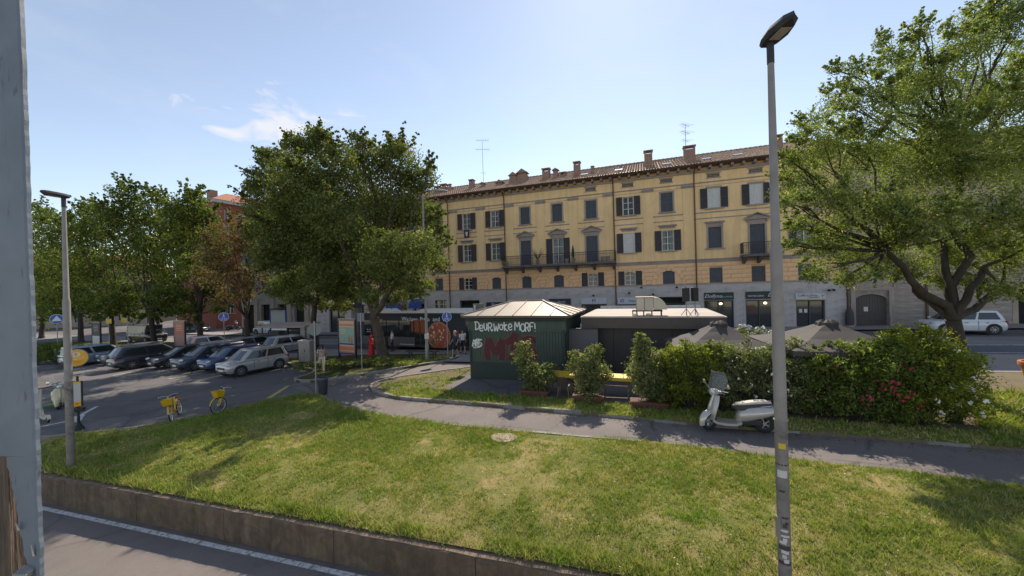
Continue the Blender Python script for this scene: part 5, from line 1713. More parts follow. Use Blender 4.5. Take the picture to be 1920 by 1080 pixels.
# fallen leaves and litter on the asphalt
rng = np.random.default_rng(5)
n = 9000
lx, ly = rng.uniform(-24, 16, n), rng.uniform(6, 28, n)
edge_pts = np.array([[p.x, p.y] for p in list(P_FAR) + list(I_FR) + list(L_PATH)])
k = rng.integers(0, len(edge_pts), n // 2)
lx[:n // 2], ly[:n // 2] = edge_pts[k, 0] + rng.normal(0, .22, n // 2), edge_pts[k, 1] - np.abs(rng.normal(.1, .2, n // 2))
ok = (lx > -30) & (ly > wall_pt(0).y + (lx - wall_pt(0).x) * WD.y / WD.x + 1.0) & (np.abs(lx) < ly * 1.5 + 2) & ~point_in(lawn_poly, lx, ly)
lx, ly = lx[ok], ly[ok]
n = len(lx)
on_mid = point_in(mid_poly, lx, ly) | point_in(island, lx, ly)
z = SLOPE * np.clip(lx, XL, XR) + np.where(on_mid, .125, .016)
an = rng.uniform(0, 2 * PI, n); s_ = rng.uniform(.012, .035, n)
t_ = np.stack([np.cos(an), np.sin(an), rng.normal(0, .15, n)], 1) * s_[:, None]
b_ = np.stack([-np.sin(an), np.cos(an), rng.normal(0, .15, n)], 1) * s_[:, None] * .6
p_ = np.stack([lx, ly, z], 1)
co = np.stack([p_ - t_, p_ - b_, p_ + t_, p_ + b_], 1).reshape(-1, 3)
LEAF_DRY = leafmat('dry_leaves', [(0.0, (.10, .06, .03)), (.6, (.20, .13, .06)), (1.0, (.30, .24, .12))], .1, .8)
tag(mesh_obj('leaf_litter', np_mesh('leaf_litter', co, 4, LEAF_DRY, rng.random(n))), 'dry fallen leaves scattered along the kerbs and asphalt', 'leaves', None, 'stuff')
# ------------------------------------------------------------------ green kiosk
M_GREEN = mat('green_boards', (0.045, 0.072, 0.056), .6, var=.14, vs=2, bump=.15, dirt=(.033, .052, .042), ds=1.5, streak=.2)
M_GREEND = mat('dark_green_base', (0.022, 0.032, 0.028), .65, var=.15, vs=2)
M_ROOFM = mat('tan_metal_roof', (0.30, 0.24, 0.19), .5, 0.1, var=.1, vs=1.2, dirt=(.26, .205, .165), ds=.9)
M_SEAM = mat('roof_seam', (0.24, 0.18, 0.145), .5, .1, var=.1)
M_WSPRAY = mat('white_spray', (.66, .66, .63), .7, var=.05)
M_RSPRAY = mat('maroon_spray', (.085, .018, .022), .75, var=.2, vs=6)
M_RHALO = mat('pale_red_spray', (.15, .062, .05), .8, var=.25, vs=5)
kl, kr = AT(886, 594, 18.35), AT(1058, 596, 16.75)
kd = (kr - kl); kd.z = 0
KW = 5.0
kang = -TH
kb = G(884, 713)
kx = Vector((math.cos(kang), math.sin(kang), 0)); ky = Vector((-math.sin(kang), math.cos(kang), 0))
K = empty('kiosk', (kb.x, kb.y, kb.z), kang)
tag(K, 'dark green boarded kiosk with tan hipped metal roof and white graffiti', 'kiosk')
W, D, HE = 4.75, 4.1, 3.12
HB = 0.95
MB().box((W / 2, D / 2, HB / 2), (W + .06, D + .06, HB)).build('plinth', M_GREEND, K, bevel=.01)
MB().box((W / 2, D / 2, HB + (2.5 - HB) / 2), (W - .06, D - .06, 2.5 - HB)).build('core', M_GREEND, K)
rr = random.Random(4)
n = 34
for i in range(n):
    x = W * (i + .5) / n
    piece('board', M_GREEN, K, (x, -.012 + rr.uniform(-.003, .003), HB + (2.45 - HB) / 2), (W / n - .012, .045, 2.45 - HB))
for i in range(30):
    y = D * (i + .5) / 30
    for xx in (0.0, W): piece('board', M_GREEN, K, (xx + (-.012 if xx == 0 else .012), y, HB + (2.45 - HB) / 2), (.045, D / 30 - .012, 2.45 - HB))
for xx in (.03, W - .03): piece('corner_post', M_GREEND, K, (xx, -.03, 1.75), (.1, .1, 1.6))
MB().box((W / 2, D / 2, 2.75), (W + .16, D + .16, .6)).build('fascia', M_GREEN, K)
MB().box((W / 2, D / 2, 3.05), (W + .36, D + .36, .08)).box((W / 2, D / 2, 2.97), (W + .26, D + .26, .05)).build('moulding', M_GREEND, K)
MB().box((W / 2, D / 2, HE + .05), (W + .62, D + .62, .1)).build('eave', mat('brown_eave', (.09, .065, .055), .6), K)
# hipped roof of metal sheets with raised seams
e = .33
x0, x1, y0, y1, ze, zr = -e, W + e, -e, D + e, HE + .1, HE + .70
rx0, rx1, ry = 1.6, W - 1.55, D / 2
c00, c10, c11, c01 = Vector((x0, y0, ze)), Vector((x1, y0, ze)), Vector((x1, y1, ze)), Vector((x0, y1, ze))
r0_, r1_ = Vector((rx0, ry, zr)), Vector((rx1, ry, zr))
def roof_face(A, B_, C_, D_, n, seams):
    """A-B eave, D-C ridge (may coincide): n sheets, each its own panel, seams between"""
    def lerp(p, q, t): return p + (q - p) * t
    eav = (B_ - A)
    nrm = eav.cross((D_ - A)).normalized()
    if nrm.z < 0: nrm = -nrm
    up = nrm.cross(eav).normalized()
    if up.z < 0: up = -up
    ex = eav.normalized()
    La = eav.length
    top = (D_ - A).dot(up)
    xa, xb = (D_ - A).dot(ex), (C_ - A).dot(ex)
    def h(x):
        if x < xa: return top * x / max(xa, 1e-6)
        if x > xb: return top * (La - x) / max(La - xb, 1e-6)
        return top
    cuts = [La * i / n for i in range(n + 1)]
    for a, c in zip(cuts[:-1], cuts[1:]):
        ks = sorted({a, c} | {q for q in (xa, xb) if a < q < c})
        lo = [A + ex * k for k in ks]; hi = [A + ex * k + up * h(k) for k in reversed(ks)]
        ring = [p for p in lo + hi]
        out = []
        for p in ring:
            if not out or (p - out[-1]).length > 1e-4: out.append(p)
        if (out[0] - out[-1]).length < 1e-4: out.pop()
        m_ = len(out)
        MB().add([p + nrm * .012 for p in out] + [p - nrm * .01 for p in out], [tuple(range(m_)), tuple(range(2 * m_ - 1, m_ - 1, -1))] + [(i, (i + 1) % m_, m_ + (i + 1) % m_, m_ + i) for i in range(m_)]).build('roof_panel', M_ROOFM, K)
    for c in cuts[1:-1]:
        if h(c) > .15: MB().bar(A + ex * c + nrm * .02, A + ex * c + up * h(c) + nrm * .02, .035, .05).build('roof_seam', M_SEAM, K)
roof_face(c00, c10, r1_, r0_, 6, 1); roof_face(c10, c11, r1_, r1_, 5, 1); roof_face(c11, c01, r0_, r1_, 6, 1); roof_face(c01, c00, r0_, r0_, 5, 1)
for a, c in ((c00, r0_), (c10, r1_), (c11, r1_), (c01, r0_), (r0_, r1_)):
    MB().tube([a + Vector((0, 0, .03)), c + Vector((0, 0, .03))], .045, 6).build('ridge_cap', M_ROOFM, K)
# graffiti: hand drawn strokes
GL = {
 'D': [[(.1, 1.05), (.06, .5), (.08, -.02)], [(-.12, .98), (.25, 1.04), (.55, .85), (.6, .45), (.4, .08), (-.06, 0)]],
 'e': [[(.05, .35), (.5, .45), (.45, .75), (.2, .8), (.05, .5), (.1, .12), (.35, .02), (.55, .15)]],
 'u': [[(.05, .9), (.08, .3), (.2, .02), (.42, .1), (.5, .9)], [(.5, .9), (.52, .05)]],
 'R': [[(.1, -.05), (.08, 1.0), (.45, 1.02), (.58, .75), (.4, .5), (.12, .48)], [(.28, .48), (.6, -.05)]],
 ',': [[(.1, .1), (.02, -.18)]],
 'W': [[(0, 1.05), (.14, .0), (.34, .7), (.5, .0), (.7, 1.05)]],
 'o': [[(.3, .75), (.08, .55), (.08, .2), (.3, .03), (.5, .25), (.45, .65), (.3, .75)]],
 'k': [[(.08, 1.1), (.1, -.05)], [(.5, .8), (.12, .4), (.55, -.1)], [(-.08, .66), (.42, .72)]],
 'M': [[(0, -.05), (.08, 1.05), (.36, .4), (.62, 1.05), (.72, -.05)]],
 'O': [[(.35, 1.0), (.06, .7), (.1, .2), (.38, 0), (.62, .3), (.58, .8), (.35, 1.0)]],
 'F': [[(.1, -.05), (.1, .95), (.62, 1.02)], [(.1, .52), (.48, .56)]],
 '!': [[(.1, 1.05), (.12, .32)], [(.1, .05), (.16, .02)]],
 'A': [[(0, 0), (.3, 1), (.55, 0)], [(.08, .35), (.7, .5)]],
 'E': [[(.6, 1), (.1, .9), (.08, .05), (.6, 0)], [(.05, .5), (.55, .52)]],
 'S': [[(.6, .95), (.2, 1), (.05, .7), (.5, .45), (.5, .1), (.05, 0)]],
}
def smooth2(pts, k=4):
    out = []
    for i in range(len(pts) - 1):
        p0, p1, p2, p3 = pts[max(i - 1, 0)], pts[i], pts[i + 1], pts[min(i + 2, len(pts) - 1)]
        for j in range(k):
            t = j / k
            out.append(tuple(.5 * (2 * b_ + (c_ - a_) * t + (2 * a_ - 5 * b_ + 4 * c_ - d_) * t * t + (3 * b_ - a_ - 3 * c_ + d_) * t ** 3) for a_, b_, c_, d_ in zip(p0, p1, p2, p3)))
    out.append(pts[-1])
    return out
def scrawl(word, x, z, sc, w, y, m, parent, adv=.62, name='graffiti_tag'):
    mb = MB()
    rr_ = random.Random(len(word))
    yy = y
    for ch in word:
        if ch == ' ': x += .3 * sc; continue
        dz = rr_.uniform(-.04, .04)
        for st in GL[ch]:
            mb.ribbon(smooth2(st), w, yy, .003, org=(x, z + dz), sc=sc)
            yy -= .0007
        x += sc * (adv if ch not in ',!' else .25) * (1.22 if ch in 'WM' else 1)
    return mb.build(name, m, parent)
scrawl('DeuR,Woke MORF!', .33, 2.50, .36, .055, -.09, M_WSPRAY, K, .63)
scrawl('AES', .12, 1.72, .34, .045, -.055, M_WSPRAY, K, .5)
scrawl('EAS', .16, 1.66, .36, .035, -.062, M_WSPRAY, K, .3)
def spray(poly, grow, y, m, name):
    cx, cz = sum(p[0] for p in poly) / len(poly), sum(p[1] for p in poly) / len(poly)
    q = [(cx + (p[0] - cx) * grow, cz + (p[1] - cz) * grow) for p in poly]
    MB().prism(q, y, y - .003, 'Y').build(name, m, K)
mM = [(1.02, 2.17), (.82, 2.0), (.74, 1.7), (.82, 1.35), (1.02, 1.08), (1.2, 1.0), (1.24, 1.22), (1.1, 1.5), (1.12, 1.78), (1.2, 1.5), (1.34, 1.3), (1.48, 1.62), (1.5, 1.9), (1.42, 1.5), (1.5, 1.1), (1.68, 1.0), (1.98, 1.05), (1.9, 1.75), (2.3, 1.68), (2.42, 1.9), (2.5, 2.2), (2.36, 2.42), (2.05, 2.3), (1.78, 2.08), (1.5, 2.2), (1.3, 1.86), (1.16, 2.2)]
mS = [(2.68, 2.2), (3.25, 2.08), (3.4, 1.86), (3.0, 1.84), (2.95, 1.72), (3.3, 1.68), (3.48, 1.45), (3.4, 1.2), (3.1, 1.06), (2.7, 1.08), (2.62, 1.25), (2.95, 1.32), (2.98, 1.5), (2.6, 1.62)]
BIG = [[(.98, 1.08), (.9, 1.5), (1.02, 2.08)], [(1.02, 2.08), (1.2, 1.7), (1.36, 1.36)], [(1.36, 1.36), (1.55, 1.75), (1.74, 2.06)], [(1.74, 2.06), (1.72, 1.6), (1.66, 1.08)],
       [(1.9, 1.9), (2.2, 2.1), (2.4, 2.36)], [(2.4, 2.36), (2.34, 1.9), (2.2, 1.3), (2.1, 1.1)],
       [(3.36, 2.06), (3.05, 2.12), (2.78, 2.02)], [(2.78, 2.02), (2.8, 1.76), (3.1, 1.66), (3.32, 1.42), (3.2, 1.2), (2.7, 1.12)]]
for wid, y0, m_s, nm in ((.42, -.046, M_RHALO, 'graffiti_halo'), (.29, -.056, M_RSPRAY, 'graffiti_letter')):
    for i, st_ in enumerate(BIG):
        MB().ribbon(smooth2(st_, 5), wid, y0 - .0009 * i, .002).build(nm, m_s, K)
# grey screen wall linking the kiosk and the bar
M_SCR = mat('grey_screen', (.115, .11, .115), .7, var=.1, vs=1.5)
o = empty('screen_wall', tuple(K.location), kang)
tag(o, 'plain grey screen panel between the green kiosk and the dark bar', 'screen')
MB().box((W + .72, .75, 1.25), (1.35, .08, 2.5)).build('panel', M_SCR, o)
MB().box((W + .72, .75, 2.52), (1.39, .12, .06)).build('top_rail', M_SHUT, o)

# ------------------------------------------------------------------ dark bar pavilion with flat roof
M_BAR = mat('dark_brown_panels', (.045, .038, .04), .6, var=.15, vs=1.5)
M_FASC = mat('brown_fascia', (.075, .058, .052), .55, var=.15, vs=1.5)
M_FLAT = mat('pale_flat_roof', (.36, .31, .265), .75, var=.15, vs=.9, dirt=(.30, .25, .21), ds=1.1)
pbar = AT(1090, 594, 17.7)
bz = gz(pbar.x) + .09
P = empty('bar_pavilion', (pbar.x, pbar.y, bz), kang)
tag(P, 'low dark brown bar pavilion with pale flat roof right of the green kiosk', 'pavilion')
BW, BD, BH = 6.05, 6.4, AT(1090, 594, 17.7).z - bz
MB().box((BW / 2, BD / 2, BH - .28), (BW, BD, .5)).build('fascia', M_FASC, P)
MB().box((BW / 2, BD / 2, BH - .02), (BW + .08, BD + .08, .05)).build('roof_edge', M_FLAT, P)
MB().box((BW / 2, BD / 2, BH + .01), (BW - .1, BD - .1, .03)).build('roof_sheet', M_FLAT, P)
MB().box((BW / 2, BD - .1, BH + .1), (BW - .4, .14, .16)).build('rear_parapet', mat('white_coping', (.6, .58, .55), .6), P)
nP = 6
for i in range(nP):
    piece('wall_panel', M_BAR, P, (.55 + (BW - .9) * (i + .5) / nP, .45, (BH - .5) / 2), ((BW - .9) / nP - .015, .06, BH - .54))
for xx in (.5, BW - .3): piece('post', M_FASC, P, (xx, .4, (BH - .5) / 2), (.12, .12, BH - .54))
MB().box((BW / 2, BD / 2 + .4, (BH - .55) / 2), (BW - .9, BD - 1.0, BH - .6)).build('core', M_BAR, P)
MB().box((.42, .1, BH - .62), (.16, .24, .2)).build('corner_lamp', M_TERRA, P)
# ventilation unit on the roof
M_DUCT = mat('galvanised_duct', (.50, .44, .36), .45, .2, var=.1, vs=2)
pv = AT(1218, 590, 16.9)
zroof = bz + BH + .03
V = empty('ventilation_unit', (pv.x, pv.y, zroof), kang)
tag(V, 'beige roof ventilation unit with curved duct on the bar pavilion', 'ventilation unit')
MB().box((-.2, .2, .53), (.72, .7, .58)).build('casing', M_DUCT, V, bevel=.012)
MB().box((-.2, -.158, .53), (.03, .02, .58)).box((-.2, .2, .835), (.78, .76, .04)).box((-.56, .2, .53), (.025, .72, .6)).build('frame', M_SEAM, V)
rings = []
for i in range(9):
    a = PI / 2 * i / 8
    cx, cz = .18, .28
    r0, r1 = .0, .56
    rings.append([Vector((cx + r1 * math.sin(a), yy, cz + r1 * math.cos(a))) for yy in (-.14, .5)] + [Vector((cx, yy, cz)) for yy in (.5, -.14)])
MB().loft(rings).build('curved_duct', M_DUCT, V)
mb = MB()
for xx in (-.55, -.25, .1, .5):
    mb.box((xx, -.1, .1), (.05, .05, .2)); mb.box((xx, .4, .1), (.05, .05, .2))
mb.bar((-.75, -.1, .22), (.55, -.1, .22), .05, .05); mb.bar((-.75, .4, .22), (.55, .4, .22), .05, .05)
mb.box((-.72, -.1, .1), (.04, .04, .24))
mb.build('stand', M_IRON, V)
MB().ell((-.62, -.1, .06), (.13, .1, .06), 8, 5).ell((-.05, -.1, .06), (.12, .1, .06), 8, 5).build('ballast', mat('white_stone', (.6, .58, .52), .8), V)
# loudspeakers on tripods standing on the roof
for k, (px, lab) in enumerate(((1287, 'black loudspeaker on a tripod on the pavilion roof, left of the pair'), (1304, 'black loudspeaker on a tripod on the pavilion roof, right of the pair'))):
    p = AT(px, 583, 16.4)
    S = empty('loudspeaker', (p.x, p.y, zroof), kang + .3 * k)
    tag(S, lab, 'loudspeaker', 'loudspeakers on the pavilion roof')
    pr = [(-.14, -.12), (.14, -.12), (.19, .08), (.1, .2), (-.1, .2), (-.19, .08)]
    MB().prism([(x * .8, y * .8) for x, y in pr], .62, 1.22).build('cabinet', mat('speaker_black', (.014, .014, .016), .6), S, bevel=.015)
    MB().lathe([(.10, -.102), (.10, -.11), (.02, -.112)], (0, 0, .8), 12, axis='Y').build('grille', M_IRON, S)
    MB().box((0, 0, 1.24), (.1, .08, .04)).build('handle', M_ALU, S)
    MB().tube([(0, .02, .02), (0, .02, .66)], .02, 6).build('pole', M_ALU, S)
    for a in (.5, 2.6, 4.7):
        MB().tube([(0, .02, .3), (.24 * math.cos(a), .02 + .24 * math.sin(a), .0)], .014, 5).build('leg', M_ALU, S)

# ------------------------------------------------------------------ parasols
M_CANV = mat('taupe_canvas', (.06, .05, .048), .85, var=.1, vs=1.5, bump=.1, bs=30)
def parasol(label, c, half, zr, zt, rz):
    base_z = gz(c[0]) + .094
    o = empty('parasol', (c[0], c[1], base_z), rz)
    tag(o, label, 'parasol', 'taupe parasols of the cafe')
    zr -= base_z; zt -= base_z
    n = 8
    cor = []
    for i in range(8):
        a = PI / 4 * i + PI / 4
        r = half * (1.414 if i % 2 == 0 else 1.0)
        cor.append(Vector((r * math.cos(a), r * math.sin(a), zr)))
    top = [Vector((.14 * math.cos(PI / 4 * i + PI / 4), .14 * math.sin(PI / 4 * i + PI / 4), zt)) for i in range(8)]
    for i in range(4):
        idx = [2 * i, 2 * i + 1, (2 * i + 2) % 8]
        mb = MB()
        vs, fs = [], []
        for t in (0, .25, .5, .75, 1.0):
            row = []
            for k in idx:
                p = cor[k].lerp(top[k], t)
                p.z -= .1 * math.sin(PI * t) + (.05 * (1 - t) if k % 2 else 0)
                row.append(p)
            vs += row
        for a in range(4):
            for b_ in range(2):
                fs.append((a * 3 + b_, a * 3 + b_ + 1, a * 3 + 4 + b_, a * 3 + 3 + b_))
        mb.add(vs, fs)
        q = mb.build('canopy_panel', M_CANV, o)
        s_ = q.modifiers.new('t', 'SOLIDIFY'); s_.thickness = .012
        v = MB()
        a, c_, d_ = [cor[k] for k in idx]
        dn = Vector((0, 0, -.16))
        v.add([a, c_ - Vector((0, 0, .05)), d_, d_ + dn, c_ + dn - Vector((0, 0, .05)), a + dn], [(0, 1, 4, 5), (1, 2, 3, 4)])
        q2 = v.build('valance', M_CANV, o)
        s_ = q2.modifiers.new('t', 'SOLIDIFY'); s_.thickness = .008
    # vent cap of folded cloth
    mb = MB()
    rings = []
    for r, z in ((.30, zt - .12), (.27, zt - .02), (.16, zt + .05), (.04, zt + .07)):
        rings.append([Vector((r * (1 + .1 * (i % 2)) * math.cos(PI / 8 * i), r * (1 + .1 * (i % 2)) * math.sin(PI / 8 * i), z + (.035 if i % 2 else 0))) for i in range(16)])
    mb.loft(rings)
    mb.build('vent_cap', mat('dark_canvas', (.05, .043, .042), .8), o)
    MB().tube([(0, 0, 0), (0, 0, zt)], .035, 8).build('pole', M_IRON, o)
    MB().lathe([(.4, 0), (.4, .08), (.1, .1)], (0, 0, 0), 12).build('base', M_IRON, o)
    for i in range(8): MB().bar(cor[i] - Vector((0, 0, .16)), top[i] - Vector((0, 0, .25)), .025, .03).build('rib', M_ALU, o)
    return o
pu1 = AT(1347, 603, 14.2); pr1 = AT(1347, 645, 14.2)
parasol('taupe square parasol left of the lamp post, its peak before the pavilion roof', (pu1.x, pu1.y), 1.72, pr1.z - .02, pu1.z - .05, kang + .12)
pu2 = AT(1550, 601, 12.6); pr2 = AT(1550, 641, 12.6)
parasol('taupe square parasol right of the lamp post, above the dark shrubs', (pu2.x, pu2.y), 1.8, pr2.z - .02, pu2.z - .05, kang + .12)

# ------------------------------------------------------------------ tables and chairs
M_TYEL = mat('yellow_tabletop', (.62, .42, .02), .4, var=.06)
M_WOODC = mat('chair_wood', (.26, .14, .06), .6, var=.2, vs=6)
M_CHAIR = mat('dark_chair_shell', (.05, .036, .034), .6, var=.1)
def table(label, p, rz):
    o = empty('cafe_table', p, rz)
    tag(o, label, 'table', 'yellow cafe tables')
    MB().box((0, 0, .74), (1.25, .72, .05)).build('tabletop', M_TYEL, o, bevel=.008)
    MB().box((0, -.37, .69), (1.2, .02, .09)).build('apron', M_TYEL, o)
    for sx in (-.45, .45):
        for sy in (-1, 1): MB().bar((sx, sy * .3, 0), (sx, -sy * .25, .715), .045, .045).build('leg', M_WOODC, o)
    MB().bar((-.45, 0, .36), (.45, 0, .36), .03, .03).build('stretcher', M_WOODC, o)
table('yellow topped table between the two left cafe shrubs', G(1054, 733, .094), kang)
table('yellow topped table between the upright shrub and the hedge', G(1156, 741, .094), kang)
def chair(label, p, rz):
    o = empty('cafe_chair', p, rz)
    tag(o, label, 'chair', 'cafe chairs')
    MB().box((0, 0, .45), (.44, .42, .04)).build('seat', M_CHAIR, o, bevel=.012)
    rings = [[Vector((x, -.2 - .05 * (1 - (x / .22) ** 2) - .1 * t, .47 + .38 * t)) for x in (-.21, -.1, 0, .1, .21)] + [Vector((x, -.18 - .05 * (1 - (x / .22) ** 2) - .1 * t, .47 + .38 * t)) for x in (.21, .1, 0, -.1, -.21)] for t in (0, .5, 1)]
    MB().loft(rings).build('backrest', M_CHAIR, o)
    for sx in (-1, 1):
        for sy in (-1, 1): MB().tube([(sx * .17, sy * .15, .44), (sx * .23, sy * .21, 0)], [.02, .013], 6).build('leg', M_WOODC, o)
chair('dark shell chair on splayed wooden legs before the left yellow table', G(1058, 744, .094), kang)
chair('dark chair half hidden behind the upright cafe shrub', G(1085, 738, .094), kang + .5)
M_BINB = mat('blue_grey_tub', (.10, .12, .20), .6)
p = G(1050, 706, .094)
o = empty('storage_tub', p, kang); tag(o, 'blue grey storage tub beside the kiosk wall behind the left table', 'tub')
MB().loft([[(-.3, -.22, 0), (.3, -.22, 0), (.3, .22, 0), (-.3, .22, 0)], [(-.36, -.26, .62), (.36, -.26, .62), (.36, .26, .62), (-.36, .26, .62)]]).build('body', M_BINB, o)
MB().box((0, 0, .64), (.78, .58, .05)).build('lid', M_BINB, o)
p = G(1043, 700, .094)
o = empty('green_crate', p, kang); tag(o, 'pale green plastic crate stack against the kiosk corner', 'crate')
MB().box((0, .1, .5), (.45, .35, 1.0)).build('box', mat('pale_green', (.10, .16, .12), .6), o, bevel=.01)
for z in (.33, .67): MB().box((0, .1, z), (.47, .37, .02)).build('rim', M_GREEND, o)
# ------------------------------------------------------------------ vehicles
M_TYRE = mat('tyre_rubber', (.022, .022, .023), .85, var=.2, vs=10)
M_RIM = mat('alloy_rim', (.42, .42, .44), .35, .7, var=.1)
M_CGLASS = glass('car_glass', (.02, .026, .028), .04)
M_TRIM = mat('black_trim', (.025, .025, .027), .55, var=.1)
M_HEADL = mat('headlamp', (.55, .57, .6), .15, .3, var=.1)
M_TAILL = mat('tail_lamp', (.32, .02, .025), .25, var=.1)
M_PLATE = mat('number_plate', (.65, .65, .64), .5, var=.03)
M_CHROME = mat('chrome', (.6, .6, .6), .15, .95, var=.05)
def paintm(name, col, rough=.28, metal=.35):
    return mat(name, col, rough, metal, var=.04, vs=2, coat=.6, dirt=tuple(c * .85 + .01 for c in col), ds=2.5, dlo=.55, dhi=.85)
def wheel(par, x, y, r, w, rimm=None, name='wheel', spokes=7):
    sg = 1 if y > 0 else -1
    o = MB().lathe([(r * .62, -w / 2), (r * .93, -w / 2), (r, -w * .32), (r, w * .32), (r * .93, w / 2), (r * .62, w / 2)], (x, y, r), 20, axis='Y', cap=False).build(name, M_TYRE, par, smooth=True)
    yo = y + sg * w * .42
    mb = MB().lathe([(r * .66, -.012), (r * .66, .012), (r * .58, .018), (r * .56, -.012)], (x, yo, r), 20, axis='Y', cap=False)
    for k in range(spokes):
        a = 2 * PI * k / spokes
        mb.bar((x + r * .1 * math.cos(a), yo, r + r * .1 * math.sin(a)), (x + r * .6 * math.cos(a), yo, r + r * .6 * math.sin(a)), r * .16, .03)
    mb.lathe([(r * .16, -.02), (r * .16, .02), (r * .02, .025)], (x, yo, r), 10, axis='Y')
    mb.build('rim', rimm or M_RIM, o)
    MB().lathe([(r * .6, 0), (r * .6, .01)], (x, y + sg * w * .2, r), 16, axis='Y').build('brake_disc', M_TRIM, o)
    return o
def car(name, label, pos, head, L, Wd, Ht, paint_, belt=.60, hood=(.80, .90), ws=(.60, .25), rear=(.02, .10), wb=.62, nose=.03, group=None, cat='car', rimm=None, rwin=True, van=False, zground=None, roofc=None, bars=False, tail_h=.0):
    """pos: centre on the ground; head: heading; hood (fraction of L where windscreen meets it, height fraction); ws: windscreen base and top (fraction from the front); rear: rear glass base and top (fraction from the tail)"""
    hx = Vector((math.cos(head), math.sin(head), 0))
    o = empty(name, (pos[0], pos[1], gz(pos[0]) + .004 if zground is None else zground), head)
    tag(o, label, cat, group)
    hw = Wd / 2
    zb, zbelt = .20, Ht * belt
    xf, xr = L / 2, -L / 2
    xh = xf - L * (1 - hood[0])                      # foot of the windscreen
    zh0 = zbelt * hood[1]                             # height of the nose
    sec = []
    stations = [(xr, .80, .42, zbelt * .62), (xr + .05, .90, .28, zbelt * .80), (xr + .16, .965, .22, zbelt * .95 + tail_h), (xr + L * .12, 1.0, zb, zbelt + tail_h * .6), (xr + L * .3, 1.0, zb, zbelt), (0, 1.0, zb, zbelt), (xh - .05, 1.0, zb, zbelt * .985),
                (xh + .12, .995, zb, zbelt * .965), (xf - L * .14, .975, zb, zh0 + (zbelt * .96 - zh0) * .55), (xf - L * .07, .94, .22, zh0 + .035), (xf - .09, .88, .26, zh0 - .03), (xf - .02, .78, .32, zh0 - .13), (xf, .66, .38, zh0 - .2)]
    rings = []
    for x, ws_, b, t in stations:
        w = hw * ws_
        m_ = (b + t) / 2
        half = [(0, b), (w * .78, b), (w * .96, b + .07), (w, m_), (w * .985, t - (t - m_) * .35), (w * .93, t - .035), (w * .8, t), (0, t + .025)]
        ring = [Vector((x, y, z)) for y, z in half] + [Vector((x, -y, z)) for y, z in reversed(half[1:-1])]
        rings.append(ring)
    MB().loft(rings).build('body', paint_, o, smooth=True, ang=50)
    # cabin
    xb1, xt1 = xf - L * (1 - ws[0]) if False else xh, xf - L * ws[1 if False else 1]
    xb1 = xh + .10
    xt1 = xf - L * ws[1] - (L * .11 if not van else 0)
    xb0, xt0 = xr + L * rear[0], xr + L * rear[1]
    wb_, wt_ = hw * .935, hw * .76
    if van: wt_ = hw * .84
    zt = Ht
    lev = [(zbelt - .04, 0.0), (zbelt + (zt - zbelt) * .5, .5), (zbelt + (zt - zbelt) * .88, .9), (zt - .02, 1.04), (zt, 1.16)]
    def cab(t):
        return xb0 + (xt0 - xb0) * t, xb1 + (xt1 - xb1) * t, wb_ + (wt_ - wb_) * t
    rings = []
    for z, t in lev:
        a, c, w = cab(t)
        rings.append([Vector((a, -w * .86, z)), Vector((a + .12, -w, z)), Vector((c - .16, -w, z)), Vector((c, -w * .82, z)), Vector((c + .04, 0, z)), Vector((c, w * .82, z)), Vector((c - .16, w, z)), Vector((a + .12, w, z)), Vector((a, w * .86, z)), Vector((a - .03, 0, z))])
    MB().loft(rings).build('cabin', roofc or paint_, o, smooth=True, ang=40)
    # glazing a little proud of the cabin
    def pt(t, fx, side, out=.008):
        a, c, w = cab(t)
        z = lev[0][0] + .04 + (zt - lev[0][0] - .04) * t
        a, c = a + .12, c - .16
        return Vector((a + (c - a) * fx, side * (w + out), z))
    t0, t1 = .10, .80
    splits = [(.06, .47), (.52, .96)] if rwin else [(.62, .97)]
    for side in (-1, 1):
        for fa, fb in splits:
            q = [pt(t0, fa, side), pt(t0, fb, side), pt(t1, fb - (.0 if fb < .9 else .0), side), pt(t1, fa, side)]
            q2 = [p - Vector((0, side * .02, 0)) for p in q]
            MB().loft([q, q2]).build('side_window', M_CGLASS, o)
    def endg(front):
        q = []
        for t, f in ((.08, .80), (.08, -.80), (.86, -.78), (.86, .78)):
            a, c, w = cab(t)
            z = zbelt + (zt - zbelt) * t
            x = c + .012 if front else a - .012
            q.append(Vector((x, f * w * .98, z)))
        mid = [(q[0] + q[1]) / 2 + Vector((.045 if front else -.035, 0, 0)), (q[2] + q[3]) / 2 + Vector((.045 if front else -.035, 0, 0))]
        mb = MB()
        pts = [q[0], mid[0], q[1], q[2], mid[1], q[3]]
        bk = [p - Vector((.03 if front else -.03, 0, 0)) for p in pts]
        mb.add(pts + bk, [(0, 1, 4, 5), (1, 2, 3, 4), (6, 11, 10, 7), (7, 10, 9, 8), (0, 6, 7, 1), (1, 7, 8, 2), (2, 8, 9, 3), (3, 9, 10, 4), (4, 10, 11, 5), (5, 11, 6, 0)])
        mb.build('windscreen' if front else 'rear_window', M_CGLASS, o)
    endg(True)
    if rwin: endg(False)
    r = .325 if Ht < 1.6 else .36
    wheelb = L * wb
    xw = (L - wheelb) / 2 - L * .01
    for x in (xf - xw, xf - xw - wheelb):
        for s in (-1, 1):
            MB().lathe([(r * 1.16, -.02), (r * 1.16, .02)], (x, s * (hw - .012), r + .01), 18, axis='Y').build('wheel_arch', M_TRIM, o)
            wheel(o, x, s * (hw - .075), r, .2, rimm)
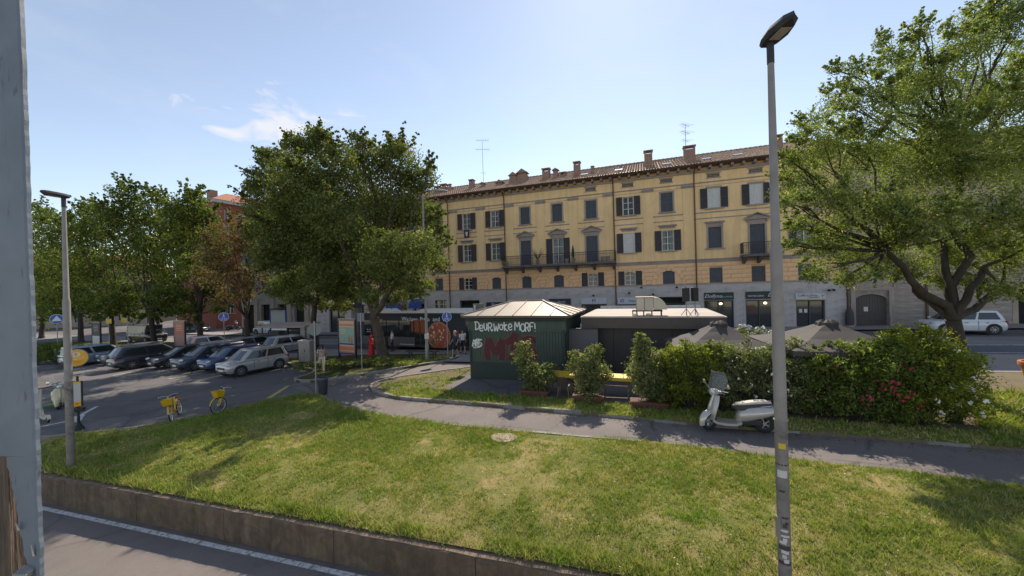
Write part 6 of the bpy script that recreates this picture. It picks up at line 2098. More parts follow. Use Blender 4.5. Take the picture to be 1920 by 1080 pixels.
    for s in (-1, 1):
        MB().ell((xf - .13, s * hw * .70, zh0 - .06), (.14, .17, .085), 10, 6).build('headlight', M_HEADL, o)
        MB().box((xr + .09, s * hw * .80, zbelt * .86), (.12, .2, .2 if not van else .4)).build('tail_light', M_TAILL, o, bevel=.02)
        MB().ell((xh - .05, s * (hw + .1), zbelt + .07), (.07, .1, .07), 8, 6).build('mirror', paint_, o)
        for fx in (.05, -.22): MB().box((fx * L, s * (hw + .004), zbelt * .84), (.16, .03, .03)).build('door_handle', M_TRIM, o)
        for fx in (.115, -.105): MB().box((fx * L, s * (hw - .004), (zb + zbelt) / 2 + .05), (.012, .02, zbelt - zb - .2)).build('door_gap', M_TRIM, o)
        MB().box((0, s * (hw - .01), zb + .03), (wheelb * .72, .04, .08)).build('sill_trim', M_TRIM, o)
    MB().box((xf - .045, 0, zh0 - .27), (.1, Wd * .5, .13)).build('grille', M_TRIM, o, bevel=.02)
    MB().box((xf - .04, 0, .36), (.09, Wd * .62, .07)).build('bumper_strip', M_TRIM, o)
    MB().box((xf + .0, 0, .44), (.03, .46, .11)).build('number_plate', M_PLATE, o)
    MB().box((xr + .0, 0, .52), (.04, .46, .11)).build('number_plate', M_PLATE, o)
    MB().box((xr + .035, 0, .38), (.08, Wd * .7, .1)).build('bumper_strip', M_TRIM, o)
    if bars:
        for s in (-1, 1): MB().tube([(xt0 + .2, s * wt_ * .86, zt + .02), (xt0 + .3, s * wt_ * .86, zt + .07), (xt1 - .3, s * wt_ * .86, zt + .07), (xt1 - .2, s * wt_ * .86, zt + .02)], .018, 6).build('roof_bar', M_CHROME, o)
    return o
C_SILV = paintm('silver_paint', (.42, .41, .42))
C_NAVY = paintm('navy_paint', (.025, .035, .075), .3, 0)
C_BLUE = paintm('blue_paint', (.035, .06, .16), .3, 0)
C_BLACK = paintm('black_paint', (.012, .012, .015), .35, 0)
C_SUV = paintm('midnight_paint', (.018, .02, .035), .3, 0)
C_PALE = paintm('pale_blue_paint', (.20, .25, .31))
C_GREYC = paintm('grey_paint', (.19, .195, .21))
C_WHITE = paintm('white_paint', (.62, .62, .63), .3, .05)
# parked row: heading from the nearest car, the others alongside it
fw, rw = G(454, 706), G(524, 691)
hd = (fw - rw); hd.z = 0
HEADA = math.atan2(hd.y, hd.x)
hv = Vector((math.cos(HEADA), math.sin(HEADA), 0))
lft = Vector((-hv.y, hv.x, 0))
def parked(px, py, off_front, side):
    """ground centre of a car whose front or rear middle stands at the pixel"""
    p = G(px, py)
    return p + hv * off_front
pun = (fw + rw) / 2 + lft * (-.8 if (lft.x > 0) else .8)
ROWG = 'cars in the square car park'
def near_side(p, half):   # move from the visible side wheels to the car's middle: away to the picture left
    d = lft if lft.x < 0 else -lft
    return p + d * half
c1 = near_side((fw + rw) / 2, .8)
car('parked_car', 'silver five door hatchback, last in the row beside the tree island', c1, HEADA, 3.7, 1.66, 1.52, C_SILV, rear=(.02, .09), ws=(.6, .25), belt=.60, group=ROWG)
rowdir = lft if lft.x < 0 else -lft
def at_front(px, py, L):
    return G(px, py) - hv * (L / 2)
car('parked_car', 'small blue hatchback parked nose out left of the silver one', at_front(378, 700, 3.8), HEADA, 3.8, 1.66, 1.44, C_BLUE, rear=(.02, .12), ws=(.6, .26), group=ROWG)
car('parked_car', 'dark navy estate car with roof bars between the blue and black cars', at_front(327, 699, 4.3), HEADA, 4.3, 1.75, 1.56, C_NAVY, rear=(.01, .07), ws=(.6, .25), belt=.6, group=ROWG, bars=True)
car('parked_car', 'black saloon car with its nose towards the bicycles', at_front(281, 694, 4.3), HEADA, 4.3, 1.74, 1.43, C_BLACK, rear=(.10, .26), ws=(.6, .29), group=ROWG)
suvp = G(206, 697)
car('parked_suv', 'dark blue suv parked with its tail towards the lawn', suvp + (-hv) * 2.25, HEADA + PI, 4.5, 1.85, 1.66, C_SUV, rear=(.02, .12), ws=(.6, .27), belt=.60, group=ROWG)
car('parked_car', 'silver grey car parked between the dark suv and the pale blue car', at_front(168, 689, 4.1) - hv * .5, HEADA, 4.1, 1.72, 1.45, C_GREYC, rear=(.04, .14), ws=(.6, .27), group=ROWG)
plp = G(113, 690)
car('parked_car', 'pale blue estate car seen from behind at the left end of the row', plp + (-hv) * 2.1, HEADA + PI, 4.2, 1.75, 1.6, C_PALE, rear=(.0, .05), ws=(.6, .25), belt=.58, group=ROWG)
# second row nose to nose behind
bk = -hv * 5.2
for px, py, lab, c, Lc, Hc in ((180, 688, 'white roofed car in the second row behind the silver grey one', C_WHITE, 4.0, 1.46), (262, 696, 'grey glassy car in the second row behind the dark suv', C_GREYC, 4.0, 1.46),
                               (338, 698, 'silver car in the second row behind the navy estate', C_SILV, 4.2, 1.5)):
    p = G(px, py) - hv * 7.6
    car('parked_car', lab, p, HEADA + PI, Lc, 1.7, Hc, c, rear=(.04, .14), ws=(.6, .27), group=ROWG)
# bay lines
M_BAY = mat('worn_bay_paint', (.60, .50, .32), .8, var=.2, vs=10, world_co=True, dirt=(.2, .18, .15), ds=6, dlo=.52, dhi=.66)
for px, py in ((400, 707), (352, 704), (303, 702), (247, 698), (190, 695), (143, 692)):
    p = G(px, py)
    a = (p + hv * .95).to_2d(); c = (p - hv * 4.6).to_2d()
    paint(a, c, .14, M_BAY)
paint((66, 688), (104, 684), .14)
# on the street
d_ang = -TH
pw = G(1860, 628)
car('white_hatchback', 'white small hatchback parked behind the elm trunk', pw - DX * 1.02 - DN * .75, d_ang + PI, 3.62, 1.66, 1.5, C_WHITE, rear=(.02, .10), ws=(.6, .25), belt=.6, zground=gz(pw.x) + .004)
pv_ = AT(276, 640, 46); pv_.z = gz(pv_.x)
car('black_van', 'black van driving along the street behind the tree trunks', pv_, d_ang, 5.0, 1.95, 2.1, C_BLACK, belt=.55, hood=(.78, .86), ws=(.7, .16), rear=(.0, .02), rwin=False, van=True)
pv_ = AT(506, 625, 50); pv_.z = gz(pv_.x)
car('white_van', 'small white panel van parked beyond the bus shelter roof', pv_, d_ang + PI, 4.3, 1.85, 1.85, C_WHITE, belt=.55, hood=(.74, .86), ws=(.7, .2), rear=(.0, .03), rwin=False, van=True)
pv_ = AT(362, 610, 56); pv_.z = gz(pv_.x)
car('distant_car', 'dark car beyond the red poster board', pv_, d_ang + .3, 4.2, 1.75, 1.5, C_NAVY)
pv_ = AT(1712, 612, 26.6)
# ------------------------------------------------------------------ bus
M_BUSW = mat('bus_wrap', (.020, .022, .034), .55, var=.1, vs=1.2, spec=.3)
M_BUSG = mat('bus_lower_grey', (.10, .105, .11), .4, var=.08, coat=.3)
M_BUSR = mat('bus_roof_white', (.66, .64, .61), .5, var=.05)
M_LED = glow('led_display', (1.0, .22, .04), 1.6)
M_PIZ = mat('pizza_print', (.30, .06, .03), .5, var=.55, vs=4.5, dirt=(.50, .30, .14), ds=4, dlo=.55, dhi=.66)
M_CRUST = mat('pizza_crust_print', (.34, .19, .08), .5, var=.35, vs=6)
pbus = (P0 + DX * -33.9 + DN * 12.05)
b0 = G(742, 656)
bs = (b0 - P0).dot(DX)
bus0 = P0 + DX * bs + DN * 11.9
BUS = empty('city_bus', (bus0.x, bus0.y, gz(bus0.x) + .004), -TH - R(4))
tag(BUS, 'dark city bus with pizza advert stopped behind the trees at the bus stop', 'bus')
bl, br, bw, bh = -3.4, 8.5, 2.5, 2.95
def bus_ring(x, ins=0.0, zt=bh, zb_=.32):
    return [Vector((x, ins, zb_)), Vector((x, ins - .0, .9)), Vector((x, ins + .02, zt - .35)), Vector((x, ins + .14, zt - .06)), Vector((x, ins + .3, zt)), Vector((x, bw - ins - .3, zt)), Vector((x, bw - ins - .14, zt - .06)), Vector((x, bw - ins - .02, zt - .35)), Vector((x, bw - ins, zb_))]
MB().loft([bus_ring(bl, .06), bus_ring(bl + .12), bus_ring(br - .5), bus_ring(br - .15, .08), bus_ring(br, .22, bh - .1)]).build('body', M_BUSW, BUS, smooth=True, ang=40)
MB().box(((bl + br) / 2 - .2, bw / 2, bh + .03), (br - bl - 1.0, bw - .7, .1)).build('roof', M_BUSR, BUS, bevel=.03)
for x, L_ in ((bl + 1.4, 2.2), (br - 4.2, 4.6)):
    MB().loft([[Vector((x - L_ / 2, .35, bh + .05)), Vector((x + L_ / 2, .35, bh + .05)), Vector((x + L_ / 2, bw - .35, bh + .05)), Vector((x - L_ / 2, bw - .35, bh + .05))], [Vector((x - L_ / 2 + .3, .5, bh + .3)), Vector((x + L_ / 2 - .45, .5, bh + .3)), Vector((x + L_ / 2 - .45, bw - .5, bh + .3)), Vector((x - L_ / 2 + .3, bw - .5, bh + .3))]]).build('roof_unit', M_BUSR, BUS, bevel=.03)
for a, c in ((bl + .3, -.75), (-.7, .55), (.6, 2.0)):
    MB().box(((a + c) / 2, -.012, 1.75), (c - a - .05, .03, 1.25)).build('window', M_CGLASS, BUS)
for a, c in ((-2.2, -1.05), (2.05, 3.2), (6.65, 7.9)):
    q = MB().box(((a + c) / 2, -.014, 1.45), (c - a, .03, 2.15)).build('door', M_TRIM, BUS)
    for s in (0, 1):
        w_ = (c - a) / 2
        MB().box((a + w_ * (s + .5), -.034, 1.5), (w_ - .1, .012, 1.9)).build('door_glass', M_CGLASS, q)
MB().box((.75, -.012, .72), (2.6, .03, .72)).build('lower_panel', M_BUSG, BUS)
MB().box((1.3, -.03, .52), (1.4, .02, .05)).build('trim_strip', M_BUSR, BUS)
MB().box((-3.0, -.012, .72), (.75, .03, .72)).build('lower_panel', M_BUSG, BUS)
for x in (0, 5.75):
    MB().lathe([(.56, -.03), (.56, .03)], (x, .02, .5), 18, axis='Y').build('wheel_arch', M_TRIM, BUS)
    wheel(BUS, x, -.0 + .12, .48, .28, mat('bus_rim', (.10, .10, .105), .5, .5))
    wheel(BUS, x, bw - .12, .48, .28, mat('bus_rim', (.10, .10, .105), .5, .5))
# pizza advert: disc printed on the side
cx_, cz_, pr_ = 4.35, 1.28, 1.05
def disc(r, y, m, name, c=(cx_, cz_), par=BUS):
    poly = [(c[0] + r * math.cos(a), max(c[1] + r * math.sin(a), .36)) for a in np.linspace(0, 2 * PI, 33)[:-1]]
    return MB().prism(poly, y, y - .004, 'Y').build(name, m, par)
piz = disc(pr_, -.052, M_CRUST, 'pizza_print')
disc(pr_ * .9, -.057, M_PIZ, 'topping', par=piz)
rr = random.Random(6)
M_TOM = mat('tomato_print', (.42, .05, .025), .5, var=.3, vs=8); M_MOZ = mat('cheese_print', (.58, .44, .30), .5, var=.2, vs=8); M_BAS = mat('basil_print', (.06, .10, .03), .5)
for k in range(34):
    a, q = rr.uniform(0, 2 * PI), pr_ * .8 * math.sqrt(rr.random())
    x, z = cx_ + q * math.cos(a), cz_ + q * math.sin(a)
    if z < .5: continue
    r_ = rr.uniform(.06, .13)
    poly = [(x + r_ * math.cos(t) * rr.uniform(.7, 1.1), z + r_ * math.sin(t) * rr.uniform(.7, 1.1)) for t in np.linspace(0, 2 * PI, 10)[:-1]]
    MB().prism(poly, -.0625 - k * .0002, -.066 - k * .0002, 'Y').build('topping', rr.choice([M_TOM, M_TOM, M_MOZ, M_MOZ, M_BAS]), piz)
MB().prism([(5.5, 1.45), (6.1, 1.75), (6.15, 1.1)], -.03, -.034, 'Y').build('advert_patch', mat('advert_red', (.20, .02, .03), .5), BUS)
xx_ = .85
for wd, adv in (('We', .78), ('love', .98), ('Pizza', 1.2), ('and', .92), ('Ice', .7)):
    text('lettering', wd, .46, M_LETW, BUS, (xx_, -.028, 2.5), align='LEFT')
    xx_ += adv
MB().box((7.5, -.02, 2.52), (1.3, .03, .32)).build('display_panel', M_TRIM, BUS)
text('display_text', '8', .26, M_LED, BUS, (7.5, -.04, 2.52))
MB().box((8.32, bw / 2, 2.5), (.2, 1.6, .3)).build('display_panel', M_TRIM, BUS)
MB().box((8.4, bw / 2, 1.6), (.14, bw - .4, 1.3)).build('windscreen', M_CGLASS, BUS)
MB().tube([(8.4, -.05, 2.6), (8.75, -.2, 2.5), (8.75, -.2, 2.1)], .04, 6).build('mirror', M_TRIM, BUS)
text('lettering', 'Parking', .13, M_LETW, BUS, (-2.6, -.032, 1.62))
text('lettering', 'armonia', .13, M_LETW, BUS, (-2.6, -.032, 1.45))

# ------------------------------------------------------------------ scooters
def scooter(name, label, p, head, paint_, screen=True, seatm=None, group=None, lean=0.0, steer=0.0):
    o = empty(name, p, head)
    o.rotation_euler = (lean, 0, head)
    tag(o, label, 'scooter', group)
    # x forward
    wb2 = .665
    seatm = seatm or mat('scooter_seat_dark', (.04, .035, .035), .6)
    for x, w_ in ((wb2, .11), (-wb2, .12)):
        r = .245
        t = MB().torus((x, 0, r), r - .06, .06, 'Y', 24, 10, sq=.9).build('wheel', M_TYRE, o, smooth=True)
        mb = MB().torus((x, 0, r), r - .11, .014, 'Y', 20, 6)
        for k in range(5):
            a = 2 * PI * k / 5
            mb.bar((x, 0, r), (x + (r - .11) * math.cos(a), 0, r + (r - .11) * math.sin(a)), .05, .025)
        mb.lathe([(.05, -.05), (.05, .05)], (x, 0, r), 10, axis='Y')
        mb.build('rim', M_RIM, t)
    # front mudguard
    rings = []
    for k in range(9):
        a = R(-15 + 150 * k / 8)
        c, s_ = math.cos(a), math.sin(a)
        rr0 = .285
        wv = .105 * (1 - .35 * abs(k - 4) / 4)
        cxx, czz = wb2, .245
        rings.append([Vector((cxx + (rr0 - .06) * c, -wv, czz + (rr0 - .06) * s_)), Vector((cxx + rr0 * c, -wv * .75, czz + rr0 * s_)), Vector((cxx + (rr0 + .035) * c, 0, czz + (rr0 + .035) * s_)), Vector((cxx + rr0 * c, wv * .75, czz + rr0 * s_)), Vector((cxx + (rr0 - .06) * c, wv, czz + (rr0 - .06) * s_))])
    MB().loft(rings).build('front_mudguard', paint_, o, smooth=True, ang=60)
    # leg shield and steering head
    prof = [(.60, .30, .20), (.57, .45, .25), (.53, .62, .26), (.48, .80, .22), (.44, .93, .12)]
    rings = []
    for x, z, w_ in prof:
        rings.append([Vector((x + .06, 0, z)), Vector((x + .025, -w_ * .7, z)), Vector((x - .05, -w_, z)), Vector((x - .075, -w_ * .95, z)), Vector((x - .03, 0, z - .02)), Vector((x - .075, w_ * .95, z)), Vector((x - .05, w_, z)), Vector((x + .025, w_ * .7, z))])
    MB().loft(rings).build('leg_shield', paint_, o, smooth=True, ang=55)
    MB().tube([(.66, 0, .3), (.58, 0, .62), (.46, 0, .98)], [.035, .055, .045], 8).build('steering_column', paint_, o)
    for sg in (-1, 1): MB().tube([(wb2, sg * .07, .245), (wb2 - .02, sg * .06, .42)], .018, 6).build('fork', M_TRIM, o)
    # floor
    rings = []
    for x, z, w_ in ((.56, .33, .17), (.46, .27, .2), (.25, .245, .21), (.02, .245, .2), (-.12, .29, .17)):
        rings.append([Vector((x, -w_, z)), Vector((x, w_, z)), Vector((x, w_, z - .06)), Vector((x, w_ * .7, z - .1)), Vector((x, -w_ * .7, z - .1)), Vector((x, -w_, z - .06))])
    MB().loft(rings).build('floorboard', paint_, o, smooth=True, ang=50)
    # tail body with bulging side cowls
    rings = []
    for x, z0, z1, w_ in ((-.02, .25, .46, .08), (-.09, .24, .60, .16), (-.26, .27, .69, .23), (-.48, .34, .725, .265), (-.74, .43, .725, .25), (-.94, .51, .70, .17), (-1.07, .57, .66, .07)):
        zm = (z0 + z1) / 2
        h = (z1 - z0) / 2
        rings.append([Vector((x, w_ * math.cos(a) * (1 if abs(math.sin(a)) < .8 else .9), zm + h * math.sin(a))) for a in np.linspace(0, 2 * PI, 15)[:-1]])
    MB().loft(rings).build('tail_body', paint_, o, smooth=True, ang=70)
    # seat
    rings = []
    for x, z, w_, h in ((.06, .66, .05, .05), (-.03, .71, .11, .13), (-.22, .735, .145, .15), (-.45, .76, .15, .12), (-.68, .79, .14, .10), (-.84, .785, .09, .07)):
        rings.append([Vector((x, -w_, z - h)), Vector((x, -w_, z - h * .2)), Vector((x, -w_ * .85, z)), Vector((x, w_ * .85, z)), Vector((x, w_, z - h * .2)), Vector((x, w_, z - h))])
    st_ = MB().loft(rings).build('seat', mat('scooter_seat_dark', (.04, .035, .035), .6), o, smooth=True, ang=60)
    rings = []
    for x, z, w_, h in ((.04, .665, .045, .02), (-.05, .715, .10, .03), (-.22, .742, .135, .04), (-.45, .775, .14, .05), (-.68, .80, .13, .05), (-.82, .79, .08, .03)):
        rings.append([Vector((x, -w_, z - .01)), Vector((x, -w_ * .8, z + h * .7)), Vector((x, 0, z + h)), Vector((x, w_ * .8, z + h * .7)), Vector((x, w_, z - .01))])
    MB().loft(rings).build('cushion', seatm, st_, smooth=True, ang=60)
    MB().tube([(-.55, -.15, .70), (-.80, -.14, .74), (-.93, 0, .76), (-.80, .14, .74), (-.55, .15, .70)], .014, 6).build('grab_rail', M_CHROME, o)
    MB().ell((-1.0, 0, .645), (.05, .075, .05), 10, 6).build('tail_light', M_TAILL, o)
    MB().box((-1.04, 0, .42), (.015, .17, .16)).build('number_plate', M_PLATE, o)
    MB().tube([(-.98, 0, .56), (-1.05, 0, .36)], .02, 5).build('plate_holder', M_TRIM, o)
    # exhaust on the right, engine
    MB().tube([(-.2, -.13, .2), (-.5, -.2, .2), (-.95, -.21, .26)], [.03, .065, .06], 10).build('exhaust', M_TRIM, o)
    MB().lathe([(.085, -.03), (.085, .03), (.03, .035)], (-.62, -.16, .245), 14, axis='Y').build('engine_cover', M_CHROME, o)
    MB().box((-.35, 0, .27), (.5, .22, .16)).build('engine', M_TRIM, o, bevel=.03)
    # handlebar, headlight, mirrors
    MB().ell((.45, 0, 1.0), (.11, .13, .085), 12, 8).build('headset', paint_, o)
    MB().lathe([(.085, 0), (.08, .03), (.03, .045)], (.53, 0, 1.0), 14, axis='X').build('headlight', M_HEADL, o)
    mb = MB().tube([(.36, -.33, 1.03), (.43, -.12, 1.03), (.43, .12, 1.03), (.36, .33, 1.03)], .02, 8)
    mb.build('handlebar', M_CHROME, o)
    for sg in (-1, 1):
        MB().tube([(.42, sg * .2, 1.03), (.36, sg * .34, 1.03)], .024, 8).build('grip', M_TRIM, o)
        mb = MB().tube([(.42, sg * .18, 1.04), (.44, sg * .27, 1.14), (.42, sg * .36, 1.19)], .008, 5)
        mb.lathe([(.055, -.012), (.06, .01), (.02, .016)], (.41, sg * .38, 1.2), 12, axis='X')
        mb.build('mirror', M_CHROME, o)
        MB().tube([(.46, sg * .14, 1.02), (.43, sg * .3, 1.0)], .007, 5).build('brake_lever', M_CHROME, o)
    if screen:
        rows = []
        for k in range(7):
            t = k / 6
            z = .98 + .56 * t
            w_ = .27 * math.sin(PI * (.24 + .62 * (1 - t) * .8)) + .02
            x = .56 - .16 * t
            rows.append([Vector((x - .10 * (y / .22) ** 2, y, z)) for y in np.linspace(-w_, w_, 9)])
        mb = MB()
        k_ = 9
        mb.add([v for r_ in rows for v in r_], [(i * k_ + j, i * k_ + j + 1, (i + 1) * k_ + j + 1, (i + 1) * k_ + j) for i in range(6) for j in range(k_ - 1)])
        q = mb.build('windscreen', glass('clear_screen', (.30, .33, .34), .08, .2), o, smooth=True)
        s_ = q.modifiers.new('t', 'SOLIDIFY'); s_.thickness = .004
        for sg in (-1, 1): MB().tube([(.47, sg * .08, 1.0), (.545, sg * .1, 1.12)], .006, 5).build('screen_stay', M_CHROME, o)
    MB().tube([(-.05, .1, .2), (-.1, .22, .01)], .012, 5).build('kick_stand', M_TRIM, o)
    if steer:                                     # turn the front wheel and everything on the handlebar
        T = Matrix.Translation((.5, 0, 0)) @ Matrix.Rotation(steer, 4, 'Z') @ Matrix.Translation((-.5, 0, 0))
        todo = []
        for ch in o.children:
            nm = ch.name.split('.')[0]
            fx = max(v.co.x for v in ch.data.vertices)
            if nm in ('front_mudguard', 'fork', 'headset', 'headlight', 'handlebar', 'grip', 'mirror', 'brake_lever', 'windscreen', 'screen_stay') or (nm == 'wheel' and fx > 0):
                todo.append(ch); todo += list(ch.children)
        for ch in todo: ch.data.transform(T)
    return o
sf, sr = G(1322, 797), G(1427, 806)
sd = sf - sr
sc = (sf + sr) / 2
M_CREAMS = mat('cream_seat', (.50, .44, .36), .55, var=.06)
S_PAINT = paintm('scooter_silver', (.50, .46, .42), .28, .25)
o = scooter('motor_scooter', 'silver retro motor scooter with tall windscreen parked at the path edge', (sc.x - .08, sc.y - .28, gz(sc.x) + .008), math.atan2(sd.y, sd.x) + .12, S_PAINT, True, M_CREAMS, steer=.62)
o.scale = (1.10, 1.10, 1.10)
S_CREAM = paintm('scooter_cream', (.55, .48, .30), .3, .05)
p = G(117, 768)
o2 = scooter('motor_scooter', 'cream motor scooter with windscreen behind the left lamp post', (p.x - .72, p.y + .5, p.z + .004), R(-38), S_CREAM, True, steer=-.3)
def kick_scooter(label, p, head, m1, m2, sc_=1.0):
    o = empty('kick_scooter', p, head)
    tag(o, label, 'kick scooter', 'rental kick scooters')
    o.scale = (sc_,) * 3
    for x in (.52, -.42):
        t = MB().torus((x, 0, .12), .09, .03, 'Y', 18, 8).build('wheel', M_TYRE, o, smooth=True)
        MB().lathe([(.07, -.02), (.07, .02)], (x, 0, .12), 12, axis='Y').build('hub', M_RIM, t)
    MB().box((.0, 0, .14), (.66, .17, .05)).build('deck', m1, o, bevel=.012)
    MB().loft([[Vector((x, -.05, z)), Vector((x, .05, z)), Vector((x, .05, z + .05)), Vector((x, -.05, z + .05))] for x, z in ((.3, .14), (.42, .24), (.47, .33))]).build('neck', m1, o)
    MB().tube([(.48, 0, .3), (.40, 0, 1.12)], [.04, .03], 8).build('stem', m2, o)
    MB().tube([(.38, -.26, 1.14), (.40, 0, 1.13), (.38, .26, 1.14)], .018, 6).build('handlebar', M_TRIM, o)
    rings = []
    for k in range(6):
        a = R(20 + 110 * k / 5)
        rings.append([Vector((.52 + .145 * math.cos(a), w_, .12 + .145 * math.sin(a))) for w_ in (-.045, .045)] + [Vector((.52 + .16 * math.cos(a), w_, .12 + .16 * math.sin(a))) for w_ in (.045, -.045)])
    MB().loft(rings).build('mudguard', m1, o)
    rings = []
    for k in range(6):
        a = R(60 + 110 * k / 5)
        rings.append([Vector((-.42 + .145 * math.cos(a), w_, .12 + .145 * math.sin(a))) for w_ in (-.045, .045)] + [Vector((-.42 + .16 * math.cos(a), w_, .12 + .16 * math.sin(a))) for w_ in (.045, -.045)])
    MB().loft(rings).build('mudguard', m1, o)
    return o
M_LIME = mat('lime_green_plastic', (.02, .30, .05), .5, var=.1)
M_CRM = mat('cream_plastic', (.50, .46, .38), .5, var=.08)
p = G(86, 766); kick_scooter('green rental kick scooter standing beside the cream motor scooter', (p.x, p.y, p.z + .004), .4, M_LIME, M_LIME)
p = G(84, 790); kick_scooter('cream rental kick scooter half hidden by the shutter edge', (p.x, p.y, p.z + .004), PI - .5, M_CRM, M_CRM, 1.15)
# small parked motorcycles in front of the old house
for px, lab in ((1906, 'dark scooter parked in front of the old house shop at the right edge'),):
    p = G(px, 603)
    scooter('street_scooter', lab, (p.x, p.y, gz(p.x) + .12), 2.6, C_BLACK, True)
p = AT(437, 606, 58); p.z = gz(p.x)
scooter('street_scooter', 'distant dark scooter in front of the red brick building', (p.x, p.y, p.z), .3, C_BLACK, True)

# ------------------------------------------------------------------ bicycles
M_BYEL = mat('bike_yellow', (.60, .36, .01), .4, var=.06, coat=.3)
M_SPOKE = mat('spoke_steel', (.5, .5, .5), .3, .8, var=.05)
M_WRIM = mat('white_rim', (.62, .62, .6), .4, .3, var=.05)
def bicycle(label, p, head, steer=0.0, lean=.08):
    o = empty('bicycle', p)
    o.rotation_euler = (lean, 0, head)
    tag(o, label, 'bicycle', 'yellow share bicycles')
    r = .33
    Mx = Matrix.Rotation(steer, 3, 'Z')
    hp = Vector((.36, 0, .7))
    def st(v): return Mx @ (Vector(v) - Vector((.42, 0, 0))) + Vector((.42, 0, 0))
    for fx in (.54, -.54):
        mb = MB().torus((fx, 0, r), r - .02, .022, 'Y', 28, 8)
        if fx > 0: mb.v = [tuple(st(v)) for v in mb.v]
        w_ = mb.build('wheel', M_TYRE, o, smooth=True)
        mb = MB().torus((fx, 0, r), r - .05, .013, 'Y', 28, 6)
        if fx > 0: mb.v = [tuple(st(v)) for v in mb.v]
        mb.build('rim', M_WRIM, w_)
        mb = MB()
        for k in range(14):
            a = 2 * PI * k / 14
            mb.tube([(fx, .02 * (-1) ** k, r), (fx + (r - .05) * math.cos(a), 0, r + (r - .05) * math.sin(a))], .003, 3)
        mb.lathe([(.035, -.05), (.035, .05)], (fx, 0, r), 8, axis='Y')
        if fx > 0: mb.v = [tuple(st(v)) for v in mb.v]
        mb.build('spokes', M_SPOKE, w_)
        rings = []
        for k in range(8):
            a = R((10 if fx > 0 else 30) + 130 * k / 7)
            rings.append([Vector((fx + (r + .02) * math.cos(a), w2, r + (r + .02) * math.sin(a))) for w2 in (-.03, .03)] + [Vector((fx + (r + .03) * math.cos(a), w2, r + (r + .03) * math.sin(a))) for w2 in (.03, -.03)])
        mb = MB().loft(rings)
        if fx > 0: mb.v = [tuple(st(v)) for v in mb.v]
        mb.build('mudguard', M_BYEL, o)
    mb = MB()
    mb.tube([(.37, 0, .78), (.30, 0, .58), (.05, 0, .36), (-.08, 0, .29)], [.03, .035, .035, .035], 8)
    mb.tube([(-.08, 0, .29), (-.24, 0, .78)], .024, 8)
    mb.tube([(-.08, .0, .29), (-.54, .05, .33)], .016, 6); mb.tube([(-.08, .0, .29), (-.54, -.05, .33)], .016, 6)
    mb.tube([(-.2, 0, .66), (-.54, .05, .33)], .013, 6); mb.tube([(-.2, 0, .66), (-.54, -.05, .33)], .013, 6)
    mb.build('frame', M_BYEL, o)
    mb = MB()
    for sg in (-1, 1): mb.tube([(.54, sg * .06, .33), (.46, sg * .05, .62), (.40, 0, .74)], .016, 6)
    mb.tube([(.40, 0, .72), (.33, 0, .98)], .022, 8)
    mb.v = [tuple(st(v)) for v in mb.v]
    mb.build('fork', M_BYEL, o)
    mb = MB().tube([(.25, -.3, 1.0), (.33, -.15, 1.03), (.34, 0, .99), (.33, .15, 1.03), (.25, .3, 1.0)], .014, 6)
    mb.v = [tuple(st(v)) for v in mb.v]; mb.build('handlebar', M_SPOKE, o)
    for sg in (-1, 1):
        mb = MB().tube([(.28, sg * .22, 1.015), (.22, sg * .34, .99)], .02, 6)
        mb.v = [tuple(st(v)) for v in mb.v]; mb.build('grip', M_TRIM, o)
    mb = MB()
    mb.loft([[Vector((x0, y0, z)) for x0, y0 in ((.44, -.13), (.68, -.13), (.68, .13), (.44, .13))] if z < .8 else [Vector((x0, y0, z)) for x0, y0 in ((.41, -.17), (.74, -.17), (.74, .17), (.41, .17))] for z in (.70, .92)], cap=False)
    mb.add([(.44, -.13, .70), (.68, -.13, .70), (.68, .13, .70), (.44, .13, .70)], [(0, 1, 2, 3)])
    mb.v = [tuple(st(v)) for v in mb.v]
    q = mb.build('basket', M_BYEL, o)
    s_ = q.modifiers.new('t', 'SOLIDIFY'); s_.thickness = .012
    MB().tube([(-.24, 0, .76), (-.27, 0, .90)], .016, 6).build('seat_post', M_SPOKE, o)
    rings = [[Vector((x, -w_, z)), Vector((x, w_, z)), Vector((x, w_ * .8, z - .05)), Vector((x, -w_ * .8, z - .05))] for x, w_, z in ((-.42, .07, .94), (-.34, .09, .93), (-.2, .05, .92), (-.1, .02, .915))]
    MB().loft(rings).build('saddle', M_TRIM, o, bevel=.01)
    MB().lathe([(.1, -.03), (.1, -.02)], (-.08, 0, .29), 14, axis='Y').box((-.3, -.03, .31), (.42, .03, .1)).build('chain_guard', M_BYEL, o)
    MB().bar((-.08, .06, .29), (-.02, .06, .13), .02, .02).bar((-.08, -.06, .29), (-.14, -.06, .45), .02, .02).box((-.02, .1, .13), (.08, .07, .02)).box((-.14, -.1, .45), (.08, .07, .02)).build('pedals', M_TRIM, o)
    MB().tube([(-.12, -.03, .3), (-.2, -.2, .01)], .01, 5).build('kick_stand', M_SPOKE, o)
    MB().box((-.52, 0, .72), (.06, .05, .06)).build('rear_lamp', M_TAILL, o)
    return o
p = G(316, 794); bicycle('yellow share bicycle facing the lawn, nearest the lamp post', (p.x - .2, p.y + .55, p.z + .004), R(-62), .12, .14)
p = G(396, 779); bicycle('yellow share bicycle with its front wheel turned, nearer the parked cars', (p.x - .1, p.y + .62, p.z + .004), R(-50), -.95, -.05)
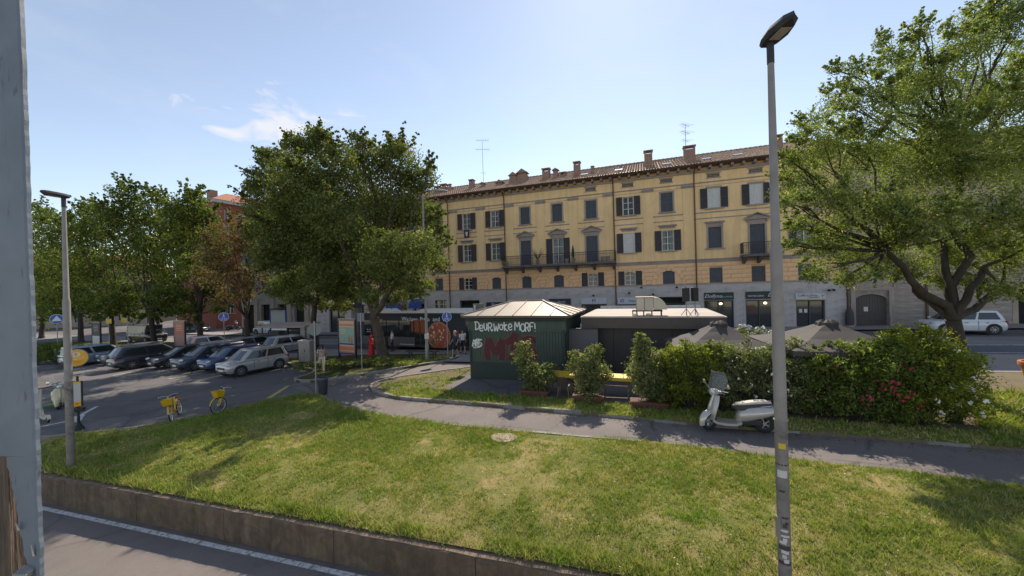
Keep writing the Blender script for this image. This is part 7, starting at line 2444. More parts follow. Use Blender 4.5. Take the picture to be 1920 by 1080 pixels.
# ------------------------------------------------------------------ street lamps
M_POLE = mat('grey_lamp_paint', (.27, .25, .235), .6, .1, var=.14, vs=3, dirt=(.22, .19, .165), ds=2.2, dlo=.5, dhi=.75, bump=.1)
M_LAMPH = mat('lamp_head_grey', (.05, .05, .056), .85, .0, var=.1)
M_LENS = mat('lamp_lens', (.45, .40, .34), .3, var=.1)
M_STK_Y = mat('yellow_sticker', (.62, .42, .03), .5, var=.08)
M_STK_K = mat('dark_sticker', (.05, .045, .045), .6, var=.3, vs=30)
M_STK_W = mat('white_sticker', (.55, .53, .5), .6, var=.1)
WN3 = Vector((WNRM.x, WNRM.y, 0))
def lamp(label, base, H_, r_lo, r_hi, headrz, z_step=4.75):
    o = empty('street_lamp', base, headrz)
    tag(o, label, 'street lamp', 'grey lamps beside the lower road')
    MB().lathe([(r_lo * 1.0, -.15), (r_lo, .12), (r_lo * .98, 2.4)], (0, 0, 0), 16).build('base_tube', mat('scuffed_lamp_base', (.21, .19, .175), .65, .1, var=.25, vs=5, dirt=(.12, .105, .095), ds=4, dlo=.5, dhi=.65), o, smooth=True)
    MB().lathe([(r_lo * .97, 2.4), (r_lo * .93, z_step), (r_lo * .93, z_step + .02), (r_lo * .74, z_step + .10), (r_hi, H_ - .25)], (0, 0, 0), 16).build('pole', M_POLE, o, smooth=True)
    MB().torus((0, 0, 2.4), r_lo * .97, .012, 'Z', 16, 6).build('collar', M_POLE, o)
    MB().lathe([(r_hi * 1.12, H_ - .32), (r_hi * 1.12, H_ - .03)], (0, 0, 0), 12).build('spigot', M_LAMPH, o)
    # flat luminaire, x points out over the road
    pl = [(-.11, -.08), (.0, -.13), (.19, -.155), (.39, -.10), (.47, 0), (.39, .10), (.19, .155), (.0, .13), (-.11, .08)]
    rings = [[Vector((x * .9, y * .8, H_ - .035 + .05 * (x > .4))) for x, y in pl], [Vector((x, y, H_ + .01 + .05 * x)) for x, y in pl], [Vector((x * .96, y * .8, H_ + .065 + .05 * x)) for x, y in pl], [Vector((x * .8, y * .4, H_ + .085 + .05 * x)) for x, y in pl]]
    q = MB().loft(rings).build('lamp_head', M_LAMPH, o, smooth=True, ang=30)
    MB().box((.2, 0, H_ - .032), (.24, .14, .02)).build('lens', M_LENS, q)
    MB().box((r_lo * .0, -r_lo - .0, .9), (.09, .012, .3)).build('hatch', M_POLE, o)
    return o
hdz = math.atan2(WN3.y, WN3.x)
bl_ = G(133, 867)
lamp('grey street lamp rising from the lawn at the left, beside the yellow stop sign', (bl_.x, bl_.y, bl_.z + .0), 7.85, .088, .045, hdz)
yL = 5.2
pb_ = AT(1474, 1150, yL)
RL = lamp('tall grey street lamp with stickers standing in the near lawn at the right', (pb_.x, yL, gz(pb_.x) + .03), 7.68, .08, .04, hdz + .3)
# stickers round the pole
def sticker(par, z, ang, w, h, r, m, name='sticker'):
    k = 5
    rings = []
    for i in range(k):
        a = ang + (i / (k - 1) - .5) * w / r
        rings.append([Vector(((r + .002) * math.cos(a), (r + .002) * math.sin(a), z - h / 2)), Vector(((r + .002) * math.cos(a), (r + .002) * math.sin(a), z + h / 2)), Vector(((r - .004) * math.cos(a), (r - .004) * math.sin(a), z + h / 2)), Vector(((r - .004) * math.cos(a), (r - .004) * math.sin(a), z - h / 2))])
    return MB().loft(rings).build(name, m, par)
vw = math.atan2(-yL, -pb_.x) - (hdz + .3)        # the side that faces the camera
def zl(py): return AT(1465, py, yL).z - RL.location.z
rs = .0795
sticker(RL, zl(833), vw + .1, .085, .075, rs, M_STK_Y)
sticker(RL, zl(885), vw + .0, .12, .10, rs, M_STK_W)
rr = random.Random(12)
for py, dx, w, h, m in ((917, -.1, .06, .03, M_STK_K), (966, .25, .08, .025, M_STK_K), (981, .2, .05, .05, M_STK_K), (990, .0, .10, .03, M_STK_W), (1000, .2, .10, .028, M_STK_W), (1007, .15, .05, .05, M_STK_W), (1012, -.2, .08, .04, M_STK_W), (1022, .05, .15, .06, M_STK_K), (1029, -.1, .05, .045, M_STK_W), (1030, .35, .05, .04, M_STK_W), (1038, .0, .05, .05, M_STK_W), (1046, .3, .06, .05, M_STK_W), (1050, .1, .17, .05, M_STK_K), (976, .45, .04, .03, M_STK_K)):
    sticker(RL, zl(py), vw + dx, w, h, rs + .001 + rr.uniform(0, .001), m)
sticker(RL, zl(868), vw, .2, .02, rs, M_STK_K, 'rust_band')
sticker(bpy.data.objects['street_lamp'], 1.45, math.atan2(-bl_.y, -bl_.x) - hdz, .12, .5, rs, mat('rust_stain', (.30, .18, .13), .8, var=.3, vs=12), 'rust_stain')
# tall lamp by the bus stop
pm = G(801, 678)
o = empty('tall_street_lamp', (pm.x, pm.y, pm.z + .11), .3)
tag(o, 'tall slim street lamp beside the bus stop benches', 'street lamp')
HM = AT(796, 362, pm.y).z - pm.z
MB().lathe([(.11, -.15), (.11, 1.0), (.085, 1.05), (.055, HM)], (0, 0, 0), 12).build('pole', M_POLE, o, smooth=True)
MB().tube([(0, 0, HM), (.3, 0, HM + .08), (.9, 0, HM + .1)], [.05, .04, .03], 8).build('arm', M_POLE, o)
MB().ell((1.25, 0, HM + .12), (.45, .16, .07), 12, 6).build('lamp_head', mat('pale_lamp_head', (.45, .45, .44), .5), o)
MB().box((.0, -.12, 1.55), (.26, .1, .34)).build('control_box', M_STK_W, o)

# ------------------------------------------------------------------ signs
M_SBLUE = mat('sign_blue', (.02, .10, .42), .4, var=.05)
M_SWHITE = mat('sign_white', (.70, .70, .70), .4, var=.03)
M_SYEL = mat('sign_orange_yellow', (.72, .36, .01), .4, var=.05)
M_GALV = mat('galvanised_post', (.32, .32, .33), .5, .4, var=.12)
def round_sign(name, label, p, hgt, r, rz, face, icon, postm=M_GALV, pr=.03, back=True):
    o = empty(name, p, rz)
    tag(o, label, 'sign')
    MB().tube([(0, .03, -.1), (0, .03, hgt + r)], pr, 8).build('post', postm, o)
    q = MB().lathe([(r, -.012), (r, .006)], (0, 0, hgt), 24, axis='Y').build('sign_plate', M_SWHITE, o)
    MB().lathe([(r * .93, -.018), (r * .93, -.011)], (0, 0, hgt), 24, axis='Y').build('sign_face', face, q)
    icon(q, hgt, r)
    return o
def ic_path(q, z, r):       # pedestrian above bicycle
    mb = MB()
    mb.lathe([(r * .11, -.024), (r * .11, -.018)], (0, 0, z + r * .62), 10, axis='Y')
    mb.prism([(-r * .1, z + r * .48), (r * .1, z + r * .48), (r * .12, z + r * .1), (r * .22, z - r * .12), (r * .1, z - r * .12), (0, z + r * .06), (-r * .16, z - r * .12), (-r * .26, z - r * .12), (-r * .08, z + r * .14)], -.018, -.024, 'Y')
    for sx in (-1, 1): mb.torus((sx * r * .32, -.021, z - r * .5), r * .2, r * .04, 'Y', 14, 5)
    mb.bar((-r * .32, -.021, z - r * .5), (0, -.021, z - r * .28), .006, r * .05); mb.bar((r * .32, -.021, z - r * .5), (0, -.021, z - r * .28), .006, r * .05)
    mb.build('sign_icon', M_SWHITE, q)
p = G(840, 675); hs_ = AT(840, 594, p.y).z - p.z
round_sign('path_sign', 'blue round path sign beside the bus stop lamp', (p.x, p.y, p.z + .1), hs_ - .1, .31, .15, M_SBLUE, ic_path)
p = AT(421, 650, 36); p.z = gz(p.x); hs_ = AT(421, 594, 36).z - p.z
round_sign('path_sign', 'blue round path sign behind the silver hatchback', (p.x, p.y, p.z + .1), hs_ - .1, .42, .5, M_SBLUE, ic_path)
p = AT(108, 655, 33); p.z = gz(p.x); hs_ = AT(108, 598, 33).z - p.z
def ic_tri(q, z, r):
    MB().prism([(-r * .7, z - r * .45), (r * .7, z - r * .45), (0, z + r * .7)], -.02, -.026, 'Y').build('sign_icon', M_SWHITE, q)
round_sign('crossing_sign', 'small blue and white sign left of the left lamp post behind the pale blue car', (p.x, p.y, p.z), hs_, .42, .7, M_SBLUE, ic_tri)
# yellow stop sign with timetable
p = G(147, 806)
o = empty('stop_sign_post', (p.x, p.y, p.z + .004), R(35))
tag(o, 'yellow disc bus stop post with timetable panel behind the left lamp post', 'sign')
MB().tube([(0, .04, 0), (0, .04, 2.0)], .035, 8).build('post', M_IRON, o)
MB().lathe([(.17, 0), (.15, .05), (.05, .25), (.04, .5)], (0, .04, 0), 12).build('foot', M_IRON, o)
zc_ = AT(147, 671, p.y).z - p.z
q = MB().lathe([(.33, -.03), (.33, .03)], (0, 0, zc_), 28, axis='Y').build('sign_plate', mat('sign_back_grey', (.16, .18, .18), .5), o)
MB().lathe([(.315, -.045), (.315, -.029)], (0, 0, zc_), 28, axis='Y').build('sign_face', M_SYEL, q)
MB().lathe([(.30, -.0475), (.30, -.045), (.285, -.045)], (0, 0, zc_), 28, axis='Y', cap=False).build('sign_ring', M_SWHITE, q)
pts = [(.12 * math.cos(a), zc_ + .12 + .11 * math.sin(a)) for a in np.linspace(0, 2 * PI, 15)[:-1]]
MB().prism(pts, -.046, -.05, 'Y').build('sign_icon', mat('pale_orange', (.72, .52, .28), .5), q)
MB().prism([(-.03, zc_ + .08), (.03, zc_ + .08), (.03, zc_ + .18), (0, zc_ + .2), (-.03, zc_ + .18)], -.051, -.054, 'Y').build('sign_icon', M_GALV, q)
mb = MB().ribbon([(-.2 + .4 * i / 10, zc_ + .02 - .07 * math.sin(PI * i / 10)) for i in range(11)], .03, -.046); mb.build('sign_mark', mat('pale_orange', (.72, .52, .28), .5), q)
mb = MB().ribbon([(-.17, zc_ - .13), (.17, zc_ - .13)], .025, -.046).ribbon([(-.13, zc_ - .19), (.13, zc_ - .19)], .02, -.046); mb.build('sign_mark', mat('dark_orange', (.50, .22, .01), .5), q)
z0, z1 = AT(147, 762, p.y).z - p.z, AT(147, 715, p.y).z - p.z
q = MB().box((.02, -.01, (z0 + z1) / 2), (.24, .06, z1 - z0)).build('timetable_case', M_IRON, o)
MB().box((0, -.045, (z0 + z1) / 2 + .06), (.2, .012, z1 - z0 - .22)).build('timetable', mat('timetable_paper', (.5, .48, .47), .5, var=.06, vs=30), q)
MB().box((0, -.045, z1 - .035), (.2, .014, .06)).box((0, -.045, z0 + .1), (.2, .014, .18)).build('timetable_band', M_SYEL, q)
MB().lathe([(.045, -.056), (.045, -.052)], (0, 0, z0 + .1), 12, axis='Y').build('timetable_mark', mat('dark_orange', (.50, .22, .01)), q)
MB().box((.02, -.02, z0 - .12), (.34, .2, .13)).build('post_collar', M_IRON, o, bevel=.03)
# posts on the corner: sign seen from the back, and litter bin
p = G(593, 742)
o = empty('sign_post', (p.x, p.y, p.z + .06), .2)
tag(o, 'slim grey post with a round sign seen from behind, beside the dark litter bin', 'sign')
zt_ = AT(588, 605, p.y).z - p.z
MB().tube([(0, 0, -.1), (0, 0, zt_)], .03, 8).build('post', M_GALV, o)
zc_ = AT(588, 620, p.y).z - p.z
MB().lathe([(.30, .03), (.30, .045)], (0, 0, zc_), 22, axis='Y').build('sign_back', mat('sign_back_grey', (.16, .18, .18)), o)
p = G(602, 741)
o = empty('litter_bin', (p.x + .05, p.y + .1, p.z + .05))
tag(o, 'dark litter bin on the grass corner beside the slim post', 'litter bin')
MB().lathe([(.17, 0), (.21, .5), (.215, .68), (.18, .68), (.16, .1)], (0, 0, 0), 16).build('body', mat('bin_black', (.03, .03, .04), .6, var=.2), o, smooth=True)
MB().lathe([(.235, .66), (.235, .73), (.2, .74), (.2, .68)], (0, 0, 0), 16).build('rim', mat('bin_rim', (.07, .075, .10), .5), o)
p = G(679, 699)
o = empty('sign_post', (p.x, p.y, p.z + .1)); tag(o, 'thin pale post in front of the woman in red', 'sign')
MB().tube([(0, 0, -.1), (0, 0, AT(676, 590, p.y).z - p.z)], .028, 8).build('post', M_GALV, o)
MB().box((0, .02, AT(676, 598, p.y).z - p.z), (.4, .02, .5)).build('sign_back', mat('sign_back_grey', (.16, .18, .18)), o)
p = G(741, 655)
o = empty('bus_stop_pole', (p.x, p.y, p.z + .1)); tag(o, 'thin stop pole with a small white notice before the bus rear wheel', 'sign')
MB().tube([(0, 0, -.1), (0, 0, 2.7)], .025, 8).build('post', M_GALV, o)
MB().box((0, -.03, 1.35), (.22, .03, .34)).build('notice', M_STK_W, o)
for px, Yp, lab in ((205, 40, 'yellow topped slim post behind the dark tree trunk'), (240, 41, 'slim post with a small yellow hanging sign left of the black van')):
    p = AT(px, 645, Yp); p.z = gz(p.x)
    o = empty('slim_post', (p.x, p.y, p.z + .1)); tag(o, lab, 'post')
    MB().tube([(0, 0, -.1), (0, 0, 3.4)], .035, 6).build('post', M_GALV, o)
    MB().box((-.35 if px > 220 else .0, 0, 2.9), (.6, .03, .5)).build('sign_plate', M_STK_Y, o)

# ------------------------------------------------------------------ poster boards
M_POST_O = mat('poster_orange', (.55, .19, .09), .5, var=.06, vs=4)
M_POST_G = mat('poster_teal', (.22, .33, .28), .5, var=.12, vs=3)
M_POST_P = mat('poster_peach', (.56, .40, .28), .5, var=.05)
M_POST_B = mat('poster_navy', (.05, .07, .22), .5, var=.05)
M_SKINP = mat('poster_tan', (.38, .18, .09), .5, var=.2, vs=8)
def poster_board(label, pl, pr, ztop, zbot, frame_m, red=False, small=False):
    c = (pl + pr) / 2
    d = pr - pl; d.z = 0
    w = d.length
    o = empty('poster_board', (c.x, c.y, gz(c.x) + .1), math.atan2(d.y, d.x))
    tag(o, label, 'poster board', 'poster boards on the square')
    g0 = o.location.z
    z1, z0 = ztop - g0, zbot - g0
    for s in (-1, 1): MB().box((s * (w / 2), 0, z1 / 2), (.11, .11, z1)).build('leg', frame_m, o)
    MB().box((0, 0, (z0 + z1) / 2), (w - .1, .08, z1 - z0)).build('panel', M_POST_O, o)
    MB().box((0, 0, z1 - .02), (w + .02, .14, .14)).build('head_rail', mat('board_head', (.22, .18, .15), .6), o)
    MB().box((0, 0, z0 - .03), (w - .1, .12, .1)).build('foot_rail', M_POST_B, o)
    y = -.047
    h = z1 - z0
    if not red:
        q = MB().box((0, y, z0 + h * .5), (w - .2, .006, h * .9)).build('poster', M_POST_P, o)
        for a, c_, m in ((.80, .87, M_POST_O), (.08, .2, M_POST_O)): MB().box((0, y - .005, z0 + h * (a + c_) / 2), (w - .24, .006, h * (c_ - a))).build('poster_band', m, q)
        MB().box((0, y - .006, z0 + h * .54), (w - .24, .006, h * .46)).build('poster_picture', M_POST_G, q)
        MB().box((0, y - .005, z0 + h * .27), (w - .24, .008, h * .05)).build('poster_band', M_POST_B, q)
        for xx, zz, sc_ in ((.16, .42, 1.0), (.3, .40, .9)):
            xx *= w; zz = z0 + h * zz
            MB().prism([(xx - .08, zz - .25), (xx + .07, zz - .25), (xx + .1, zz), (xx + .05, zz + .16), (xx - .06, zz + .16), (xx - .1, zz)], y - .011, y - .014, 'Y').lathe([(.055 * sc_, y - .014), (.055 * sc_, y - .011)], (xx, 0, zz + .22), 10, axis='Y').build('poster_figure', M_SKINP, q)
        for zz in (.70, .64, .58): MB().box((-.2 * w, y - .011, z0 + h * zz), (w * .35, .005, h * .018)).build('poster_text', M_POST_P, q)
    else:
        q = MB().box((0, y, z0 + h * .68), (w - .2, .006, h * .52)).build('poster', mat('poster_red', (.36, .10, .065), .5, var=.1), o)
        MB().box((0, y - .001, z0 + h * .22), (w - .2, .006, h * .4)).build('poster', mat('poster_rose', (.30, .15, .12), .5, var=.1), o)
        for zz in (.84, .77, .70, .63): MB().box((0, y - .007, z0 + h * zz), (w * .55, .005, h * .02)).build('poster_text', M_POST_P, q)
    return o
pl, pr = G(637, 674), G(668, 676)
poster_board('orange and teal poster board on dark legs on the tree island', pl, pr, AT(652, 598, pl.y).z, AT(652, 660, pl.y).z, M_SIGNB)
pl, pr = AT(328, 650, 34), AT(348, 650, 33); 
poster_board('small red poster board behind the parked cars', pl, pr, AT(338, 602, 33.5).z, AT(338, 648, 33.5).z, M_SIGNB, True)
pl, pr = AT(174, 640, 36), AT(189, 640, 35.4)
o = poster_board('dark framed poster board with white lower sheet behind the dark suv', pl, pr, AT(182, 604, 35.7).z, AT(182, 648, 35.7).z, M_IRON, True)
for ch in o.children:
    if ch.name.startswith('poster'):
        ch.data.materials[0] = M_STK_K if ch.location.z + ch.data.vertices[0].co.z > 1.6 else M_STK_W
        for g_ in ch.children: g_.data.materials[0] = M_GALV
    elif ch.name.startswith('panel'): ch.data.materials[0] = M_IRON

# ------------------------------------------------------------------ bus shelter, cabinet, columns, benches
pl, pr = G(503, 657), G(585, 656)
c = (pl + pr) / 2; d = pr - pl
w = d.length
gzs = gz(c.x) + .1
SH = empty('bus_shelter', (c.x, c.y, gzs), math.atan2(d.y, d.x))
tag(SH, 'bus shelter with tan roof and grey back wall behind the silver hatchback', 'bus shelter')
zt_ = AT(545, 610, c.y).z - gzs
MB().loft([[Vector((-w / 2 - .35, -.9, zt_ - .12)), Vector((w / 2 + .1, -.9, zt_ - .12)), Vector((w / 2 + .1, -.9, zt_)), Vector((-w / 2 - .35, -.9, zt_))], [Vector((-w / 2 - .2, 1.0, zt_ + .1)), Vector((w / 2 + .1, 1.0, zt_ + .1)), Vector((w / 2 + .1, 1.0, zt_ + .22)), Vector((-w / 2 - .2, 1.0, zt_ + .22))]]).build('roof', mat('tan_shelter_roof', (.30, .235, .19), .6, var=.12), SH)
M_SHG = mat('shelter_grey', (.085, .08, .085), .6, var=.12)
MB().box((0, .85, zt_ / 2), (w, .06, zt_ - .1)).build('back_wall', M_SHG, SH)
MB().box((-w / 2 + .5, .3, zt_ / 2), (.9, .05, zt_ - .15)).build('side_wall', mat('shelter_brown', (.07, .06, .052), .6), SH)
for s in (-1, 1): MB().box((s * (w / 2 - .06), -.6, zt_ / 2), (.09, .09, zt_)).build('post', M_SHG, SH)
MB().box((-.35, .8, 1.25), (1.3, .03, 1.5)).build('glass_panel', M_CGLASS, SH)
MB().box((.95, .79, 1.2), (1.0, .04, 1.5)).build('notice_board', mat('notice_white', (.46, .43, .42), .5, var=.08), SH)
MB().box((-.2, -.85, zt_ - .25), (1.6, .05, .16)).build('stop_name_board', M_SIGNW, SH)
MB().box((-.6, .45, .45), (1.8, .36, .06)).box((-1.3, .5, .22), (.06, .3, .44)).box((.1, .5, .22), (.06, .3, .44)).build('seat', M_SHG, SH)
p = G(575, 680)
o = empty('utility_cabinet', (p.x, p.y, p.z + .1), -.2)
tag(o, 'tall grey utility cabinet beside the bus shelter', 'cabinet')
zt_ = AT(575, 639, p.y).z - p.z - .1
MB().box((0, 0, zt_ / 2), (.9, .42, zt_)).build('case', mat('cabinet_grey', (.27, .25, .235), .6, var=.12, vs=2), o, bevel=.01)
MB().box((0, 0, zt_ + .02), (.98, .5, .06)).build('cap', mat('cabinet_cap', (.36, .34, .32), .6), o)
for s in (-1, 1): MB().box((s * .22, -.215, zt_ / 2), (.42, .02, zt_ - .15)).build('door', mat('cabinet_grey', (.27, .25, .235)), o)
MB().box((.06, -.24, zt_ * .55), (.03, .04, .14)).build('handle', M_IRON, o)
# column with poster drum behind the orange board
p = AT(670, 655, 33); p.z = gz(p.x) + .1
o = empty('advertising_column', p); tag(o, 'round grey advertising column behind the orange and teal poster board', 'column')
h = AT(670, 575, 33).z - p.z
MB().lathe([(.5, 0), (.5, .3), (.42, .34), (.42, h)], (0, 0, 0), 18).build('drum', mat('column_paper', (.19, .18, .215), .8, var=.35, vs=2.5), o, smooth=True)
MB().lathe([(.46, h - .05), (.68, h), (.68, h + .16), (.5, h + .2), (.45, h + 1.2), (.1, h + 1.3)], (0, 0, 0), 18).build('cap', mat('column_cap', (.06, .065, .085), .6), o)
p = AT(523, 640, 40); p.z = gz(p.x) + .1
o = empty('light_column', p, .4); tag(o, 'pale glazed information column on blue legs above the bus shelter', 'column')
h = AT(523, 580, 40).z - p.z
MB().box((0, 0, h - 1.3), (1.3, .3, 2.4)).build('panel', mat('pale_panel', (.33, .37, .38), .4, var=.06), o)
for s in (-1, 1): MB().box((s * .72, 0, h / 2), (.12, .2, h)).build('leg', M_AWN, o)
MB().lathe([(.8, h), (.75, h + .1), (.2, h + .2)], (0, 0, 0), 14).build('cap', M_IRON, o)
def bench(label, p, rz, L_=2.0):
    o = empty('bench', p, rz)
    tag(o, label, 'bench', 'dark benches at the bus stop')
    for i in range(4): piece('slat', M_CHAIR, o, (0, -.2 + .13 * i, .45), (L_, .11, .045))
    for s in (-1, 1):
        for yy in (-.17, .17): MB().box((s * L_ * .38, yy, .21), (.05, .05, .43)).build('leg', M_IRON, o)
        MB().box((s * L_ * .38, 0, .405), (.05, .42, .045)).build('bearer', M_IRON, o)
p = G(792, 671, .1); bench('dark slatted bench behind the slim street lamp base', p, -TH + .1, 2.3)
p = G(545, 672, .1); bench('low dark bench at the rear of the silver hatchback', p, .1, 1.6)
for k, (px, Yp) in enumerate(((455, 36), (461, 36.3), (470, 36.6))):
    pass
for px, py, lab in ((456, 640, 'short dark bollard left of the scorched tree trunk'), (462, 641, 'short dark bollard nearest the scorched tree trunk')):
    p = G(px, py); o = empty('bollard', (p.x, p.y, p.z)); tag(o, lab, 'bollard', 'bollards by the street')
    MB().lathe([(.05, 0), (.05, 1.5), (.065, 1.52), (.03, 1.6)], (0, 0, 0), 10).build('shaft', M_IRON, o)
    MB().lathe([(.09, 0), (.09, .08), (.05, .1)], (0, 0, 0), 10).build('foot', M_IRON, o)
# orange cone-like planter at the right edge
p = G(1962, 735)
o = empty('terracotta_pot', (p.x, p.y, p.z + .1)); tag(o, 'large orange terracotta pot cut off by the right picture edge', 'pot')
MB().lathe([(.32, 0), (.45, .35), (.52, .75), (.58, .78), (.58, .9), (.5, .9), (.46, .8)], (0, 0, 0), 20).build('body', mat('orange_terracotta', (.45, .15, .05), .8, var=.12, vs=4), o, smooth=True)
MB().lathe([(.49, .79), (.48, .82), (.02, .84)], (0, 0, 0), 16).build('soil', M_DIRT, o)
# dark bag bin by the old house
s_, z_ = FS(1587, 600)
p = P0 + DX * s_ + DN * .5
o = empty('wall_planter', (p.x, p.y, gz(p.x) + .12), -TH); tag(o, 'dark rounded doorway guard stone beside the carriage gate', 'guard stone')
MB().lathe([(.26, 0), (.27, .5), (.24, 1.1), (.12, 1.45), (.02, 1.5)], (0, 0, 0), 14).build('stone', M_STK_K, o, smooth=True)
MB().lathe([(.3, 0), (.3, .1)], (0, 0, 0), 14).build('foot', M_RUST, o)
# air conditioner and traffic mirror behind the kiosk
p = AT(897, 580, 22); zb_ = gz(p.x) + .1
o = empty('parking_mirror', (p.x, p.y, zb_), .3); tag(o, 'small dark framed sign box on a post behind the kiosk roof corner', 'sign')
MB().tube([(0, .1, 0), (0, .1, p.z - zb_)], .03, 6).build('post', M_GALV, o)
MB().box((0, 0, p.z - zb_ + .02), (.62, .12, .62)).build('box', mat('dull_green_box', (.13, .14, .11), .6), o)
MB().box((-.24, -.07, p.z - zb_ + .02), (.1, .04, .5)).build('lamp_strip', M_STK_W, o)
# ------------------------------------------------------------------ people
def skin_tone(n, c): return mat(n, c, .55, var=.06)
SK1, SK2 = skin_tone('skin_light', (.46, .27, .19)), skin_tone('skin_brown', (.20, .10, .065))
def person(label, p, rz, skin, top, bottom, hair, pose='stand', dress=None, height=1.68, bottom_len=1.0, sleeves=.5, long_hair=False, head_cover=None, shoes=None):
    """faces -y locally; body is one skinned surface, clothes and hair are separate parts"""
    k = height / 1.70
    o = empty('person', p, rz)
    tag(o, label, 'person', None)
    st = .0
    J = {'pelvis': (0, 0, .95), 'waist': (0, -.01, 1.10), 'chest': (0, 0, 1.30), 'neck': (0, .01, 1.46), 'jaw': (0, -.01, 1.53), 'head': (0, -.012, 1.61), 'crown': (0, 0, 1.685), 'nose': (0, -.098, 1.585)}
    if pose == 'walk': step = (.24, -.22)
    else: step = (.02, -.03)
    for s, n in ((1, 'L'), (-1, 'R')):
        f = step[0] if s > 0 else step[1]
        J['hip' + n] = (s * .09, 0, .90)
        J['knee' + n] = (s * .095, -f * .75 - .02, .50)
        J['ankle' + n] = (s * .095, -f + (.05 if f < 0 else 0), .085 if f >= 0 else .11)
        J['toe' + n] = (s * .11, -f - .15 + (.05 if f < 0 else 0), .03 if f >= 0 else .045)
        J['shoulder' + n] = (s * .175, .01, 1.39)
        if pose == 'reach' and s < 0:
            J['elbow' + n] = (s * .25, -.10, 1.16); J['wrist' + n] = (s * .27, -.33, 1.10); J['palm' + n] = (s * .27, -.41, 1.09)
        elif pose == 'walk':
            J['elbow' + n] = (s * .23, .04 + f * .35, 1.13); J['wrist' + n] = (s * .24, -.10 + f * .5, .92); J['palm' + n] = (s * .235, -.13 + f * .5, .85)
        else:
            J['elbow' + n] = (s * .24, .05, 1.12); J['wrist' + n] = (s * .24, -.06, .88); J['palm' + n] = (s * .235, -.08, .80)
    rad = {'pelvis': (.135, .105), 'waist': (.115, .085), 'chest': (.145, .10), 'neck': (.05, .052), 'jaw': (.06, .07), 'head': (.078, .095), 'crown': (.05, .06), 'nose': (.012, .012)}
    for n in 'LR':
        rad.update({'hip' + n: (.088, .088), 'knee' + n: (.056, .056), 'ankle' + n: (.036, .036), 'toe' + n: (.032, .022), 'shoulder' + n: (.058, .058), 'elbow' + n: (.039, .039), 'wrist' + n: (.027, .024), 'palm' + n: (.036, .016)})
    E_ = [('pelvis', 'waist'), ('waist', 'chest'), ('chest', 'neck'), ('neck', 'jaw'), ('jaw', 'head'), ('head', 'crown'), ('head', 'nose')]
    for n in 'LR':
        E_ += [('pelvis', 'hip' + n), ('hip' + n, 'knee' + n), ('knee' + n, 'ankle' + n), ('ankle' + n, 'toe' + n), ('chest', 'shoulder' + n), ('shoulder' + n, 'elbow' + n), ('elbow' + n, 'wrist' + n), ('wrist' + n, 'palm' + n)]
        w_, pm_ = Vector(J['wrist' + n]), Vector(J['palm' + n])
        d = (pm_ - w_).normalized()
        s = 1 if n == 'L' else -1
        side = Vector((0, -1, 0)) if abs(d.y) < .7 else Vector((0, 0, 1))
        for q, (off, L_) in enumerate(((.026, .062), (.009, .07), (-.009, .066), (-.025, .05))):
            J['f%s%d' % (n, q)] = tuple(pm_ + side * off + d * .035)
            J['g%s%d' % (n, q)] = tuple(pm_ + side * off + d * L_ + Vector((-s * .014, 0, 0)))
            E_ += [('palm' + n, 'f%s%d' % (n, q)), ('f%s%d' % (n, q), 'g%s%d' % (n, q))]
            rad['f%s%d' % (n, q)] = (.0095, .0095); rad['g%s%d' % (n, q)] = (.007, .007)
        J['t' + n] = tuple(w_.lerp(pm_, .55) + side * .04 + Vector((-s * .01, 0, 0)))
        J['u' + n] = tuple(pm_ + side * .05 + Vector((-s * .015, 0, 0)))
        E_ += [('wrist' + n, 't' + n), ('t' + n, 'u' + n)]
        rad['t' + n] = (.012, .012); rad['u' + n] = (.008, .008)
    names = list(J)
    me = bpy.data.meshes.new('body')
    me.from_pydata([tuple(Vector(J[n]) * k) for n in names], [(names.index(a), names.index(b_)) for a, b_ in E_], [])
    me.materials.append(skin)
    bo = bpy.data.objects.new('body', me)
    COL.objects.link(bo)
    bo.parent = o
    sm = bo.modifiers.new('skin', 'SKIN')
    sv = me.skin_vertices[0].data
    for i, n in enumerate(names):
        sv[i].radius = (rad[n][0] * k, rad[n][1] * k)
        sv[i].use_root = (n == 'pelvis')
    sm.use_smooth_shade = True
    ss = bo.modifiers.new('sub', 'SUBSURF'); ss.levels = 1; ss.render_levels = 1
    V = lambda n: Vector(J[n]) * k
    def ring(c, a, b_, n=12, tilt=0.0): return [Vector((c[0] + a * k * math.cos(2 * PI * i / n), c[1] + b_ * k * math.sin(2 * PI * i / n), c[2])) for i in range(n)]
    # clothes
    if dress:
        zt = [(1.42, .15, .085), (1.36, .19, .115), (1.2, .165, .125), (1.05, .17, .135), (.85, .20, .16), (.5, .235, .20), (bottom_len * .2 + .06, .27, .23)]
        MB().loft([ring((0, .0, z * k), a, b_) for z, a, b_ in zt]).build('dress', dress, o, smooth=True)
    else:
        MB().loft([ring((0, .0, z * k), a, b_) for z, a, b_ in ((1.425, .12, .07), (1.38, .185, .105), (1.25, .165, .125), (1.1, .155, .115), (.9, .165, .13))]).build('shirt', top, o, smooth=True)
        mb = MB().loft([ring((0, 0, z * k), a, b_) for z, a, b_ in ((1.02, .155, .118), (.93, .17, .13), (.84, .17, .13))])
        for n in 'LR':
            h_, kn, an = V('hip' + n), V('knee' + n), V('ankle' + n)
            if bottom_len > .6: pts, rs_ = [h_ + Vector((0, 0, .04)), h_.lerp(kn, .5), kn, kn.lerp(an, .55), an + Vector((0, 0, .02))], [.103, .092, .075, .066, .062]
            else: pts, rs_ = [h_ + Vector((0, 0, .04)), h_.lerp(kn, .5), h_.lerp(kn, .9)], [.105, .10, .096]
            mb.tube(pts, [r_ * k for r_ in rs_], 10)
        mb.build('trousers' if bottom_len > .6 else 'shorts', bottom, o, smooth=True)
    slm = dress or top
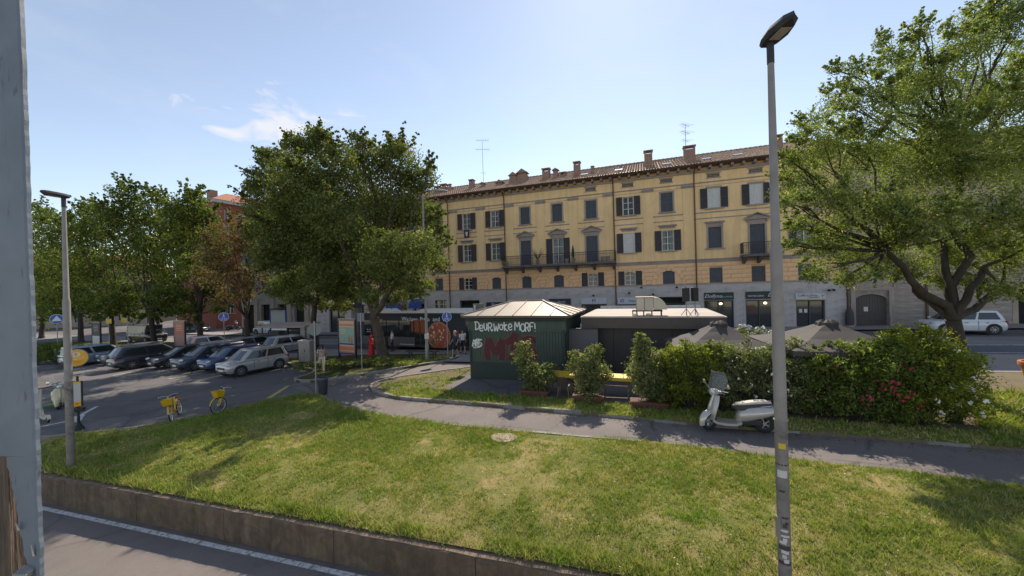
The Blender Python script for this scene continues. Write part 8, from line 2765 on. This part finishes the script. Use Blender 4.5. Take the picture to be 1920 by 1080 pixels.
    for n in 'LR':
        a, e_, w_ = V('shoulder' + n), V('elbow' + n), V('wrist' + n)
        pts = [a + Vector((0, 0, .03)), a.lerp(e_, .5)] + ([e_, e_.lerp(w_, .9)] if sleeves > .7 else [a.lerp(e_, .75)])
        MB().tube(pts, [r_ * k for r_ in ((.075, .062, .052, .042) if sleeves > .7 else (.076, .066, .062))], 10).build('sleeve', slm, o, smooth=True)
        an, to = V('ankle' + n), V('toe' + n)
        dd = (to - an); dd.z = 0
        ang = math.atan2(dd.y, dd.x)
        M = Matrix.Rotation(ang, 3, 'Z')
        MB().ell(((an.x + to.x) / 2, (an.y + to.y) / 2, max(.045, to.z + .01)), (.135, .048, .045), 10, 6, M=M).build('shoe', shoes or M_TRIM, o)
    hc = V('head')
    hm = head_cover or hair
    MB().ell((hc.x, hc.y + .022, hc.z + .028), (.092 * k, .108 * k, .105 * k), 14, 8).build('headscarf' if head_cover else 'hair', hm, o, smooth=True)
    if long_hair or head_cover:
        MB().loft([ring((0, .055 * k, (1.62 - .1 * i) * k), .085 + .02 * (i == 1) + (.03 if head_cover and i > 1 else 0), .05 + (.02 if head_cover else 0), 10) for i in range(4 if head_cover else 3)]).build('headscarf_drape' if head_cover else 'hair', hm, o, smooth=True)
    for s in (-1, 1):
        MB().ell((hc.x + s * .032 * k, hc.y - .083 * k, hc.z - .012), (.011, .008, .007), 6, 4).build('eye', M_TRIM, o)
        MB().ell((hc.x + s * .085 * k, hc.y + .0, hc.z - .02), (.012, .022, .032), 6, 4).build('ear', skin, o)
    MB().box((hc.x, hc.y - .086 * k, hc.z - .065), (.045, .012, .01)).build('mouth', mat('lips', (.30, .10, .09), .6), o)
    return o
H_BLK = mat('black_hair', (.012, .010, .010), .5, var=.2, vs=30)
H_BRN = mat('brown_hair', (.05, .03, .02), .5, var=.2, vs=30)
H_GRY = mat('light_hair', (.38, .34, .30), .6, var=.2, vs=30)
CL_RED = mat('red_cloth', (.50, .022, .028), .85, var=.15, vs=6)
CL_WHT = mat('white_cloth', (.66, .64, .62), .85, var=.06, vs=6)
CL_CRM = mat('cream_trousers', (.50, .42, .34), .85, var=.08, vs=6)
CL_DRK = mat('dark_cloth', (.022, .024, .034), .85, var=.15, vs=6)
CL_NAVY = mat('navy_cloth', (.03, .04, .075), .85, var=.15, vs=6)
m_, n_, l_, b_, o_ = _new('patterned_cloth')
t_ = n_.new('ShaderNodeTexVoronoi'); t_.inputs['Scale'].default_value = 16
l_.new(n_.new('ShaderNodeTexCoord').outputs['Object'], t_.inputs['Vector'])
r_ = ramp(n_, [(.36, (.02, .015, .015)), (.44, (.48, .36, .28))]); l_.new(t_.outputs['Distance'], r_.inputs[0]); l_.new(r_.outputs[0], b_.inputs['Base Color']); b_.inputs['Roughness'].default_value = .85
CL_PAT = m_
p = G(604, 698, .0)
person('black haired person in patterned top and cream trousers walking past the slim post', (p.x, p.y, gz(p.x) + .006), .5, SK2, CL_PAT, CL_CRM, H_BLK, 'walk', height=1.64, long_hair=True)
p = G(697, 672, .1)
person('person in a long red dress and red headscarf beside the leaning plane trunk', (p.x, p.y, p.z), 1.3, SK2, CL_RED, CL_RED, H_BLK, 'reach', dress=CL_RED, height=1.62, sleeves=1.0, head_cover=CL_RED)
p = G(725, 660, .1)
person('person in white top half hidden behind the leaning plane trunk', (p.x + .35, p.y + .3, p.z), -1.2, SK1, CL_WHT, CL_DRK, H_BRN, 'stand', height=1.66)
p = G(854, 673, .0)
person('pale haired person in navy shirt and shorts walking left at the bus stop', (p.x, p.y, gz(p.x) + .1), -1.0, SK1, CL_NAVY, CL_DRK, H_GRY, 'walk', bottom_len=.4, height=1.74, shoes=CL_WHT)
p = G(868, 663, .1)
person('person in white t-shirt and dark shorts with a shoulder strap walking to the bus', (p.x, p.y, p.z), .4, SK1, CL_WHT, CL_DRK, H_BRN, 'walk', bottom_len=.4, height=1.66)
